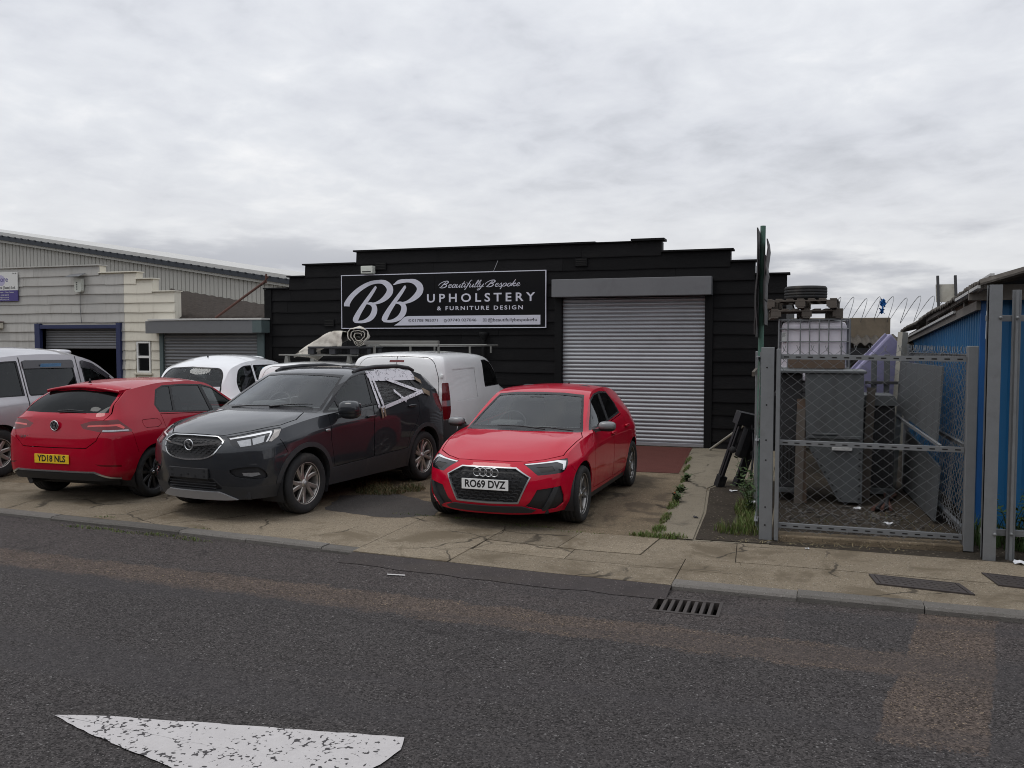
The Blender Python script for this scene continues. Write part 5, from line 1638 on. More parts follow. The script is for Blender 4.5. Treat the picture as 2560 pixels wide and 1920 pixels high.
# palisade fence
pf = empty('palisade_fence', (0, 0, 0)); tag(pf, 'tall galvanised palisade fence with two uprights at the right edge', 'fence')
for x, y, w, z1 in ((1.615, 8.87, .105, 2.485), (1.80, 8.90, .072, 2.44), (1.98, 8.89, .068, 2.43), (2.14, 8.88, .068, 2.43), (2.30, 8.88, .068, 2.43), (2.46, 8.87, .068, 2.43)):
    mb = MB(); h = w / 2
    if w > .1: prof = [(-h, .0), (-h, -.05), (-.006, -.05), (-.006, .05), (-h, .05), (-h, .06), (h, .06), (h, .05), (.006, .05), (.006, -.05), (h, -.05), (h, -.06), (-h, -.06)]
    else: prof = [(-h, .012), (-h, 0), (-h * .55, 0), (-h * .3, -.028), (h * .3, -.028), (h * .55, 0), (h, 0), (h, .012), (h * .42, .012), (h * .2, -.014), (-h * .2, -.014), (-h * .42, .012)]
    mb.prism([(x + a, y + b) for a, b in prof], -.02, z1, 'z')
    mb.build('upright' if w > .1 else 'pale', 'galv_post', pf)
for z in (2.19, .235):
    mb = MB(); mb.bbox(1.56, 3.4, 8.925, 8.965, z - .025, z + .025, .003); mb.bbox(1.56, 3.4, 8.925, 8.932, z - .032, z - .02, .001); mb.build('rail', 'galv_post', pf)
mb = MB()
for x in (1.55, 1.80, 1.98):
    for z in (2.19, .235): mb.lathe([(0, -.02), (.014, -.018), (.016, 0)], 10, 'y', (x if x > 1.6 else 1.655, 8.868 if x > 1.6 else 8.81, z))
mb.build('bolt', 'galv_post', pf)

# blue corrugated unit
bu = empty('blue_unit', (0, 0, 0)); tag(bu, 'blue corrugated steel unit with mossy sheet roof behind the palisade', 'building')
def wz(y): return 2.33 - .055 * (y - 10.28)
mb = MB(); vs = []; fs = []; pts = []
y = 10.28; pt = .15
while y < 17.0:
    for a, d in ((0, 0), (.30, 0), (.42, .034), (.78, .034), (.90, 0)): pts.append((y + a * pt, d))
    y += pt
for yy, d in pts: vs += [(1.75 + d, yy, -.02), (1.75 + d, yy, wz(yy))]
for i in range(len(pts) - 1): fs.append((2 * i, 2 * i + 1, 2 * i + 3, 2 * i + 2))
mb.add(vs, fs); mb.build('side_cladding', 'blue_steel', bu)
mb = MB(); vs = []; fs = []; pts = []
x = 1.80
while x < 6:
    for a, d in ((0, 0), (.30, 0), (.42, .034), (.78, .034), (.90, 0)): pts.append((x + a * .28, d))
    x += .28
for xx, d in pts: vs += [(xx, 10.29 + d, -.02), (xx, 10.29 + d, 2.42)]
for i in range(len(pts) - 1): fs.append((2 * i, 2 * i + 2, 2 * i + 3, 2 * i + 1))
mb.add(vs, fs); mb.build('front_cladding', 'blue_steel', bu)
mb = MB(); mb.bbox(1.738, 1.79, 10.24, 10.288, -.02, 2.44, .004); mb.build('corner_post', 'blue_bright', bu)
def vbar(name, mat, x0, x1, d0, d1, ya, yb):
    m = MB(); v = [(x, yy, wz(yy) + d) for yy in (ya, yb) for x in (x0, x1) for d in (d0, d1)]
    m.add(v, [(0, 1, 3, 2), (4, 6, 7, 5), (0, 4, 5, 1), (2, 3, 7, 6), (0, 2, 6, 4), (1, 5, 7, 3)]); return m.build(name, mat, bu)
vbar('fascia', 'grey_timber', 1.69, 1.73, -.03, .065, 10.2, 16.95)
vbar('fascia_strip', 'white_pipe', 1.66, 1.688, .045, .075, 11.5, 16.9)
vbar('rafter', 'timber_brown', 1.74, 1.80, .067, .14, 10.2, 16.9)
vbar('fascia', 'grey_timber', 1.67, 1.71, .135, .18, 9.7, 14.0)
for y in (11.0, 11.9, 13.0, 14.2, 15.4):
    vbar('roof_bracket', 'grey_timber', 1.70, 1.74, .066, .20, y, y + .07)
def roof_sheet():
    mb = MB(); vs = []; fs = []; n = 120; m = 5
    for i in range(n + 1):
        y = 9.6 + (17.1 - 9.6) * i / n
        h = .022 * math.sin(2 * math.pi * y / .146)
        for j in range(m + 1):
            u = j / m
            vs.append((1.62 + 2.6 * u, y, wz(y) + .20 + .75 * u + h + .012 * math.sin(i * .13 + j)))
    for i in range(n):
        for j in range(m): a = i * (m + 1) + j; fs.append((a, a + 1, a + m + 2, a + m + 1))
    k = len(vs); vs += [(x, y, z - .02) for x, y, z in vs]
    fs += [tuple(k + q for q in f[::-1]) for f in fs[:]]
    for i in range(n): a = i * (m + 1); fs.append((a, a + m + 1, k + a + m + 1, k + a))
    for j in range(m): fs.append((j, k + j, k + j + 1, j + 1))
    mb.add(vs, fs, False); mb.build('roof', 'moss_sheet', bu, fix=False)
roof_sheet()
vbar('roof_edge_strip', 'white_pipe', 1.72, 1.76, .262, .285, 9.7, 11.6)
vbar('roof_edge_strip', 'white_pipe', 1.70, 1.73, .262, .280, 13.3, 15.2)
vbar('barge_board', 'white_pipe', 1.60, 1.63, .135, .165, 9.65, 11.0)
mb = MB(); mb.bbox(1.6, 6, 10.1, 10.14, 2.40, 2.56, .005); mb.build('front_fascia', 'grey_timber', bu)
rb2 = empty('roof_board', (1.92, 13.9, 2.50)); tag(rb2, 'weathered board on two dark battens standing on the mossy roof', 'board')
mb = MB(); mb.obox((.0, .1, .17), (.13, 0, 0), (0, .02, 0), (.0, .05, .13)); mb.build('panel', 'pale_wood', rb2)
for x in (-.11, .12):
    mb = MB(); mb.bar((x, -.05, -.05), (x, .13, .42), .035, .035); mb.build('batten', 'dark_steel', rb2)

# wall and roof behind, razor wire
bw = empty('back_wall', (0, 17.15, 0)); tag(bw, 'weathered orange brown rendered wall behind the stores, under the wire', 'wall')
mb = MB(); mb.bbox(-.25, 1.45, -.1, .1, 2.02, 2.40, .01); mb.build('parapet', 'orange_render', bw)
mb = MB(); mb.bbox(-.3, 4.0, -.05, .2, -.1, 2.02, .01); mb.build('wall', 'cream_render', bw)
mb = MB(); mb.bbox(-.3, 1.9, -.9, -.82, 1.70, 1.86, .01); mb.build('roof_beam', 'dark_steel', bw)
corrugated('sheet_roof', 'moss_sheet', bw, (-.3, -.95, 1.93), (1.9, -.95, 1.93), (1.9, -.02, 2.08), (-.3, -.02, 2.08), 15, .03)
rw = empty('razor_wire', (.45, 17.15, 2.42)); tag(rw, 'coil of razor wire along the top of the rendered wall', 'wire')
mb = MB(); pts = []
N = 340
for i in range(N):
    t = i / N; a = 2 * math.pi * 9.5 * t
    pts.append((2.1 * t + .10 * math.sin(a), .22 * math.cos(a), .12 + .23 * math.sin(a) + .02 * math.sin(t * 20)))
mb.tube(pts, .0055, 4); mb.build('coil', 'galv_wire', rw, fix=False)
mb = MB(); rg = random.Random(3)
for i in range(0, N - 1, 3):
    p = Vector(pts[i]); d = (Vector(pts[i + 1]) - p).normalized(); mb.obox(p, d * .004, Vector((0, 0, .014)), Vector((0, .003, 0)))
tag(mb.build('barb', 'galv_wire', rw, fix=False), kind='stuff')
rag = MB(); rg = random.Random(5); n = 9
for (cx, cz, w, h) in ((1.315, 2.66, .055, .07), (1.30, 2.515, .045, .045)):
    vs = []
    for i in range(n):
        for j in range(n):
            u, v = i / (n - 1) - .5, j / (n - 1) - .5
            k = 1 - .5 * abs(v) * 2 if cz > 2.6 else .5 + abs(v)
            vs.append((cx + u * 2 * w * k + .01 * math.sin(j * 2.1), 17.0 + .03 * math.sin(i * 1.9 + j) + rg.uniform(-.006, .006), cz + v * 2 * h + .012 * math.sin(i * 1.3)))
    rag.add(vs, [(i * n + j, (i + 1) * n + j, (i + 1) * n + j + 1, i * n + j + 1) for i in range(n - 1) for j in range(n - 1)], True)
rag.tube([(1.312, 17.0, 2.61), (1.303, 17.0, 2.54)], .012, 6)
tag(rag.build('blue_rag', 'blue_rag', None, fix=False), 'torn bright blue rag caught in the razor wire', 'rag')

# ---------------------------------------------------------------- things stored in the compound
hp = empty('metal_hopper', (0, 11.25, 0)); tag(hp, 'grey galvanised steel hopper with a slanted left side, behind the gate', 'hopper')
mb = MB(); mb.prism([(.01, 1.585), (.68, 1.585), (.68, .03), (.42, .03), (.03, .74)], 0, .75, 'y'); mb.build('body', 'galv_sheet', hp)
mb = MB(); mb.bbox(-.31, .71, -.03, .80, 1.59, 1.622, .006); mb.build('lid', 'galv_sheet', hp)
mb = MB(); mb.bbox(.06, .66, -.035, -.002, .80, .835, .004); mb.bbox(.10, .40, -.05, -.002, .845, .865, .003); mb.build('flange', 'galv_sheet', hp)
mb = MB(); mb.bbox(.33, .56, -.05, -.003, .66, .70, .004); mb.build('handle', 'white_pipe', hp)
mb = MB()
for i in range(9):
    t = i / 8; mb.lathe([(0, -.012), (.011, -.01), (.013, 0)], 8, 'y', (.075 + .36 * t, -.002, .70 - .62 * t)); mb.lathe([(0, -.012), (.011, -.01), (.013, 0)], 8, 'y', (.645, -.002, .72 - .64 * t))
tag(mb.build('rivet', 'dark_steel', hp), kind='stuff')
cb = empty('steel_cabinet', (0, 11.35, 0)); tag(cb, 'dark steel cabinet on low feet at the left behind the gate', 'cabinet')
mb = MB(); mb.bbox(-.30, -.02, 0, .9, .16, 1.58, .01); mb.build('body', 'dark_steel', cb)
mb = MB()
for i in range(6): mb.box(-.285 + i * .045, -.265 + i * .045, -.006, .0, .25, .72)
mb.build('louvre', 'pit_dark', cb)
mb = MB(); mb.bbox(-.33, .0, -.03, .93, .10, .158, .006); mb.build('plinth', 'galv_sheet', cb)
rk = empty('steel_rack', (0, 13.6, 0)); tag(rk, 'dark steel rack carrying the white tank behind the hopper', 'rack')
for x in (-.38, .60):
    for y in (.05, 1.1):
        mb = MB(); mb.bbox(x, x + .07, y, y + .07, 0, 1.16, .004); mb.build('leg', 'dark_steel', rk)
mb = MB(); mb.bbox(-.42, .72, 0, 1.2, 1.16, 1.215, .005); mb.build('deck', 'dark_steel', rk)
# tank in a cage
ib = empty('liquid_tank', (.125, 14.2, 1.222)); tag(ib, 'white plastic bulk tank in a grey steel cage, under two pallets', 'tank')
mb = MB(); mb.bbox(-.455, .455, -.54, .54, .155, 1.045, .07); mb.build('bottle', 'ibc_white', ib)
for o_ in [o for o in ib.children if o.name.startswith('bottle')]: o_.data.polygons.foreach_set('use_smooth', [False] * len(o_.data.polygons))
mb = MB(); mb.bbox(-.49, .49, -.58, .58, 0.0, .14, .01); mb.build('base_pallet', 'dark_steel', ib)
for sx, sy, ax_ in ((0, -1, 'x'), (0, 1, 'x'), (-1, 0, 'y'), (1, 0, 'y')):
    for z in (.36, .555, .75, .935, 1.075):
        mb = MB()
        if ax_ == 'x': mb.tube([(-.49, sy * .575, z), (.49, sy * .575, z)], .0105 if z < 1.07 else .014, 6)
        else: mb.tube([(sx * .485, -.575, z), (sx * .485, .575, z)], .0105 if z < 1.07 else .014, 6)
        mb.build('cage_bar', 'galv_post', ib)
    for t in (-.49, -.365, -.19, -.06, .075, .205, .38, .49):
        mb = MB()
        if ax_ == 'x': mb.tube([(t, sy * .587, .14), (t, sy * .587, 1.075)], .0105, 6)
        else: mb.tube([(sx * .497, t * 1.17, .14), (sx * .497, t * 1.17, 1.075)], .0105, 6)
        mb.build('cage_bar', 'galv_post', ib)
mb = MB(); mb.box(-.455, -.385, -.5445, -.5415, .74, .89); lb_ = mb.build('label_sheet', 'sign_white', ib)
mb = MB()
for i, z in enumerate((.87, .855, .84, .825)): mb.box(-.447, -.40 - (i % 2) * .01, -.5455, -.5446, z - .004, z)
mb.build('label_print', 'dark_steel', lb_)
def pallet(loc, rz, label, mat='weathered_wood'):
    e = empty('wooden_pallet', loc, rz); tag(e, label, 'pallet', 'pallets on the tank')
    for i in range(7):
        mb = MB(); y = -.5 + i * (1.0 - .095) / 6; mb.bbox(-.6, .6, y, y + .095, .120 + rnd.uniform(-.002, .002), .140, .003); mb.build('deck_board', mat, e)
    for x in (-.6, -.05, .5):
        mb = MB(); mb.bbox(x, x + .1, -.5, .5, .0985, .1185, .003); mb.build('stringer_board', mat, e)
        for y in (-.5, -.07, .36):
            mb = MB(); mb.bbox(x, x + .1, y, y + .14, .022, .098, .004); mb.build('block', mat, e)
    for y in (-.5, -.05, .4):
        mb = MB(); mb.bbox(-.6, .6, y, y + .1, 0, .021, .003); mb.build('bottom_board', mat, e)
pallet((-.02, 14.15, 2.315), R(94), 'lower weathered pallet lying on the white tank')
pallet((-.03, 14.10, 2.460), R(86), 'upper weathered pallet lying under the old tyre')
def loose_tyre():
    me = tyre_mesh(.31, .20, .20)
    o = obj('old_tyre', me); o.rotation_euler = (R(90), 0, 0); o.location = (.0, 14.0, 2.604 + .10)
    tag(o, 'black car tyre lying flat on the top pallet', 'tyre')
    return o
# purple mattress, post, timber
mt = empty('mattress', (1.02, 13.3, .0)); tag(mt, 'lilac mattress folded and propped on edge behind the gate', 'mattress')
def tilted(name, mat, parent, c, w, h, t, ry, rx=0, b=.04, rz=0):
    mb = MB(); mb.bbox(-w / 2, w / 2, -t / 2, t / 2, -h / 2, h / 2, b); o = mb.build(name, mat, parent); o.location = c; o.rotation_euler = (R(rx), R(ry), R(rz)); return o
tilted('pad', 'lilac', mt, (.10, .12, 1.50), .86, .80, .20, 47, -6, .03, 24)
tilted('piping', 'lilac', mt, (.10 - .03, .12 - .075, 1.50), .87, .81, .018, 47, -6, .008, 24)
wp = empty('timber_post', (1.20, 12.9, 0)); tag(wp, 'pale sawn timber post leaning against the lilac mattress', 'post')
mb = MB(); mb.bar((-.06, -.1, 0), (.06, .02, 2.10), .075, .11); mb.build('shaft', 'pale_wood', wp)
bm_ = MB(); bm_.bbox(-.2, .48, 11.7, 11.85, 1.63, 1.76, .01); tag(bm_.build('timber_baulk', 'timber_brown'), 'brown timber baulk lying on top of the hopper lid', 'timber')
bx = empty('ribbed_cabinet', (.9, 12.05, 0)); tag(bx, 'dark ribbed steel cabinet with a pale cap right of the hopper', 'cabinet')
mb = MB(); mb.bbox(-.2, .20, 0, .6, .1, 1.16, .01)
mb.build('body', 'dark_steel', bx)
mb = MB()
for i in range(7): mb.box(-.18 + i * .053, -.155 + i * .053, -.012, .001, .16, 1.10)
mb.build('rib', 'galv_sheet' if False else 'dark_steel', bx)
mb = MB(); mb.prism([(-.24, 1.162), (.24, 1.162), (.22, 1.22), (.18, 1.29), (-.22, 1.29)], -.06, .62, 'y'); mb.build('cap', 'galv_sheet', bx)
mb = MB(); mb.bbox(-.22, .22, -.02, .62, .02, .098, .006); mb.build('plinth', 'galv_sheet', bx)
gs2 = empty('sheet_stack', (0, 0, 0)); tag(gs2, 'grey metal sheets leaning along the right side fence of the compound', 'metal sheets')
for (a, b, z0, z1, zz0, zz1) in (((1.30, 9.9), (1.18, 12.9), .95, 1.05, 1.72, 1.70), ((1.36, 10.4), (1.26, 12.7), .02, .02, .62, .80)):
    mb = MB(); vs = [(a[0], a[1], z0), (b[0], b[1], z1), (b[0] + .04, b[1], zz1), (a[0] + .04, a[1], zz0)]
    mb.add(vs + [(x + .02, y, z) for x, y, z in vs], [(0, 1, 2, 3), (7, 6, 5, 4)] + [(i, i + 4, (i + 1) % 4 + 4, (i + 1) % 4) for i in range(4)]); mb.build('sheet', 'galv_sheet', gs2)
mb = MB(); mb.bar((1.30, 9.6, .93), (1.16, 12.6, .99), .03, .03); mb.build('edge_strip', 'galv_post', gs2)
fr2 = empty('scrap_uprights', (0, 0, 0)); tag(fr2, 'grey steel upright frame standing between the hopper and the sheets', 'frame')
for x in (.86, 1.02):
    mb = MB(); mb.bbox(x, x + .07, 12.75, 12.82, 0, 1.80, .004); mb.build('upright', 'galv_sheet', fr2)
mb = MB(); mb.bbox(.78, 1.20, 12.70, 12.748, 1.40, 1.44, .004); mb.build('cross_bar', 'dark_steel', fr2)

# green pole with sign boards seen edge on
gpo = empty('sign_post', (-.432, 9.42, 0)); tag(gpo, 'thin green rusting post with battered sign boards seen edge on', 'sign post')
mb = MB(); mb.tube([(0, 0, 0), (.0, 0, 1.9), (.006, 0, 3.165)], [.031, .03, .028], 10); mb.build('pole', 'green_paint', gpo)
def edge_board(name, x, y0, y1, z0, z1, seed, lean=0.0):
    rg = random.Random(seed); n = 7; vs = []
    for i in range(n + 1):
        t = i / n; z = z0 + (z1 - z0) * t; w = rg.uniform(-.008, .008)
        for (yy, dx) in ((y0, 0), (y1, .0)):
            vs += [(x + w + lean * t, yy, z), (x + w + .012 + lean * t, yy, z)]
    fs = []
    for i in range(n):
        o = i * 4
        for a, b in ((0, 1), (1, 3), (3, 2), (2, 0)): fs.append((o + a, o + b, o + b + 4, o + a + 4))
    fs += [(0, 1, 3, 2), tuple(n * 4 + k for k in (0, 2, 3, 1))]
    mb = MB(); mb.add(vs, fs); mb.build(name, 'sign_back', gpo)
edge_board('sign_board', -.050, -.25, .42, 2.02, 3.12, 2, .010); edge_board('sign_board', -.064, -.1, .5, 2.05, 2.75, 4, .008)
edge_board('sign_board', .030, -.2, .45, 2.15, 2.85, 6, -.002); edge_board('sign_board', .038, -.3, .3, 2.40, 3.0, 9, .022)

# pallet truck standing on end against the fence
pt_ = empty('pallet_truck', (-.98, 12.2, 0)); tag(pt_, 'black pallet truck tipped on end and leaning on the side fence', 'pallet truck')
d = Vector((.36, -.05, 1.12)).normalized(); sd_ = Vector((.75, .62, -.2)).normalized(); up_ = d.cross(sd_).normalized()
def bb(name, o0, o1, s, w, t, mat='truck_black', off=0.0):
    mb = MB(); c0 = d * o0 + sd_ * s + up_ * off; c1 = d * o1 + sd_ * s + up_ * off; mb.bar(c0, c1, w, t, up_); return mb.build(name, mat, pt_)
bb('fork', .0, 1.12, -.17, .09, .05); bb('fork', .0, 1.12, .17, .12, .05)
bb('tie_rod', .08, 1.0, -.20, .03, .03, off=-.07); bb('tie_rod', .08, 1.0, .20, .03, .03, off=-.07)
bb('frame', 1.02, 1.22, 0, .50, .14); bb('toe_guard', -.02, .16, -.17, .13, .11, off=-.03); bb('toe_guard', -.02, .16, .17, .15, .11, off=-.03)
bb('hydraulic_unit', .52, 1.0, 0.0, .12, .12, off=-.06)
for s in (-.2, .2):
    mb = MB(); c = d * .62 + sd_ * s - up_ * .10; mb.lathe([(0, -.05), (.05, -.05), (.055, 0), (.05, .05), (0, .05)], 16, 'y', c); mb.build('wheel', 'rubber', pt_)
mb = MB(); c = d * 1.18; mb.tube([c, c + Vector((.05, -.1, -.5)), c + Vector((.02, -.25, -.95))], .016, 8); mb.build('handle', 'truck_black', pt_)
pt_.scale = (.86, .86, .86)
ps = empty('leaning_stick', (-1.60, 16.05, 0)); tag(ps, 'thin pale wooden pole leaning by the black wall beside the shutter', 'pole')
mb = MB(); mb.tube([(0, 0, .02), (.98, -.9, .82)], .02, 7); mb.build('shaft', 'pale_wood', ps)

# odds and ends among the stores
pk = empty('plank_stack', (0, 0, 0)); tag(pk, 'weathered planks leaning between the cabinet and the hopper', 'planks')
for i, (x, y, dx) in enumerate(((-.05, 11.15, .02), (.0, 11.2, -.03), (.76, 11.85, .05))):
    mb = MB(); mb.bar((x, y, 0), (x + dx, y + .12, 1.15 + .12 * i), .10, .022, (0, 1, 0)); mb.build('plank', 'weathered_wood' if i != 1 else 'timber_brown', pk)
sc2 = empty('scrap_pipes', (0, 0, 0)); tag(sc2, 'bundle of dark pipes lying on the compound floor', 'pipes')
for i in range(5):
    mb = MB(); mb.tube([(.78 + .05 * i, 10.9 + .02 * i, .025 + .02 * (i % 2)), (1.12 - .03 * i, 12.0, .03 + .02 * (i % 2))], .022, 8); mb.build('pipe', 'dark_steel' if i % 2 else 'rusty', sc2)
# --------------------------------------------------------------- body feature lines (metres; x forward, y left, z up, origin mid-wheelbase)
SPEC_A = dict(
    xs=[1.80, 1.62, 1.28, 0.90, 0.68, 0.40, 0.05, -0.40, -0.85, -1.28, -1.55, -1.74, -1.86],
    y=[[.64, .72, .80, .80, .80, .80, .80, .80, .80, .80, .77, .72, .63],
       [.73, .80, .855, .835, .83, .83, .83, .83, .835, .855, .835, .79, .70],
       [.73, .805, .868, .858, .855, .853, .853, .855, .86, .870, .85, .80, .71],
       [.715, .785, .855, .857, .857, .857, .857, .858, .862, .868, .835, .78, .69]],
    z=[.185, .33, .53, [.635, .665, .72, .76, .78, .79, .80, .81, .82, .825, .81, .79, .77]],
    belt=[(1.66, .715, .715), (1.50, .745, .785), (1.24, .772, .855), (.92, .792, .905), (.70, .805, .925), (.40, .812, .932), (.05, .815, .945), (-.40, .815, .962), (-.85, .81, .982), (-1.25, .79, 1.005), (-1.50, .755, 1.01), (-1.68, .70, 1.00), (-1.79, .64, .985)],
    cant=[(1.58, .56, .795), (1.32, .60, .880), (1.02, .635, .925), (.80, .715, .945), (.42, .665, 1.155), (.03, .600, 1.335), (-.40, .580, 1.372), (-.85, .572, 1.362), (-1.22, .565, 1.318), (-1.50, .56, 1.262), (-1.69, .585, 1.13)],
    top=[(1.925, .705), (1.74, .790), (1.45, .868), (1.18, .918), (.95, .955), (.56, 1.170), (.16, 1.362), (-.35, 1.412), (-.85, 1.405), (-1.25, 1.362), (-1.56, 1.310), (-1.74, 1.15), (-1.87, .985)],
    front=[(1.975, .165), (2.055, .33), (2.062, .52), (2.00, .625)],
    rear=[(-1.93, .2), (-1.965, .33), (-1.965, .55), (-1.945, .80)],
    pf=2.7, crown=2.1, sharp_cols=(4, 10), sharp_rows=(3, 4, 5))
SPEC_M = dict(
    xs=[1.86, 1.66, 1.28, 0.92, 0.72, 0.40, 0.05, -0.40, -0.85, -1.28, -1.60, -1.86, -1.99],
    y=[[.70, .77, .83, .83, .83, .83, .83, .83, .83, .83, .81, .76, .68],
       [.76, .83, .878, .868, .862, .860, .860, .860, .865, .878, .86, .82, .73],
       [.77, .84, .888, .880, .876, .874, .874, .876, .880, .890, .875, .83, .74],
       [.755, .825, .876, .876, .875, .874, .874, .875, .878, .882, .865, .81, .72]],
    z=[.255, .42, .66, [.80, .84, .90, .935, .95, .96, .97, .98, .995, 1.01, 1.0, .98, .95]],
    belt=[(1.78, .735, .925), (1.60, .775, .985), (1.28, .805, 1.045), (.95, .822, 1.085), (.76, .832, 1.10), (.42, .838, 1.11), (.05, .842, 1.125), (-.40, .842, 1.15), (-.85, .838, 1.18), (-1.28, .82, 1.225), (-1.58, .79, 1.26), (-1.80, .735, 1.255), (-1.94, .67, 1.215)],
    cant=[(1.70, .58, 1.005), (1.38, .64, 1.075), (1.05, .67, 1.115), (.86, .745, 1.128), (.44, .690, 1.36), (.04, .635, 1.545), (-.40, .615, 1.580), (-.85, .610, 1.578), (-1.28, .605, 1.545), (-1.62, .595, 1.475), (-1.84, .61, 1.35)],
    top=[(2.06, .935), (1.86, 1.015), (1.52, 1.095), (1.22, 1.14), (1.00, 1.158), (.62, 1.37), (.20, 1.565), (-.35, 1.618), (-.85, 1.615), (-1.30, 1.585), (-1.72, 1.525), (-1.93, 1.37), (-2.06, 1.20)],
    front=[(2.06, .235), (2.125, .40), (2.165, .66), (2.145, .80)],
    rear=[(-2.06, .27), (-2.10, .42), (-2.11, .66), (-2.10, .95)],
    pf=2.6, crown=2.2, sharp_cols=(4, 10), sharp_rows=(3, 4, 5))
SPEC_G = dict(
    xs=[1.88, 1.70, 1.31, 0.90, 0.68, 0.40, 0.05, -0.40, -0.85, -1.31, -1.62, -1.84, -1.97],
    y=[[.66, .74, .80, .80, .80, .80, .80, .80, .80, .80, .79, .75, .66],
       [.74, .81, .865, .855, .85, .85, .85, .85, .855, .872, .862, .83, .745],
       [.74, .815, .885, .878, .873, .870, .870, .872, .878, .892, .882, .845, .765],
       [.72, .79, .868, .868, .866, .865, .865, .866, .870, .878, .868, .83, .755]],
    z=[[.19] * 9 + [.21, .25, .275, .28], [.35] * 9 + [.36, .37, .38, .38], .55, [.66, .70, .76, .79, .80, .81, .82, .825, .83, .835, .83, .825, .82]],
    belt=[(1.74, .715, .735), (1.56, .75, .80), (1.26, .78, .865), (.92, .80, .915), (.72, .812, .935), (.42, .82, .945), (.05, .824, .955), (-.40, .824, .968), (-.85, .82, .982), (-1.28, .805, 1.00), (-1.58, .785, 1.015), (-1.80, .745, 1.02), (-1.93, .685, 1.02)],
    cant=[(1.64, .56, .815), (1.36, .61, .89), (1.04, .64, .94), (.82, .72, .96), (.42, .665, 1.19), (.03, .605, 1.385), (-.40, .590, 1.425), (-.85, .585, 1.425), (-1.15, .58, 1.397), (-1.46, .572, 1.352), (-1.74, .635, 1.195)],
    top=[(2.03, .72), (1.84, .81), (1.50, .885), (1.20, .935), (.97, .97), (.57, 1.20), (.17, 1.41), (-.35, 1.468), (-.85, 1.470), (-1.18, 1.452), (-1.54, 1.415), (-1.81, 1.225), (-1.985, 1.045)],
    front=[(2.10, .19), (2.16, .35), (2.17, .55), (2.12, .65)],
    rear=[(-2.03, .285), (-2.075, .38), (-2.085, .55), (-2.05, .82)],
    pf=2.5, pr=3.6, crown=2.2, sharp_cols=(4, 10), sharp_rows=(3, 4, 5), sharp_front=(3,))
# London style taxi
SPEC_T = dict(
    xs=[2.02, 1.82, 1.443, 1.00, 0.78, 0.45, 0.05, -0.45, -0.95, -1.443, -1.80, -2.02, -2.16],
    y=[[.62, .72, .78, .78, .78, .78, .78, .78, .78, .78, .76, .70, .60],
       [.70, .79, .865, .84, .83, .83, .83, .83, .835, .865, .84, .78, .68],
       [.69, .79, .885, .868, .86, .855, .855, .857, .862, .885, .865, .80, .70],
       [.66, .75, .85, .862, .862, .86, .86, .862, .866, .87, .85, .79, .70]],
    z=[.21, .40, .62, [.78, .84, .90, .93, .95, .96, .97, .97, .97, .97, .96, .95, .93]],
    belt=[(1.90, .63, .90), (1.70, .68, .97), (1.38, .71, 1.02), (1.05, .745, 1.055), (.86, .795, 1.075), (.48, .825, 1.085), (.05, .83, 1.09), (-.45, .832, 1.09), (-.95, .83, 1.09), (-1.42, .82, 1.09), (-1.74, .80, 1.085), (-1.95, .75, 1.075), (-2.08, .67, 1.06)],
    cant=[(1.75, .47, 1.0), (1.45, .52, 1.06), (1.16, .56, 1.09), (1.00, .68, 1.10), (.66, .69, 1.36), (.28, .665, 1.60), (-.40, .655, 1.70), (-.95, .65, 1.69), (-1.42, .64, 1.63), (-1.74, .63, 1.53), (-1.95, .63, 1.33)],
    top=[(2.12, .90), (1.92, .99), (1.62, 1.07), (1.32, 1.115), (1.14, 1.135), (.80, 1.39), (.40, 1.66), (-.35, 1.80), (-.95, 1.80), (-1.45, 1.745), (-1.86, 1.63), (-2.07, 1.40), (-2.18, 1.08)],
    front=[(2.22, .20), (2.29, .40), (2.28, .62), (2.23, .78)],
    rear=[(-2.24, .22), (-2.29, .40), (-2.30, .62), (-2.27, .90)],
    pf=2.4, pr=2.6, crown=2.0, sharp_cols=(4,))
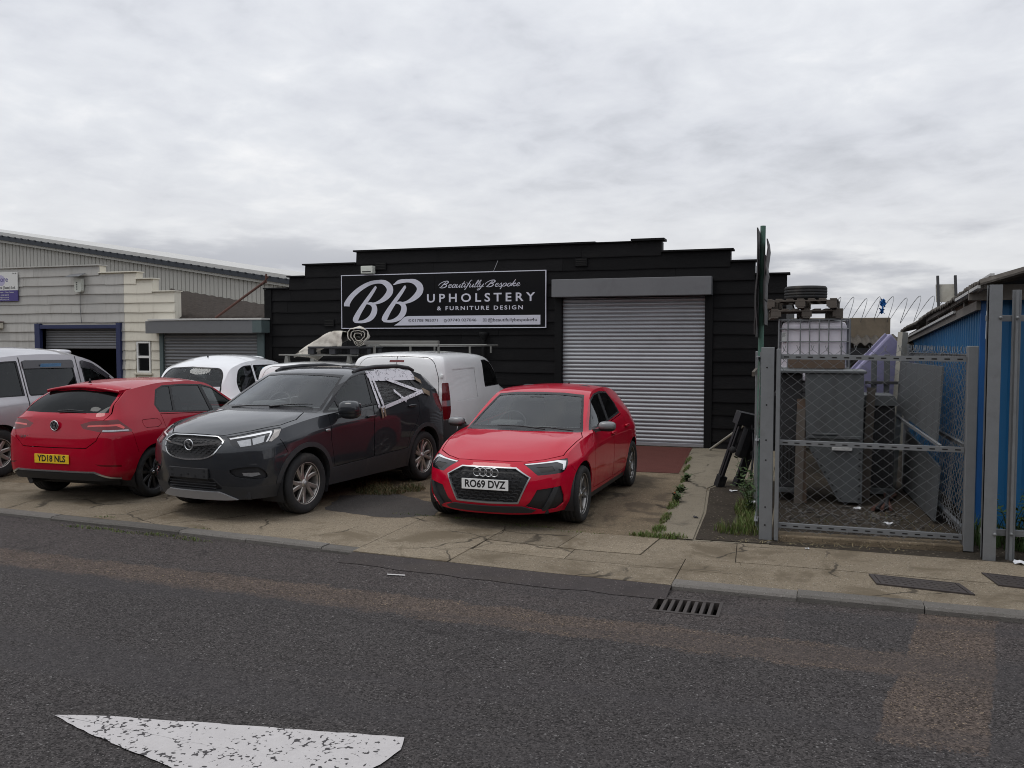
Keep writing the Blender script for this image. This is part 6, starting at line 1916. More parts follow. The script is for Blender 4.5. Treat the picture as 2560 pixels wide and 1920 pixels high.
# small panel van
SPEC_V = dict(
    xs=[1.96, 1.76, 1.378, 1.00, 0.80, 0.45, 0.05, -0.45, -0.95, -1.378, -1.75, -1.97, -2.05],
    y=[[.68, .76, .82, .82, .82, .82, .82, .82, .82, .82, .82, .82, .78],
       [.76, .83, .885, .875, .87, .87, .87, .87, .875, .89, .89, .885, .85],
       [.76, .835, .905, .90, .895, .893, .893, .895, .90, .912, .908, .90, .865],
       [.745, .82, .89, .898, .898, .897, .897, .898, .90, .905, .902, .893, .86]],
    z=[.22, .42, .66, [.82, .86, .93, .97, .98, .99, 1.0, 1.01, 1.02, 1.02, 1.02, 1.02, 1.02]],
    belt=[(1.84, .73, .96), (1.66, .77, 1.02), (1.36, .80, 1.09), (1.08, .83, 1.14), (.92, .85, 1.17), (.50, .868, 1.18), (.05, .875, 1.19), (-.45, .878, 1.20), (-.95, .88, 1.20), (-1.378, .88, 1.20), (-1.75, .878, 1.20), (-1.99, .868, 1.20), (-2.07, .835, 1.20)],
    cant=[(1.74, .58, 1.04), (1.46, .64, 1.12), (1.22, .68, 1.17), (1.06, .775, 1.20), (.84, .745, 1.46), (.52, .715, 1.68), (-.30, .735, 1.755), (-.95, .74, 1.765), (-1.378, .74, 1.765), (-1.75, .74, 1.755), (-2.00, .745, 1.70)],
    top=[(2.10, .97), (1.90, 1.06), (1.62, 1.14), (1.38, 1.19), (1.20, 1.22), (.98, 1.49), (.66, 1.735), (-.30, 1.825), (-.95, 1.835), (-1.40, 1.833), (-1.80, 1.82), (-2.02, 1.77), (-2.13, 1.20)],
    front=[(2.15, .23), (2.22, .42), (2.24, .66), (2.21, .82)],
    rear=[(-2.12, .24), (-2.15, .42), (-2.16, .66), (-2.15, 1.0)],
    pf=2.6, pr=5.0, crown=2.6, sharp_cols=(4,), sharp_rows=(4,))
# ------------------------------------------------------------------ the vehicles
def ang(deg, rear=False):
    a = R(deg)
    dv = Vector((-math.cos(a) if rear else math.cos(a), math.sin(a), 0))
    ea = Vector((-dv.y, dv.x, 0))
    if rear: ea = -ea
    return (ea, Vector((0, 0, 1)), dv)
def p3(basis, pts): return [(Vector(p).dot(basis[0]), Vector(p).dot(basis[1])) for p in pts]

def wheel_arches(B, axles, Rt, ra, clad=0.0):
    for i, a in enumerate(axles):
        if clad:
            B.cut('arch_moulding%d' % i, circle(a, Rt + 0.01, ra + clad, 36), SIDE, frm=('body', 'sill'))
            B.cut('_arch', circle(a, Rt + 0.01, ra, 36), SIDE)
        else:
            B.cut('_arch', circle(a, Rt + 0.01, ra, 36), SIDE)

def underbody(root, x0, x1, y, z=0.2):
    mb = MB(); mb.bbox(x0, x1, -y, y, z, z + 0.10, 0.02)
    mb.build('underbody', 'black_plastic', root)

def headliner(root, x0, x1, y, z, drop=0.03):
    mb = MB(); n = 8
    vs = []; fs = []
    for i in range(n + 1):
        x = x0 + (x1 - x0) * i / n
        for j in range(7):
            t = -1 + j / 3
            vs.append((x, y * t, z - 0.035 * t * t - 0.04 * (2 * i / n - 1) ** 2))
    for i in range(n):
        for j in range(6): fs.append((i * 7 + j, i * 7 + j + 1, i * 7 + j + 8, i * 7 + j + 7))
    mb.add(vs, fs, True)
    mb.build('headliner', 'headliner', root)

def door_handle(root, x, y, z, mat, L=0.19):
    for s in (1, -1):
        pod('door_handle', mat, root, (x, s * (y + 0.018), z), L / 2, 0.016, 0.017, 4.0)

def wiper(root, p, q, mat='black_plastic'):
    mb = MB(); p = Vector(p); q = Vector(q)
    mb.tube([p, p + (q - p) * 0.5 + Vector((0, 0, 0.012)), q], [0.010, 0.008, 0.005], 6)
    return mb.build('wiper', mat, root)

def mirror(root, c, size, cap, low='black_plastic', arm=0.10, sides=(1, -1)):
    for s in sides:
        o = pod('wing_mirror', low, root, (c[0], s * c[1], c[2]), size[0], size[1], size[2], 3.0, (0, 0, s * R(8)),
                flat=lambda v: (max(v[0], -size[0] * 0.62), v[1], v[2]))
        u = MB()
        pod('mirror_cap', cap, o, (0.006, 0, size[2] * 0.10), size[0] * 1.03, size[1] * 1.03, size[2] * 0.98, 3.0, (0, 0, 0),
            flat=lambda v: (max(v[0], -size[0] * 0.35), v[1], max(v[2], -size[2] * 0.45)))
        g = MB(); g.bbox(-size[0] * 0.66, -size[0] * 0.63, -size[1] * 0.82, size[1] * 0.82, -size[2] * 0.72, size[2] * 0.72, 0.01)
        g.build('mirror_glass', 'chrome', o)
        a = MB(); a.bar((0.0, -s * size[1] * 0.5, -size[2] * 0.6), (-0.01, -s * (size[1] + arm), -size[2] * 1.0), 0.05, 0.035)
        a.build('mirror_arm', low, o)

def torus(mb, c, Rr, r, axis='x', n=28, sx=1.0, sz=1.0):
    mb.tube([(c[0], c[1] + Rr * sx * math.cos(t), c[2] + Rr * sz * math.sin(t)) for t in [2 * math.pi * i / n for i in range(n)]], r, 8, True)

def strips_on(B, root, name, mat, p, q, w, off=0.004, n=14, side=1, parent=None):
    """a strip of tape laid on the body side between two (x,z) points"""
    p = Vector(p); q = Vector(q); d = (q - p).normalized(); nn = Vector((-d.y, d.x))
    rows = []
    for i in range(n + 1):
        c = p + (q - p) * i / n
        row = []
        for k in (-0.5, 0.0, 0.5):
            a = c + nn * w * k
            h, nrm, _, _ = B.bvh.ray_cast(Vector((a.x, 3, a.y)), Vector((0, -1, 0)))
            if h is None: h = Vector((a.x, rows[-1][1].y if rows else 0.7, a.y)); nrm = Vector((0, 1, 0))
            wob = 0.0015 * math.sin(i * 2.1 + k * 3)
            row.append(Vector((h.x, side * (h.y + off + wob), h.z + off * 0.3)))
        rows.append(row)
    mb = MB()
    vs = [v for r in rows for v in r]
    fs = []
    for i in range(n):
        for k in range(2): fs.append((i * 3 + k, i * 3 + k + 1, i * 3 + k + 4, i * 3 + k + 3))
    mb.add(vs, fs, True)
    return mb.build(name, mat, root, fix=True)

def red_hatch():
    B = Body(SPEC_A)
    root = empty('parked_car', (-3.09, 10.54, 0.006), R(-91.1))
    tag(root, 'bright red hatchback with silver mirror caps, parked nose to the road before the shutter', 'car')
    ax = (1.28, -1.28)
    wheel_arches(B, ax, 0.312, 0.352)
    up = lambda c: c.z > 0.93
    # bonnet
    B.gap('bonnet', [(1.905, -.1), (1.895, .2), (1.862, .38), (1.75, .54), (1.575, .70), (1.30, .735), (1.02, .757), (.86, .70), (.945, .4), (.985, 0), (.985, -.1)], TOP, 0.010, facing=0.25)
    # windscreen
    fl = lambda c: c.x > 0.0 and c.z > 0.93
    B.cut('screen_trim', [(-.1, .945), (.4, .944), (.715, .935), (.70, .97), (.60, 1.20), (.545, 1.318), (.3, 1.343), (-.1, 1.35)], FRONT, fl)
    B.cut('windscreen', [(-.1, .985), (.4, .983), (.665, .975), (.585, 1.18), (.53, 1.295), (.3, 1.318), (-.1, 1.327)], FRONT, fl, ('screen_trim',))
    # side glass
    B.cut('window_trim', [(.72, .945), (.42, 1.115), (.17, 1.272), (-.05, 1.322), (-.38, 1.338), (-.72, 1.315), (-.83, 1.16), (-.80, 1.035), (-.1, .985), (.40, .957)], SIDE, frm=('body',))
    B.cut('side_window', [(.62, .972), (.40, 1.105), (.17, 1.25), (-.05, 1.302), (-.27, 1.314), (-.07, 1.005), (.40, .975)], SIDE, frm=('window_trim',))
    B.cut('rear_side_window', [(-.35, 1.317), (-.70, 1.297), (-.795, 1.16), (-.775, 1.058), (-.14, 1.008)], SIDE, frm=('window_trim',))
    B.cut('tailgate_glass', [(-.1, 1.02), (.50, 1.02), (.48, 1.22), (.42, 1.275), (-.1, 1.29)], REAR, lambda c: c.x < -1.5)
    # doors
    B.gap('door', [(.78, .885), (.80, .62), (.76, .30), (-.19, .285), (-.155, .62), (-.10, .968), (.40, .938), (.66, .928)], SIDE, 0.008)
    B.gap('rear_door', [(-.205, .285), (-.78, .295), (-.90, .50), (-.985, .66), (-.985, .80), (-.84, 1.015), (-.115, .968), (-.17, .62)], SIDE, 0.008)
    B.cut('sill', [(.90, .245), (-.92, .245), (-.92, .15), (.90, .15)], SIDE, frm=('body',))
    # front
    B.cut('grille_surround', [(-.1, .662), (.305, .660), (.468, .567), (.345, .293), (-.1, .283)], FRONT, lambda c: c.x > 1.6, ('body',))
    B.cut('grille', [(-.1, .650), (.298, .648), (.452, .565), (.335, .305), (-.1, .295)], FRONT, lambda c: c.x > 1.6, ('grille_surround',))
    b40 = ang(40)
    B.cut('headlight', p3(b40, [(1.90, .365, .695), (1.77, .56, .712), (1.58, .75, .735), (1.61, .77, .70), (1.69, .77, .635), (1.75, .75, .605), (1.93, .53, .585), (1.93, .50, .605)]), b40, lambda c: c.x > 1.4, ('body', '_gap', 'bonnet'))
    B.cut('lamp_reflector', p3(b40, [(1.885, .50, .665), (1.80, .645, .672), (1.82, .68, .628), (1.90, .56, .610)]), b40, None, ('headlight',))
    B.cut('running_light', p3(b40, [(1.91, .40, .685), (1.72, .675, .708), (1.695, .735, .685), (1.75, .745, .63), (1.72, .755, .63), (1.63, .76, .712), (1.68, .68, .722), (1.90, .385, .694)]), b40, None, ('headlight',))
    b30 = ang(28)
    B.cut('bumper_intake', p3(b30, [(1.95, .53, .44), (1.79, .74, .47), (1.745, .76, .36), (1.74, .76, .28), (1.80, .70, .225), (1.87, .57, .212), (1.97, .40, .262), (1.98, .46, .31)]), b30, lambda c: c.x > 1.5, ('body',))
    B.cut('intake_blade', p3(b30, [(1.85, .68, .462), (1.81, .715, .458), (1.85, .61, .218), (1.88, .56, .212)]), b30, None, ('bumper_intake',))
    B.cut('front_lip', [(-.1, .258), (.38, .266), (.50, .222), (.46, .198), (-.1, .188)], FRONT, lambda c: c.x > 1.5, ('body',))
    B.cut('tail_lamp', p3(ang(40, True), [(-1.93, .42, .80), (-1.9, .5, .90), (-1.72, .76, .93), (-1.66, .80, .80), (-1.88, .68, .76)]), ang(40, True), lambda c: c.x < -1.3, ('body',))
    B.cut('_gap', [(1.605, .665), (1.598, .665), (1.512, .585), (1.519, .585)], SIDE, None, ('body',))
    P = 'paint_red'
    B.build('inner_trim', 'interior', root, srcs=['body', 'door', 'rear_door'], inset=0.016, flange=0)
    B.build('body', P, root)
    B.build('bonnet', P, root)
    B.build('door', P, root, mode='pair'); B.build('rear_door', P, root, mode='pair')
    B.build('screen_trim', 'black_gloss', root, flange=0); B.build('windscreen', 'glass_screen', root, inset=0.004, flange=0)
    B.build('window_trim', 'black_gloss', root, mode='pair')
    B.build('side_window', 'glass', root, mode='pair', inset=0.006, flange=0); B.build('rear_side_window', 'glass_dark', root, mode='pair', inset=0.006, flange=0)
    B.build('tailgate_glass', 'glass_dark', root, flange=0)
    B.build('sill', 'black_plastic', root, mode='pair', flange=0.03)
    B.build('grille_surround', 'satin_silver', root, inset=-0.004, flange=0.03)
    gr = B.build('grille', 'black_plastic', root, inset=0.03, flange=0.0)[0]
    hl = B.build('headlight', 'lamp_dark', root, mode='pair', inset=0.003, flange=0.01)
    B.build('lamp_reflector', 'dark_metal', root, mode='pair', inset=0.006, flange=0.0)
    B.build('running_light', 'lamp_white', root, mode='pair', inset=0.001, flange=0.0)
    B.build('bumper_intake', 'black_plastic', root, mode='pair', inset=0.018, flange=0.0)
    B.build('intake_blade', 'grey_plastic', root, mode='pair', inset=-0.008, flange=0.03)
    B.build('front_lip', 'grey_plastic', root, inset=-0.012, flange=0.02)
    B.build('tail_lamp', 'lamp_red', root, mode='pair')
    # grille pattern: rows of short bars
    mb = MB()
    for i, z in enumerate([.335 + .033 * k for k in range(10)]):
        wmax = .33 + (z - .305) * .42 if z < .56 else .43 - (z - .56) * 1.7
        y = -wmax + (0.04 if i % 2 else 0.0)
        while y + .05 < wmax:
            c = 2.043 - 0.28 * (y + .025) ** 2 - (0.10 if z > .55 else 0.0) * (z - .55) * 4
            mb.bar((c, y, z), (c, y + .05, z), 0.014, 0.010)
            mb.bar((c, y + .05, z), (c, y + .06, z - .016), 0.014, 0.008)
            mb.bar((c, y, z), (c, y - .01, z - .016), 0.014, 0.008)
            y += .082
    mb.build('grille_mesh', 'grey_plastic', gr)
    em = MB()
    for y in (-.096, -.032, .032, .096): torus(em, (2.052, y, .610), .043, .0052)
    em.build('badge', 'chrome', root)
    plate(root, 'RO69 DVZ', 'plate_white', (2.078, 0, .487), 1)
    add_wheels(root, ax, 0.862, 0.312, 0.222, 0.215, [(k * 72 + d, k * 72 + e, .046, .030) for k in range(5) for d, e in ((-5, -13), (5, 13))], 'rim_grey')
    arch_liners(root, ax, 0.322, 0.356, 0.83, 0.55)
    underbody(root, -1.85, 1.85, 0.62, 0.17)
    cabin(root, 0.62, .95, -.10, -.85, .70, .52, .5)
    headliner(root, -.1, -1.2, .46, 1.335)
    mirror(root, (.60, .945, .985), (.07, .098, .056), 'mirror_silver')
    door_handle(root, -.10, .848, .845, P); door_handle(root, -.86, .852, .87, P)
    mb = MB(); mb.lathe([(.0, .0), (.022, .0), (.012, .03), (.004, .055), (0, .058)], 10, 'z', (-1.1, 0, 1.375)); mb.build('aerial', 'black_plastic', root)
    wiper(root, (.96, .30, .968), (.90, -.30, .99)); wiper(root, (.90, .62, .955), (.93, .08, .985))
    mb = MB(); mb.bbox(.24, .34, -.10, .10, 1.22, 1.30, .02); mb.build('rear_view_mirror', 'black_plastic', root)
    return root

def grey_suv():
    B = Body(SPEC_M)
    root = empty('parked_suv', (-6.135, 10.12, 0.006), R(-96.1))
    root.scale = (1.04, 1.04, 1.01)
    tag(root, 'dark grey compact SUV with its rear side window taped over and no front plate', 'car')
    ax = (1.278, -1.278); Rt = .345
    B.gap('bonnet', [(2.035, -.1), (2.03, .22), (2.00, .36), (1.79, .55), (1.53, .70), (1.30, .725), (1.02, .62), (.93, .50), (.99, .25), (1.02, 0), (1.02, -.1)], TOP, 0.012, facing=0.25)
    fl = lambda c: c.x > 0.0 and c.z > 1.08
    B.cut('screen_trim', [(-.1, 1.135), (.4, 1.132), (.73, 1.115), (.735, 1.14), (.65, 1.36), (.565, 1.525), (.3, 1.545), (-.1, 1.552)], FRONT, fl)
    B.cut('windscreen', [(-.1, 1.178), (.4, 1.175), (.69, 1.16), (.62, 1.36), (.55, 1.502), (.3, 1.522), (-.1, 1.53)], FRONT, fl, ('screen_trim',))
    B.cut('window_trim', [(.88, 1.105), (.66, 1.24), (.42, 1.39), (.16, 1.50), (-.10, 1.545), (-.50, 1.562), (-.95, 1.548), (-1.22, 1.50), (-1.40, 1.39), (-1.42, 1.29), (-1.0, 1.20), (-.1, 1.145), (.4, 1.12)], SIDE, frm=('body',))
    B.cut('quarter_window', [(.79, 1.13), (.60, 1.235), (.60, 1.128)], SIDE, frm=('window_trim',))
    B.cut('side_window', [(.565, 1.13), (.565, 1.275), (.40, 1.38), (.16, 1.485), (-.08, 1.525), (-.17, 1.53), (-.055, 1.165), (.3, 1.14)], SIDE, frm=('window_trim',))
    B.cut('rear_side_window', [(-.29, 1.535), (-.55, 1.54), (-.93, 1.527), (-1.10, 1.50), (-1.22, 1.235), (-1.0, 1.22), (-.20, 1.172)], SIDE, frm=('window_trim',))
    B.cut('tailgate_glass', [(-.1, 1.27), (.52, 1.27), (.50, 1.43), (.44, 1.49), (-.1, 1.51)], REAR, lambda c: c.x < -1.6)
    B.cut('sill', [(.95, .455), (-.95, .51), (-1.0, .2), (.95, .2)], SIDE, frm=('body',))
    B.gap('door', [(.84, 1.085), (.85, .80), (.78, .475), (-.03, .49), (-.015, .80), (-.05, 1.135), (.4, 1.108), (.66, 1.098)], SIDE, 0.008)
    B.gap('rear_door', [(-.045, .49), (-.80, .515), (-.86, .70), (-1.0, .80), (-1.10, .95), (-1.13, 1.10), (-1.10, 1.195), (-.065, 1.135), (-.03, .80)], SIDE, 0.008)
    # front lower plastic
    b50 = ang(45)
    fx = lambda c: c.x > 1.55
    B.cut('bumper_lower', [(-.1, .485), (.31, .485), (.385, .40), (.60, .385), (.95, .415), (.95, .15), (-.1, .15)], FRONT, lambda c: c.x > 1.45, ('body',), facing=-0.2)
    B.cut('lower_grille', [(-.1, .472), (.295, .472), (.375, .385), (.37, .352), (-.1, .352)], FRONT, fx, ('bumper_lower',))
    B.cut('skid_plate', [(-.1, .337), (.34, .335), (.40, .31), (.51, .248), (.40, .243), (-.1, .240)], FRONT, fx, ('bumper_lower',))
    B.cut('rear_bumper_lower', [(-.1, .52), (.95, .52), (.95, .15), (-.1, .15)], REAR, lambda c: c.x < -1.5, ('body',), facing=-0.2)
    wheel_arches(B, ax, Rt, .405, .055)
    B.cut('grille_surround', round_poly([(-.1, .938), (.31, .930), (.405, .868), (.325, .728), (.20, .685), (-.1, .662)], [0, .03, .03, .06, .06, 0]), FRONT, fx, ('body', '_gap', 'bonnet'))
    B.cut('grille', round_poly([(-.1, .930), (.307, .922), (.393, .868), (.315, .738), (.193, .699), (-.1, .680)], [0, .03, .03, .06, .06, 0]), FRONT, fx, ('grille_surround',))
    hp = [(2.01, .395, .922), (1.81, .575, .965), (1.56, .73, 1.005), (1.585, .77, .985), (1.67, .79, .915), (1.78, .78, .855), (1.92, .69, .825), (2.02, .55, .805), (2.035, .49, .83)]
    B.cut('headlight', p3(b50, hp), b50, lambda c: c.x > 1.3, ('body', '_gap', 'bonnet'))
    B.cut('running_light', p3(b50, [(2.005, .425, .910), (1.665, .69, .976), (1.69, .725, .963), (1.80, .762, .872), (1.825, .755, .867), (1.712, .718, .956), (2.005, .438, .897)]), b50, None, ('headlight',))
    B.cut('lamp_reflector', p3(b50, [(1.975, .495, .885), (1.885, .60, .905), (1.92, .64, .838), (1.995, .56, .822)]), b50, None, ('headlight',))
    B.cut('lamp_reflector', p3(b50, [(1.875, .612, .907), (1.765, .69, .938), (1.835, .735, .868), (1.91, .655, .842)]), b50, None, ('headlight',))
    B.cut('lamp_tip', p3(b50, [(1.635, .705, .985), (1.585, .755, .985), (1.66, .785, .918), (1.76, .775, .868), (1.79, .768, .872), (1.675, .735, .962)]), b50, None, ('headlight',))
    B.cut('fog_recess', smooth_poly(p3(ang(40), [(2.07, .48, .575), (1.99, .63, .607), (1.91, .73, .60), (1.85, .775, .54), (1.85, .775, .48), (1.96, .65, .478), (2.04, .53, .50)]), 3), ang(40), fx, ('body',))
    B.cut('fog_lamp', p3(ang(40), [(2.01, .59, .543), (1.91, .73, .543), (1.895, .74, .518), (1.95, .67, .498), (2.00, .60, .508)]), ang(40), None, ('fog_recess',))
    B.cut('tail_lamp', p3(ang(50, True), [(-1.60, .83, 1.20), (-1.80, .80, 1.20), (-1.97, .70, 1.12), (-1.97, .73, .95), (-1.75, .86, .93), (-1.62, .87, 1.05)]), ang(50, True), lambda c: c.x < -1.2, ('body',))
    B.cut('_gap', [(1.665, .885), (1.657, .885), (1.587, .735), (1.595, .735)], SIDE, None, ('body',))
    P = 'paint_charcoal'
    B.build('inner_trim', 'interior', root, srcs=['body', 'door', 'rear_door'], inset=0.016, flange=0)
    B.build('body', P, root); B.build('bonnet', P, root)
    B.build('door', P, root, mode='pair'); rd = B.build('rear_door', P, root, mode='pair')
    B.build('screen_trim', 'black_gloss', root, flange=0); B.build('windscreen', 'glass_screen', root, inset=0.004, flange=0)
    B.build('window_trim', 'black_gloss', root, mode='pair')
    B.build('side_window', 'glass', root, mode='pair', inset=0.006, flange=0); B.build('quarter_window', 'glass', root, mode='pair', inset=0.006, flange=0)
    rw = B.build('rear_side_window', 'glass_dark', root, mode='pair', inset=0.006, flange=0)
    rw[0].data.materials[0] = MATS['bin_bag']
    rw[0]['label'] = 'black plastic sheet covering the missing rear side window'
    B.build('tailgate_glass', 'glass_dark', root, flange=0)
    B.build('sill', 'grey_plastic', root, mode='pair', inset=-0.006, flange=0.03)
    B.build('bumper_lower', 'grey_plastic', root, flange=0.03); B.build('rear_bumper_lower', 'grey_plastic', root, flange=0.03)
    [B.build('arch_moulding', 'grey_plastic', root, srcs=['arch_moulding%d' % i], mode='pair', inset=-0.008, flange=0.05) for i in (0, 1)]
    lg = B.build('lower_grille', 'black_plastic', root, inset=0.03, flange=0)[0]
    B.build('skid_plate', 'skid_silver', root, inset=-0.016, flange=0.03)
    B.build('grille_surround', 'chrome', root, inset=-0.006, flange=0.03)
    gr = B.build('grille', 'black_plastic', root, inset=0.025, flange=0)[0]
    B.build('headlight', 'lamp_dark', root, mode='pair', inset=0.004, flange=0.01)
    B.build('lamp_reflector', 'lamp_clear', root, mode='pair', inset=0.006, flange=0)
    B.build('running_light', 'lamp_white', root, mode='pair', inset=0.001, flange=0)
    B.build('lamp_tip', 'rim_silver', root, mode='pair', inset=0.003, flange=0)
    B.build('fog_recess', 'black_plastic', root, mode='pair', inset=0.03, flange=0)
    B.build('fog_lamp', 'lamp_clear', root, mode='pair', inset=0.015, flange=0)
    B.build('tail_lamp', 'lamp_red', root, mode='pair')
    mb = MB()
    for k, z in enumerate([.705 + .026 * i for i in range(8)]):
        wm = .24 + (z - .70) * .85 if z < .86 else .37 - (z - .86) * .8
        for i in range(-5, 6):
            y = i * .066 + (.033 if k % 2 else 0)
            if abs(y) > wm: continue
            c = 2.130 - .14 * y * y - (.25 * (z - .80) if z > .8 else 0)
            mb.bar((c, y - .028, z), (c, y, z - .010), .014, .008); mb.bar((c, y, z - .010), (c, y + .028, z), .014, .008)
    mb.build('grille_mesh', 'grey_plastic', gr)
    for s in (1, -1):
        mb = MB()
        mb.bar((2.155, s * .06, .830), (2.135, s * .25, .852), .016, .020); mb.bar((2.135, s * .25, .852), (2.085, s * .390, .868), .014, .012)
        mb.build('grille_wing', 'chrome', root)
    mb = MB(); torus(mb, (2.145, 0, .835), .056, .0065)
    mb.bar((2.146, -.035, .865), (2.146, .02, .850), .01, .012); mb.bar((2.146, .02, .850), (2.146, -.012, .838), .01, .012); mb.bar((2.146, -.012, .838), (2.146, .03, .805), .01, .016)
    mb.build('badge', 'chrome', root)
    mb = MB()
    for z in (.375, .405, .435, .462): mb.bar((2.095, -.32, z), (2.095, .32, z), .015, .009)
    mb.build('lower_grille_bar', 'grey_plastic', lg)
    mb = MB(); mb.bbox(2.145, 2.165, -.27, .27, .475, .590, .006)
    o = mb.build('plate_holder', 'black_plastic', root)
    mb = MB()
    for y, z in ((-.22, .56), (-.22, .505), (-.1, .50), (0.0, .52), (.1, .50), (.22, .56), (.22, .505)): mb.box(2.164, 2.167, y - .014, y + .014, z - .012, z + .012)
    mb.build('clip_hole', 'plate_ink', o)
    add_wheels(root, ax, .868, Rt, .236, .222, [(k * 72 + d, k * 72 + e, .050, .046) for k in range(5) for d, e in ((-10, -5), (10, 24))], 'rim_silver', 'satin_silver', steer=0.0)
    arch_liners(root, ax, Rt + .01, .41, .85, .55)
    underbody(root, -1.95, 1.95, .64, .24)
    cabin(root, .66, 1.14, -.10, -.85, .72, .66, .5, seat_h=.64)
    headliner(root, -.1, -1.3, .48, 1.54)
    mirror(root, (.66, 1.0, 1.135), (.10, .125, .105), P, P, .10, (1,))
    door_handle(root, 0.03, .868, 1.005, P, .2); door_handle(root, -.93, .868, 1.075, P, .2)
    for s in (1, -1):
        mb = MB(); pts = [(.02, .595, 1.555), (-.10, .595, 1.590), (-.5, .588, 1.612), (-1.0, .582, 1.608), (-1.32, .575, 1.574), (-1.46, .57, 1.535)]
        mb.tube([(x, s * y, z) for x, y, z in pts], [.020, .027, .027, .027, .027, .020], 8)
        mb.build('roof_rail', 'grey_plastic', root)
    for s in (1, -1): pod('side_repeater', 'lamp_clear', root, (.92, s * .885, .915), .045, .012, .018, 2.4)
    wiper(root, (.99, .10, 1.172), (.83, .60, 1.205)); wiper(root, (1.0, -.45, 1.15), (1.01, .12, 1.185))
    mb = MB(); mb.bbox(.28, .36, -.11, .11, 1.42, 1.50, .02); mb.build('rear_view_mirror', 'black_plastic', root)
    T = [((-.20, 1.562), (-1.30, 1.538), .046), ((-.19, 1.535), (-1.32, 1.503), .046), ((-.185, 1.500), (-1.33, 1.465), .046), ((-.20, 1.455), (-1.30, 1.428), .044),
         ((-.235, 1.565), (-.165, 1.09), .046), ((-.285, 1.50), (-.25, 1.03), .044), ((-.56, 1.452), (-1.32, 1.225), .046), ((-.20, 1.08), (-1.31, 1.252), .046), ((-.62, 1.295), (-.81, 1.135), .042)]
    for i, (p, q, w) in enumerate(T): strips_on(B, root, 'tape_strip', 'fragile_tape', p, q, w, 0.004 + 0.0012 * i)
    for x in (-.20, -.26): strips_on(B, root, 'brown_tape_strip', 'brown_tape', (x, 1.09), (x - .005, .955 + abs(x + .2) * .3), .036, 0.016)
    strips_on(B, root, 'brown_tape_strip', 'brown_tape', (-1.28, 1.43), (-1.40, 1.37), .06, 0.02)
    strips_on(B, root, 'brown_tape_strip', 'brown_tape', (-1.30, 1.26), (-1.46, 1.20), .07, 0.02)
    return root

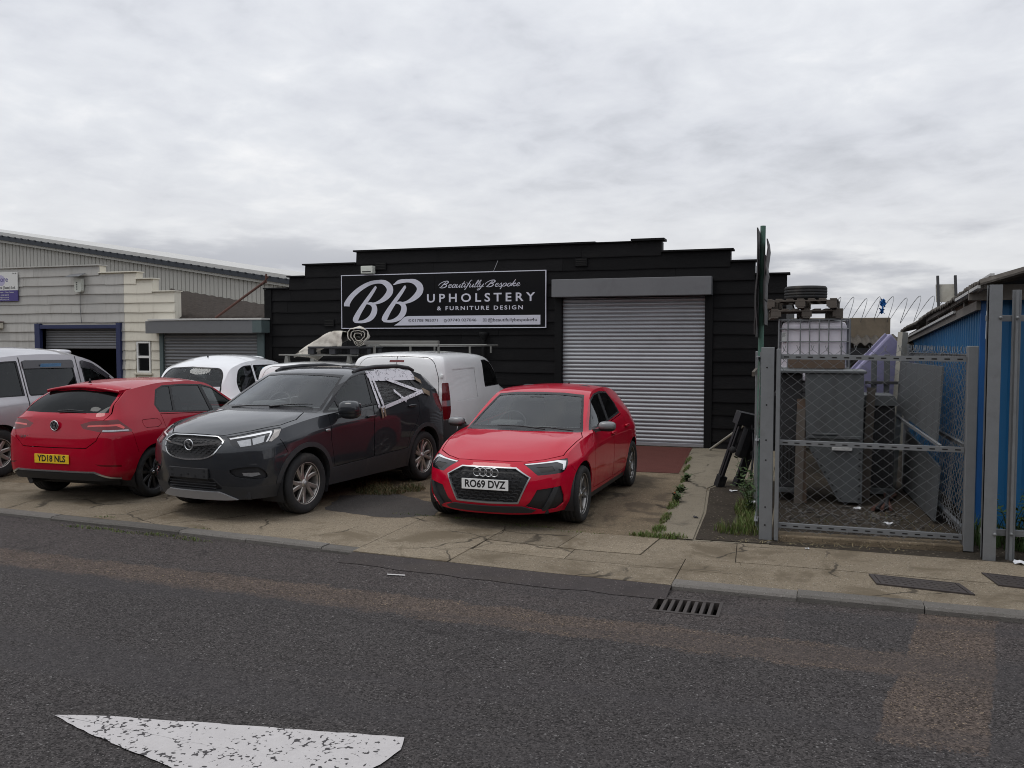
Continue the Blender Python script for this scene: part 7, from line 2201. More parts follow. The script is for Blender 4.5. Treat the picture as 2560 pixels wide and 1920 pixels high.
def crimson_hatch():
    B = Body(SPEC_G)
    root = empty('parked_car', (-8.70, 10.336, 0.006), R(91.2))
    tag(root, 'red hatchback seen from behind with yellow rear number plate, left of the grey SUV', 'car')
    ax = (1.31, -1.31); Rt = .316
    wheel_arches(B, ax, Rt, .358)
    rr = lambda c: c.x < -1.3
    b40 = ang(38, True)
    lp = [(-2.02, .37, .965), (-1.99, .50, 1.005), (-1.95, .62, 1.015), (-1.80, .735, 1.02), (-1.69, .84, .89), (-1.70, .85, .865), (-1.99, .65, .875), (-2.03, .42, .915)]
    B.cut('tail_lamp', p3(b40, lp), b40, rr, ('body',))
    B.cut('lamp_band', p3(b40, [(-2.0, .47, .955), (-1.97, .62, .965), (-1.80, .76, .965), (-1.76, .80, .925), (-1.78, .80, .905), (-1.84, .745, .945), (-1.98, .62, .945), (-2.02, .47, .935)]), b40, None, ('tail_lamp',))
    B.cut('lamp_foot', p3(b40, [(-1.97, .66, .905), (-1.74, .83, .895), (-1.73, .84, .880), (-1.98, .66, .885)]), b40, None, ('tail_lamp',))
    B.gap('tailgate', [(-.1, .685), (.48, .69), (.60, .78), (.645, .88), (.65, 1.02), (.66, 1.09), (.605, 1.25), (.55, 1.345), (-.1, 1.395)], REAR, 0.010, lambda c: c.x < -1.46, facing=0.3)
    B.cut('rear_window', [(-.1, 1.095), (.30, 1.095), (.635, 1.10), (.58, 1.25), (.53, 1.33), (-.1, 1.372)], REAR, rr, ('tailgate',))
    B.cut('windscreen', [(-.1, 1.00), (.4, .998), (.67, .985), (.585, 1.20), (.53, 1.345), (.3, 1.365), (-.1, 1.375)], FRONT, lambda c: c.x > 0 and c.z > .95)
    B.cut('window_trim', [(.74, .965), (.42, 1.15), (.16, 1.318), (-.05, 1.368), (-.45, 1.392), (-.85, 1.388), (-1.00, 1.34), (-1.14, 1.15), (-1.11, 1.055), (-.6, 1.02), (0, .985)], SIDE, frm=('body',))
    B.cut('side_window', [(.66, .985), (.42, 1.13), (.16, 1.298), (-.05, 1.347), (-.02, 1.005)], SIDE, frm=('window_trim',))
    B.cut('rear_side_window', [(-.12, 1.352), (-.45, 1.372), (-.68, 1.37), (-.80, 1.055), (-.09, 1.01)], SIDE, frm=('window_trim',))
    B.cut('quarter_window', [(-.72, 1.37), (-.85, 1.368), (-.98, 1.325), (-1.11, 1.15), (-1.085, 1.075), (-.845, 1.06)], SIDE, frm=('window_trim',))
    B.gap('door', [(.78, .93), (.80, .62), (.76, .30), (-.06, .285), (-.05, .62), (-.03, .97), (.40, .948), (.66, .945)], SIDE, 0.008)
    B.gap('rear_door', [(-.075, .285), (-.82, .295), (-.92, .50), (-1.02, .66), (-1.08, .80), (-1.10, 1.03), (-.6, 1.005), (-.045, .972), (-.065, .62)], SIDE, 0.008)
    B.gap('fuel_flap', round_poly([(-1.47, .985), (-1.19, .985), (-1.14, .92), (-1.23, .885), (-1.46, .895)], .03), SIDE, 0.006)
    B.cut('chrome_strip', [(-.1, .408), (.58, .406), (.795, .318), (.78, .300), (.575, .386), (-.1, .388)], REAR, rr, ('body',))
    B.cut('diffuser', [(-.1, .388), (.575, .386), (.78, .300), (.76, .14), (-.1, .14)], REAR, rr, ('body',), facing=-0.2)
    B.cut('reflector', p3(ang(30, True), [(-2.04, .59, .495), (-1.86, .83, .475), (-1.86, .83, .452), (-2.02, .65, .47)]), ang(30, True), rr, ('body',))
    B.cut('headlight', p3(ang(40), [(1.95, .45, .73), (1.65, .76, .77), (1.75, .78, .66), (1.98, .5, .64)]), ang(40), lambda c: c.x > 1.4, ('body',))
    B.cut('_gap', [(-1.70, .87), (-1.693, .87), (-1.612, .60), (-1.619, .60)], SIDE, None, ('body',))
    P = 'paint_crimson'
    B.build('inner_trim', 'interior', root, srcs=['body', 'door', 'rear_door', 'tailgate'], inset=0.016, flange=0)
    B.build('body', P, root); B.build('tailgate', P, root)
    B.build('door', P, root, mode='pair'); B.build('rear_door', P, root, mode='pair'); B.build('fuel_flap', P, root, mode='pair')
    B.build('rear_window', 'glass_rear', root, inset=0.003, flange=0); B.build('windscreen', 'glass', root, flange=0)
    B.build('window_trim', 'black_gloss', root, mode='pair')
    B.build('side_window', 'glass', root, mode='pair', inset=0.006, flange=0); B.build('rear_side_window', 'glass_dark', root, mode='pair', inset=0.006, flange=0); B.build('quarter_window', 'glass_dark', root, mode='pair', inset=0.006, flange=0)
    B.build('tail_lamp', 'lamp_red', root, mode='pair', flange=0.01); B.build('lamp_band', 'lamp_bright_red', root, mode='pair', inset=-0.001, flange=0); B.build('lamp_foot', 'lamp_clear', root, mode='pair', inset=-0.001, flange=0)
    B.build('chrome_strip', 'chrome', root, inset=-0.008, flange=0.02); B.build('diffuser', 'black_plastic', root, inset=0.004, flange=0.02)
    B.build('reflector', 'lamp_red', root, mode='pair'); B.build('headlight', 'lamp_dark', root, mode='pair')
    # roof spoiler
    mb = MB()
    n = 12; vs = []
    for i in range(n + 1):
        t = -1 + 2 * i / n; y = .56 * t; e = abs(t) ** 3
        xb = -1.625 + .05 * e; zb = 1.398 - .055 * t * t
        vs += [(-1.36, y, 1.437 - .062 * t * t), (xb, y, zb + .012), (xb - .008, y, zb - .004), (xb + .005, y, zb - .026), (-1.50, y, 1.385 - .06 * t * t)]
    fs = []
    for i in range(n):
        for k in range(4): fs.append((i * 5 + k, i * 5 + k + 1, i * 5 + k + 6, i * 5 + k + 5))
    mb.add(vs, fs, True); mb.add([vs[k] for k in range(5)], [(0, 1, 2, 3, 4)]); mb.add([vs[n * 5 + k] for k in range(5)], [(4, 3, 2, 1, 0)])
    mb.build('roof_spoiler', P, root)
    plate(root, 'YD18 NLS', 'plate_yellow', (-2.094, 0, .545), -1)
    mb = MB(); torus(mb, (-2.040, 0, .945), .058, .006)
    for s in (1, -1):
        mb.bar((-2.040, s * .024, .992), (-2.040, 0.0, .948), .008, .010); mb.bar((-2.040, s * .047, .965), (-2.040, s * .021, .900), .008, .010); mb.bar((-2.040, s * .021, .900), (-2.040, 0, .942), .008, .010)
    mb.build('badge', 'chrome', root)
    mb = MB(); mb.lathe([(0, -.006), (.055, -.006), (.055, -.002)], 24, 'x', (-2.032, 0, .945)); mb.build('badge_disc', 'black_gloss', root)
    text('model_lettering', 'GOLF', .045, 'chrome', root, (-2.042, .47, .80), (R(90), 0, R(-90)), 1.25, .001)
    add_wheels(root, ax, .872, Rt, .222, .222, [(k * 36 + d, k * 36 + d * .2, .016, .024) for k in range(10) for d in (-7, 7)], 'rim_black')
    arch_liners(root, ax, Rt + .01, .362, .85, .55)
    underbody(root, -1.68, 1.95, .64, .18)
    mb = MB(); mb.tube([(-1.3, .45, .24), (-1.98, .45, .24)], .035, 10); mb.build('exhaust', 'dark_metal', root)
    cabin(root, .64, .965, -.12, -.90, .71, .54, .5, back=-1.6)
    headliner(root, -.1, -1.0, .46, 1.385)
    mirror(root, (.66, .97, 1.0), (.075, .115, .072), P)
    door_handle(root, .05, .858, .86, P); door_handle(root, -.84, .862, .885, P)
    wiper(root, (-1.945, .03, 1.118), (-1.925, -.35, 1.122))
    mb = MB(); mb.lathe([(0, 0), (.02, 0), (.008, .05), (0, .06)], 10, 'z', (-1.45, 0, 1.44)); mb.build('aerial', 'black_plastic', root)
    return root

def taxi(name, loc, rz, P, label, sc, deflect=True, sticker=False):
    B = Body(SPEC_T)
    root = empty(name, loc, R(rz)); root.scale = sc
    tag(root, label, 'taxi', 'London style taxis on the forecourt')
    ax = (1.443, -1.443); Rt = .335
    wheel_arches(B, ax, Rt, .39)
    B.cut('window_trim', round_poly([(-1.0, 1.105), (-1.66, 1.105), (-1.68, 1.30), (-1.50, 1.535), (-1.28, 1.605), (-1.0, 1.612)], [.02, .08, .1, .15, .1, .02]), SIDE, frm=('body',))
    B.cut('quarter_window', round_poly([(-1.03, 1.125), (-1.64, 1.125), (-1.655, 1.30), (-1.485, 1.515), (-1.27, 1.583), (-1.03, 1.59)], [.02, .08, .1, .15, .1, .02]), SIDE, frm=('window_trim',))
    for nm, pl in (('rear', [(-.06, 1.10), (-.93, 1.10), (-.93, 1.612), (-.06, 1.605)]), ('front', [(.09, 1.10), (.86, 1.095), (.62, 1.34), (.30, 1.545), (.09, 1.60)])):
        B.cut('window_trim', round_poly(pl, .04), SIDE, frm=('body',))
        B.cut('side_window', round_poly(offset_poly(pl, -.022), .035), SIDE, frm=('window_trim',))
        if deflect:
            top = [(x, z) for x, z in pl]
            dz = .13
            dp = [(-.03, 1.612), (-.96, 1.622), (-.95, 1.622 - dz), (-.04, 1.612 - dz)] if nm == 'rear' else [(.06, 1.605), (.30, 1.56), (.64, 1.335), (.55, 1.29), (.28, 1.455), (.06, 1.49)]
            B.cut('wind_deflector', dp, SIDE, frm=('window_trim', 'side_window'))
    for x in (-.965, .015):
        B.cut('_gap', [(x - .009, 1.66), (x + .009, 1.66), (x + .012, 1.0), (x - .03, .45), (x - .048, .45), (x - .008, 1.0)], SIDE, frm=('body',))
    B.cut('rear_window_trim', round_poly([(-.3, 1.105), (.63, 1.115), (.585, 1.46), (.49, 1.575), (-.3, 1.62)], [0, .08, .1, .12, 0]), REAR, lambda c: c.x < -1.5, ('body',))
    B.cut('rear_window', round_poly([(-.3, 1.13), (.60, 1.14), (.56, 1.45), (.475, 1.55), (-.3, 1.597)], [0, .08, .1, .12, 0]), REAR, None, ('rear_window_trim',))
    B.cut('windscreen', [(-.1, 1.17), (.4, 1.165), (.64, 1.15), (.60, 1.40), (.56, 1.58), (-.1, 1.64)], FRONT, lambda c: c.x > .3 and c.z > 1.1)
    B.cut('tail_lamp', p3(ang(40, True), [(-2.2, .52, .95), (-2.05, .72, .96), (-2.06, .74, .72), (-2.22, .55, .72)]), ang(40, True), lambda c: c.x < -1.7, ('body',))
    B.cut('bumper', [(-.1, .50), (.9, .50), (.9, .15), (-.1, .15)], REAR, lambda c: c.x < -1.85, ('body',), facing=-.2)
    B.build('inner_trim', 'interior', root, srcs=['body'], inset=0.016, flange=0)
    B.build('body', P, root)
    B.build('window_trim', 'black_gloss', root, mode='pair'); B.build('quarter_window', 'glass_dark' if deflect else 'glass', root, mode='pair', inset=.006, flange=0)
    B.build('side_window', 'glass_dark' if deflect else 'glass', root, mode='pair', inset=.006, flange=0)
    if deflect: B.build('wind_deflector', 'deflector', root, mode='pair', inset=-.02, flange=.01)
    B.build('rear_window_trim', 'black_gloss', root); B.build('rear_window', 'glass', root, inset=.004, flange=0)
    B.build('windscreen', 'glass', root, flange=0); B.build('tail_lamp', 'lamp_red', root, mode='pair'); B.build('bumper', 'black_plastic', root, inset=-.02, flange=.03)
    add_wheels(root, ax, .862, Rt, .20, .20, [(k * 45, k * 45, .06, .05) for k in range(8)], 'rim_silver')
    arch_liners(root, ax, Rt + .01, .395, .83, .55)
    underbody(root, -2.1, 2.1, .6, .2)
    cabin(root, .78, 1.10, .0, -1.25, .70, .62, .5, back=-1.9, seat_h=.7)
    headliner(root, .1, -1.3, .5, 1.68)
    pod('taxi_sign', P, root, (.20, 0, 1.715), .14, .34, .055, 3.0)
    mirror(root, (.80, 1.0, 1.12), (.08, .12, .09), P)
    for x in (-.75, .25):
        door_handle(root, x, .862, 1.0, 'chrome', .24)
    mb = MB(); mb.lathe([(0, 0), (.022, 0), (.008, .045), (0, .05)], 10, 'z', (-1.35, 0, 1.755)); mb.build('aerial', 'black_plastic', root)
    for s in (1, -1):
        mb = MB(); mb.bbox(-.66, -.30, -.001, .001, -.028, .028, .0005)
        o = mb.build('window_sticker', 'sticker_blue', root); o.location = (0, s * .735, 1.535); o.rotation_euler = (R(-16 * s), 0, 0)
    if sticker:
        mb = MB(); k = 14
        def hit(y, z):
            h = B.bvh.ray_cast(Vector((-4, y, z)), Vector((1, 0, 0)))[0]
            return (h.x - .012, y, z)
        ys = [.60 * (-1 + 2 * i / k) for i in range(k + 1)]
        vs = [hit(y, 1.135) for y in ys] + [hit(y, 1.245) for y in ys]
        mb.add(vs, [(i, i + 1, k + 2 + i, k + 1 + i) for i in range(k)], True)
        mb.build('rear_banner', 'sticker_white', root, fix=True)
        text('banner_lettering', 'REVERSE!', .10, 'plate_ink', root, (hit(.33, 1.19)[0] - .012, .33, 1.19), (R(90 - 14), 0, R(-90 - 12)), 1.0, .001, shear=.2)
    return root

def van(name, loc, rz, label, sc, grp=None, plain=False):
    B = Body(SPEC_V)
    root = empty(name, loc, R(rz)); root.scale = sc
    tag(root, label, 'van')
    ax = (1.378, -1.378); Rt = .32
    wheel_arches(B, ax, Rt, .365)
    rr = lambda c: c.x < -1.7
    b = ang(45, True)
    B.cut('tail_lamp', round_poly(p3(b, [(-2.07, .80, 1.34), (-1.97, .893, 1.34), (-1.95, .905, .90), (-2.0, .90, .76), (-2.10, .79, .76), (-2.10, .80, .9)]), .02), b, rr, ('body',))
    B.cut('lamp_clear_part', p3(b, [(-2.10, .80, 1.06), (-1.95, .905, 1.06), (-1.95, .905, .97), (-2.10, .80, .97)]), b, None, ('tail_lamp',))
    B.cut('rear_bumper', [(-.1, .50), (.78, .50), (.80, .75), (.99, .75), (.99, .15), (-.1, .15)], REAR, rr, ('body',), facing=-.2)
    B.cut('rear_bumper', [(-1.75, .52), (-2.3, .74), (-2.3, .15), (-1.75, .15)], SIDE, None, ('body',))
    B.gap('rear_door', round_poly([(.006, .48), (.745, .48), (.755, 1.0), (.735, 1.42), (.66, 1.66), (.55, 1.735), (.006, 1.755)], [.01, .03, .02, .05, .08, .04, .01]), REAR, .010, rr)
    B.cut('brake_lamp', [(-.1, 1.700), (.13, 1.698), (.13, 1.665), (-.1, 1.667)], REAR, rr, ('body', 'rear_door', '_gap'))
    B.cut('_line', [(-.50, 1.55), (-1.68, 1.55), (-1.74, 1.48), (-1.73, 1.12), (-1.62, 1.02), (-.50, 1.02)], SIDE, None, ('body',))
    B.cut('side_panel', offset_poly([(-.50, 1.55), (-1.68, 1.55), (-1.74, 1.48), (-1.73, 1.12), (-1.62, 1.02), (-.50, 1.02)], -.012), SIDE, None, ('_line',))
    B.cut('window_trim', [(1.10, 1.19), (.80, 1.43), (.52, 1.62), (.25, 1.67), (-.02, 1.67), (-.05, 1.19)], SIDE, None, ('body',))
    B.cut('side_window', offset_poly([(1.10, 1.19), (.80, 1.43), (.52, 1.62), (.25, 1.67), (-.02, 1.67), (-.05, 1.19)], -.02), SIDE, None, ('window_trim',))
    B.cut('windscreen', [(-.1, 1.26), (.4, 1.25), (.72, 1.22), (.68, 1.46), (.63, 1.65), (-.1, 1.72)], FRONT, lambda c: c.x > .35 and c.z > 1.2)
    P = 'paint_white'
    B.build('body', P, root); B.build('rear_door', P, root, mode='pair'); B.build('side_panel', P, root, mode='pair', inset=.010, flange=0); B.build('panel_crease', P, root, srcs=['_line'], mode='pair', inset=.004, flange=0.0)
    B.build('tail_lamp', 'lamp_red', root, mode='pair', inset=-.008); B.build('lamp_clear_part', 'lamp_clear', root, mode='pair', inset=-.008, flange=0)
    B.build('brake_lamp', 'lamp_red', root, inset=-.003); B.build('rear_bumper', 'grey_plastic', root, inset=-.008, flange=.03)
    B.build('window_trim', 'black_gloss', root, mode='pair'); B.build('side_window', 'glass_dark', root, mode='pair', inset=.005, flange=0); B.build('windscreen', 'glass', root, flange=0)
    add_wheels(root, ax, .88, Rt, .20, .20, [(k * 51.4, k * 51.4, .06, .05) for k in range(7)], 'rim_silver')
    arch_liners(root, ax, Rt + .01, .37, .86, .55); underbody(root, -2.0, 2.0, .64, .2)
    cabin(root, .95, 1.2, .25, -.5, .74, .66, .5, rear=False, back=-.4)
    for z in (.66, 1.10, 1.45):
        for s in (1, -1): pod('hinge', P, root, (-2.075, s * .80, z), .018, .025, .035, 3)
    return root
# ------------------------------------------------------------------ vehicles in place
pm('bin_bag', (0.012, 0.012, 0.013), 0.28, var=0.2, bump=0.9, bs=9, bd=0.03, cs=(1, 1, 4))
pm('brown_tape', (0.20, 0.15, 0.10), 0.35, var=0.15)
pm('deflector', (0.03, 0.028, 0.034), 0.15, var=0.1, coat=0.5)
pm('sticker_blue', (0.12, 0.30, 0.52), 0.4, var=0.3, vs=14)
def tape_mat():
    t = NT('fragile_tape')
    v = t.coords('object')
    n = t.noise(v, 70.0, 1.0, 0.4)
    w = t.noise(v, 9.0, 2.0, 0.5)
    k = t.math('MULTIPLY', t.ramp(n, 0.575, 0.60), t.ramp(w, 0.48, 0.52))
    c = t.mix(k, (0.66, 0.66, 0.70), (0.06, 0.05, 0.07))
    t.principled(c, 0.4, 0.0, t.bump(t.noise(v, 25.0, 3.0), 0.25, 0.004))
tape_mat()
red_hatch()
grey_suv()
crimson_hatch()
taxi('parked_taxi', (-11.93, 11.2, 0.006), 90, 'paint_silver', 'silver London taxi seen from its side at the left edge, with dark wind deflectors', (1.1, 1.03, 1.04), True, False)
taxi('parked_taxi', (-10.25, 14.3, 0.006), 95, 'paint_taxi_white', 'white London taxi behind the red car, its rear window with a banner', (.86, 1, .955), False, True)
van('panel_van', (-6.16, 14.42, 0.006), 91, 'white panel van with a tall red tail lamp, between the grey SUV and black wall', (.9, .965, .985))
van('panel_van', (-8.02, 14.52, 0.006), 90, 'white van under roof bars and rolled tarpaulins, mostly hidden behind the grey SUV', (.88, .98, .885))
loose_tyre()
# ------------------------------------------------------------------ roof loads
pm('canvas', (0.60, 0.565, 0.50), 0.85, var=0.18, vs=5, bump=0.7, bs=9, bd=0.02, dirt=(0.34, 0.30, 0.24), damt=0.36, ds=6)
pm('black_pallet', (0.022, 0.023, 0.027), 0.6, var=0.2)
pm('rack_grey', (0.20, 0.20, 0.185), 0.5, 0.35, var=0.15, dirt=(0.12, 0.11, 0.09), damt=0.4, ds=5)
VX, VY = -8.02, 14.52
def bars(name, label, xs0, xs1, ys, z, zf, mat='rack_grey'):
    e = empty(name, ((xs0 + xs1) / 2, ys[0], z)); tag(e, label, 'roof rack')
    for y in ys:
        mb = MB(); mb.bbox(xs0 - e.location[0], xs1 - e.location[0], y - ys[0] - .03, y - ys[0] + .03, -.014, .014, .008); mb.build('crossbar', mat, e)
        for x in (xs0 + .16, xs1 - .16):
            mb = MB(); xx = x - e.location[0]; mb.prism([(xx - .045, zf - z), (xx + .045, zf - z), (xx + .022, -.015), (xx - .022, -.015)], y - ys[0] - .035, y - ys[0] + .035, 'y'); mb.build('foot', mat, e)
    return e
bars('roof_bars', 'grey roof bars on the white van behind the SUV, under the tarpaulins', -8.80, -7.25, (13.35, 14.2), 1.735, 1.600)
# rack on the panel van: welded tube frame
rk2 = empty('roof_rack', (-6.2, 14.3, 1.82)); tag(rk2, 'grey tube roof rack with a raised rear roller on the white panel van', 'roof rack')
def rt(name, pts, r=.016):
    mb = MB(); mb.tube(pts, r, 8); mb.build(name, 'rack_grey', rk2)
for x in (-.66, .62): rt('side_rail', [(x, -1.35, .085), (x, 1.5, .075)])
for y in (-.9, 0, .9): rt('crossbar', [(-.66, y, .085), (.62, y, .085)])
mb = MB(); mb.bbox(-.68, .64, -1.42, -1.34, .105, .165, .01); mb.build('rear_roller', 'rack_grey', rk2)
for x in (-.6, .56):
    for y in (-1.2, .2, 1.3):
        mb = MB(); mb.bar((x, y, -.065), (x, y, .08), .03, .03, (1, 0, 0)); mb.build('foot', 'rack_grey', rk2)
# pallet and rolled tarpaulins
bp = empty('plastic_pallet', (-7.72, 13.75, 1.752)); tag(bp, 'black plastic pallet on the roof bars under the tarpaulins', 'pallet')
mb = MB(); mb.bbox(-.45, .50, -.5, .5, .10, .135, .008); mb.build('deck', 'black_pallet', bp)
for x in (-.40, 0.02, .42):
    for y in (-.42, 0, .42):
        mb = MB(); mb.bbox(x - .06, x + .06, y - .06, y + .06, 0, .099, .01); mb.build('foot', 'black_pallet', bp)
def roll(name, label, c, ax_, L, r0, turns, seed, squash=.8):
    """a loosely rolled sheet: spiral section extruded with wobble"""
    rg = random.Random(seed); n = 46; m = 12
    ax_ = Vector(ax_).normalized(); s = ax_.cross(Vector((0, 0, 1))).normalized(); u = s.cross(ax_)
    vs = []; th = .012
    ph = [rg.uniform(0, 6) for _ in range(4)]
    for k in range(2):
        for j in range(m + 1):
            t = j / m - .5
            for i in range(n + 1):
                a = 2 * math.pi * turns * i / n
                r = r0 * (.28 + .72 * i / n) + (.0 if k == 0 else -th)
                r *= 1 + .10 * math.sin(3 * a + ph[0] + 3 * t) + .05 * math.sin(7 * a + ph[1])
                p = Vector(c) + ax_ * (L * t * (1 + .02 * math.sin(a + ph[2]))) + s * r * math.cos(a) + u * (r * squash * math.sin(a))
                vs.append(p)
    w = n + 1; o = (m + 1) * w; fs = []
    for j in range(m):
        for i in range(n):
            a = j * w + i; fs.append((a, a + 1, a + w + 1, a + w)); fs.append((o + a, o + a + w, o + a + w + 1, o + a + 1))
    for i in range(n): fs.append((i, o + i, o + i + 1, i + 1)); b = m * w; fs.append((b + i, b + i + 1, o + b + i + 1, o + b + i))
    mb = MB(); mb.add(vs, fs, True); ob = mb.build(name, 'canvas', None, fix=False)
    tag(ob, label, 'tarpaulin'); return ob
roll('rolled_tarpaulin', 'upper rolled cream tarpaulin with an open spiral end on the van roof', (-7.43, 13.75, 2.075), (-.44, .90, .02), .85, .195, 2.6, 3, .85)
roll('rolled_tarpaulin', 'lower small rolled tarpaulin under the larger roll on the van roof', (-7.38, 13.70, 1.945), (-.40, .92, .0), .8, .10, 2.2, 8, .6)
def draped():
    """a stiff folded sheet sloping off the load"""
    pts_t = [(-8.54, 1.73), (-8.40, 1.83), (-8.15, 1.97), (-7.92, 2.10), (-7.74, 2.16), (-7.58, 2.14)]
    pts_b = [(-8.50, 1.70), (-8.30, 1.74), (-8.05, 1.80), (-7.85, 1.885), (-7.70, 1.90), (-7.56, 1.90)]
    n = 20; m = 10; vs = []
    def ev(P, t):
        k = t * (len(P) - 1); i = min(int(k), len(P) - 2); f = k - i
        return (P[i][0] + (P[i + 1][0] - P[i][0]) * f, P[i][1] + (P[i + 1][1] - P[i][1]) * f)
    for lay in (0, 1):
        for i in range(n + 1):
            a = ev(pts_t, i / n); b = ev(pts_b, i / n)
            for j in range(m + 1):
                t = j / m
                if t < .5: k = t * 2; x = b[0] + (a[0] - b[0]) * k; z = b[1] + (a[1] - b[1]) * k; y = 13.35 + .06 * k
                else: k = (t - .5) * 2; x = a[0] + .02 * k; z = a[1] - .10 * k * k; y = 13.41 + .75 * k
                w = .014 * math.sin(i * .9 + j * 1.7) + .010 * math.sin(i * 2.3 - j)
                vs.append((x, y + w - .012 * lay * 0, z + w * .6 - .012 * lay))
    fs = []; w = m + 1; o = (n + 1) * w
    for i in range(n):
        for j in range(m):
            a = i * w + j; fs.append((a, a + w, a + w + 1, a + 1)); fs.append((o + a, o + a + 1, o + a + w + 1, o + a + w))
    mb = MB(); mb.add(vs, fs, True); ob = mb.build('folded_tarpaulin', 'canvas', None, fix=False)
    tag(ob, 'stiff folded cream tarpaulin sloping down left of the rolls on the van roof', 'tarpaulin')
draped()
# ================================================================== weeds, litter
def leafm(name, c1, c2, dry=None):
    t = NT(name)
    oi = t.coords('world')
    n = t.noise(oi, 6.0, 3.0)
    c = t.mix(n, c1, c2)
    if dry is not None: c = t.mix(t.ramp(t.noise(oi, 17.0, 3.0), .45, .6), c, dry)
    p = t.principled(c, 0.6, 0.0, None, 0.3)
    return t.m
leafm('grass_green', (0.060, 0.110, 0.022), (0.115, 0.160, 0.036), (0.13, 0.125, 0.05))
leafm('grass_dry', (0.17, 0.125, 0.060), (0.11, 0.080, 0.040), (0.055, 0.075, 0.025))
leafm('straw', (0.32, 0.27, 0.15), (0.22, 0.18, 0.10))
leafm('weed_leaf', (0.030, 0.062, 0.018), (0.060, 0.095, 0.028))
pm('litter_white', (0.65, 0.66, 0.68), .4, var=.1)
pm('litter_grey', (0.10, 0.09, 0.08), .7, var=.3, vs=9)
pm('petal_orange', (0.65, 0.12, 0.02), .6, var=.1)
def grass(name, spots, label, mat, hmin=.04, hmax=.12, per=70, lean=.5, seed=1, width=.004, z=.0):
    """blades scattered over discs (x, y, rx, ry)"""
    rg = random.Random(seed); vs = []; fs = []
    for (cx, cy, rx, ry) in spots:
        k = int(per * max(.3, rx * ry * 40))
        for _ in range(k):
            a = rg.uniform(0, 2 * math.pi); q = math.sqrt(rg.random())
            x = cx + rx * q * math.cos(a); y = cy + ry * q * math.sin(a)
            h = rg.uniform(hmin, hmax) * (1.15 - .6 * q); b = rg.uniform(0, 2 * math.pi); l = rg.uniform(.1, lean) * h
            dx, dy = math.cos(b), math.sin(b); w = width * rg.uniform(.6, 1.3)
            o = len(vs)
            vs += [(x - dy * w, y + dx * w, z), (x + dy * w, y - dx * w, z), (x + dx * l * .4 + dy * w * .7, y + dy * l * .4 - dx * w * .7, z + h * .6), (x + dx * l * .4 - dy * w * .7, y + dy * l * .4 + dx * w * .7, z + h * .6), (x + dx * l * 1.3, y + dy * l * 1.3, z + h)]
            fs += [(o, o + 1, o + 2, o + 3), (o + 3, o + 2, o + 4)]
    mb = MB(); mb.add(vs, fs); ob = mb.build(name, mat, None, fix=False)
    tag(ob, label, 'grass', kind='stuff'); return ob
grass('grass', [(-7.25, 7.43, .45, .05), (-6.4, 7.38, .6, .055), (-5.85, 7.30, .25, .04)], 'thin green grass growing along the left kerb edge', 'grass_green', .012, .04, 170, .9, 2, z=ZR)
grass('grass', [(-7.4, 7.80, .2, .05), (-6.0, 7.62, .12, .04)], 'sparse grass in a pavement crack behind the left kerb', 'grass_green', .01, .03, 80, .9, 3)
grass('grass', [(-1.42, 8.78, .26, .09), (-1.2, 8.80, .12, .06), (-1.42, 9.1, .08, .16), (-1.44, 9.7, .05, .3), (-1.47, 10.5, .06, .3), (-1.5, 11.0, .05, .2), (-1.55, 11.7, .04, .3), (-1.6, 12.6, .04, .4), (-1.70, 13.6, .03, .4), (-1.80, 14.6, .03, .4)], 'green grass filling the joint along the concrete path strip', 'grass_green', .02, .08, 420, .8, 4)
grass('grass', [(-.62, 9.25, .26, .16), (-.55, 9.7, .12, .35), (-.62, 10.5, .14, .45)], 'green grass at the foot of the left gate post', 'grass_green', .05, .20, 190, .7, 5)
grass('grass', [(-5.55, 10.55, .32, .22), (-5.25, 10.25, .35, .25), (-5.75, 10.9, .3, .25), (-4.95, 10.55, .2, .2)], 'dry brown grass beside the grey SUV on the forecourt', 'grass_dry', .03, .14, 210, 1.0, 6)
grass('grass', [(-3.6, 8.98, .5, .05), (-2.8, 8.84, .4, .05), (-2.2, 8.72, .3, .04), (-4.2, 9.0, .3, .04)], 'low grass along the pavement joint under the red hatchback', 'grass_green', .01, .035, 90, .8, 7)
grass('grass', [(1.95, 9.5, .25, .25), (2.2, 9.3, .3, .2), (1.62, 9.45, .1, .3)], 'dark weeds and grass behind the palisade uprights', 'weed_leaf', .10, .42, 55, .5, 8, .009)
grass('grass', [(1.2, 9.9, .2, .4), (.9, 10.4, .3, .3), (.2, 9.9, .4, .3)], 'sparse dry grass on the compound floor', 'grass_dry', .02, .09, 10, .9, 12)
grass('straw_litter', [(-.45, 8.86, .35, .07), (.0, 8.84, .25, .05), (.5, 8.90, .5, .06)], 'pale straw scattered at the foot of the gate post', 'straw', .006, .03, 40, 9, 9, .003, .004)
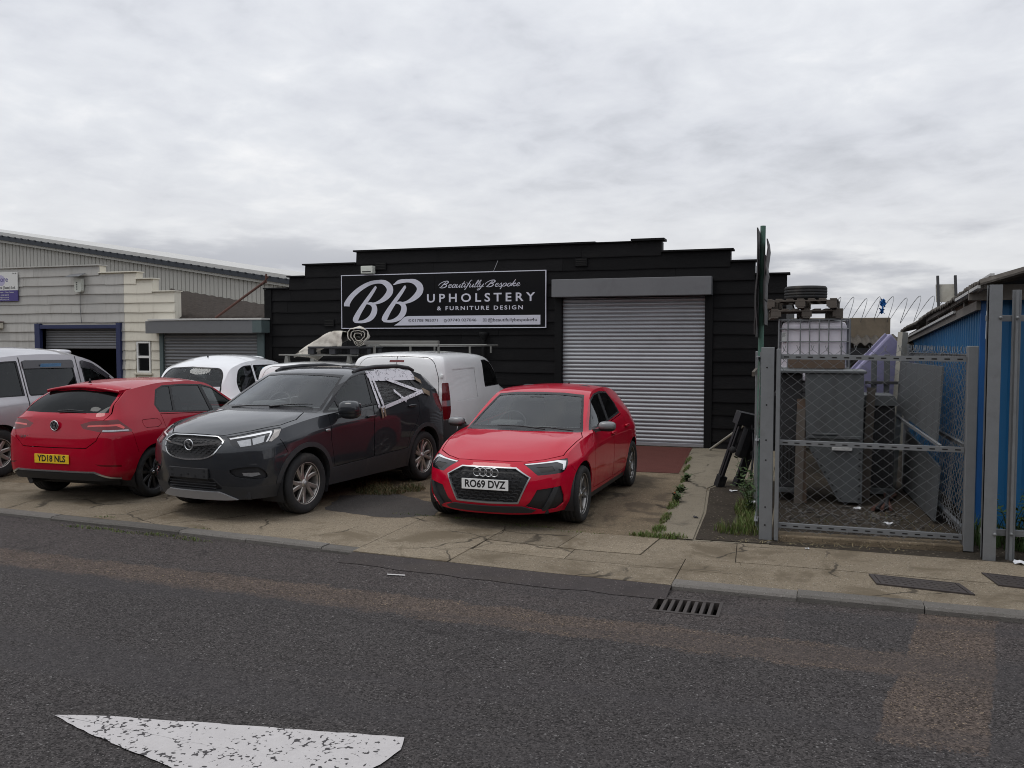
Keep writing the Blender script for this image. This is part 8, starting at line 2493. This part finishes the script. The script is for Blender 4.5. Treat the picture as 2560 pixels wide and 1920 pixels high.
def weed(loc, h, n, seed, label, flower=False, sc=1.0):
    """leafy plant: stems with leaf blades"""
    rg = random.Random(seed); e = empty('weed_plant', loc); tag(e, label, 'weed', 'weeds on the forecourt')
    st = MB(); lf = MB()
    for i in range(n):
        a = rg.uniform(0, 2 * math.pi); l = rg.uniform(.15, .5) * h; hh = h * rg.uniform(.6, 1)
        p0 = Vector((rg.uniform(-.02, .02), rg.uniform(-.02, .02), 0)); p2 = p0 + Vector((math.cos(a) * l, math.sin(a) * l, hh)); p1 = p0.lerp(p2, .5) + Vector((0, 0, hh * .15))
        st.tube([p0, p1, p2], [.003, .0025, .0015], 5)
        for k in range(7):
            t = .2 + .8 * k / 6; c = p0.lerp(p1, t * 2) if t < .5 else p1.lerp(p2, t * 2 - 1)
            b = rg.uniform(0, 2 * math.pi); d = Vector((math.cos(b), math.sin(b), rg.uniform(-.2, .6))).normalized(); s = d.cross(Vector((0, 0, 1))).normalized()
            L = rg.uniform(.035, .075) * sc; w = L * .28
            lf.add([c, c + d * L * .5 + s * w, c + d * L, c + d * L * .5 - s * w], [(0, 1, 2, 3)])
    st.build('stem', 'weed_leaf', e, fix=False); o = lf.build('foliage', 'weed_leaf', e, fix=False); o['kind'] = 'stuff'
    if flower:
        for k in range(1): pod('flower', 'petal_orange', e, (rg.uniform(-.04, .04), rg.uniform(-.03, .03), h * .9 - k * .02), .022, .022, .012, 2)
weed((-1.46, 10.75, 0), .13, 12, 1, 'small weed with an orange flower in the path joint', True)
weed((-1.50, 11.45, 0), .10, 9, 2, 'low dark weed in the path joint, behind the orange flower')
weed((-1.56, 12.4, 0), .12, 10, 3, 'low dark weed spreading over the path joint beside the red apron')
weed((-.60, 10.9, 0), .55, 14, 4, 'tall leafy weed by the side fence near the pallet truck', sc=1.3)
weed((-.55, 10.2, 0), .45, 14, 5, 'tall leafy weed by the side fence nearer the gate post', sc=1.3)
weed((1.95, 9.6, 0), .55, 14, 6, 'leafy weed between the palisade uprights and the blue wall', sc=1.5)
weed((2.15, 9.3, 0), .42, 14, 7, 'leafy weed at the right edge behind the palisade', sc=1.5)
def scrap(name, loc, size, mat, label, seed):
    rg = random.Random(seed); mb = MB(); n = 5; vs = []
    for i in range(n + 1):
        for j in range(n + 1):
            vs.append(((i / n - .5) * size * (1 + rg.uniform(-.1, .1)), (j / n - .5) * size * .7, size * .25 * rg.random() + .002))
    mb.add(vs, [(i * (n + 1) + j, (i + 1) * (n + 1) + j, (i + 1) * (n + 1) + j + 1, i * (n + 1) + j + 1) for i in range(n) for j in range(n)])
    o = mb.build(name, mat, None, fix=False); o.location = loc; o.rotation_euler = (0, 0, rg.uniform(0, 3)); tag(o, label, 'litter', 'litter on the ground')
scrap('crushed_can', (-.86, 11.75, .003), .10, 'litter_white', 'crushed white can lying by the foot of the pallet truck', 1)
scrap('paper_scrap', (-.55, 10.45, .10), .10, 'litter_white', 'white scrap caught in the weeds by the side fence', 2)
scrap('paper_scrap', (.62, 11.0, .0), .09, 'litter_white', 'white scrap under the hopper inside the compound', 3)
scrap('plastic_bottle', (.90, 10.2, .0), .10, 'litter_white', 'shiny crumpled plastic on the compound floor', 4)
scrap('paper_scrap', (1.85, 8.72, .0), .12, 'litter_white', 'white scrap at the foot of the right palisade pale', 5)
scrap('paper_scrap', (.05, 8.70, .004), .04, 'litter_white', 'tiny white scrap on the pavement before the gate plinth', 6)
scrap('stone_chip', (-1.13, 9.85, .006), .07, 'dark_metal', 'dark chip lying on the concrete path strip', 7)
scrap('dead_leaf', (-.3, 8.85, .004), .05, 'litter_grey', 'brown leaf at the foot of the left gate post', 8)
rg = random.Random(21)
mb = MB()
for i in range(420):
    x = rg.uniform(-.2, 1.25); y = rg.uniform(9.3, 11.2); s = rg.uniform(.006, .022) * (1 if rg.random() < .93 else 2.2)
    th = rg.uniform(0, 6.3); mb.obox((x, y, s * .2 - .006), Vector((s * math.cos(th), s * math.sin(th), rg.uniform(-.3, .3) * s)), Vector((-s * .6 * math.sin(th), s * .6 * math.cos(th), 0)), Vector((0, rg.uniform(-.2, .2) * s, s * .4)))
tag(mb.build('rubble', 'litter_grey'), 'loose grey rubble and scraps strewn over the compound floor', 'rubble', kind='stuff')
# ================================================================== unseen building added behind the viewpoint, for the cars to reflect
pm('reflection_brick', (0.13, 0.075, 0.055), 0.9, var=0.25, vs=2, coords='world')
pm('reflection_roof', (0.07, 0.065, 0.06), 0.9, var=0.2, coords='world')
ob = empty('reflection_building', (0, 0, 0)); tag(ob, 'long low brick unit, unseen behind the viewpoint, added to give the cars reflections', 'building')
mb = MB(); mb.box(-60, 34, -24, -13, -.1, 4.4); mb.build('wall', 'reflection_brick', ob)
mb = MB(); mb.add([(-60.3, -12.7, 4.35), (34.3, -12.7, 4.35), (34.3, -18.5, 6.4), (-60.3, -18.5, 6.4), (-60.3, -24.3, 4.35), (34.3, -24.3, 4.35)], [(0, 1, 2, 3), (3, 2, 5, 4)]); mb.build('roof', 'reflection_roof', ob)
for i in range(13):
    x = -56 + i * 7; mb = MB(); mb.bbox(x, x + 3.2, -13.02, -12.95, .02, 2.9, .01); mb.build('door', 'galv_box' if i % 3 else 'blue_frame', ob)
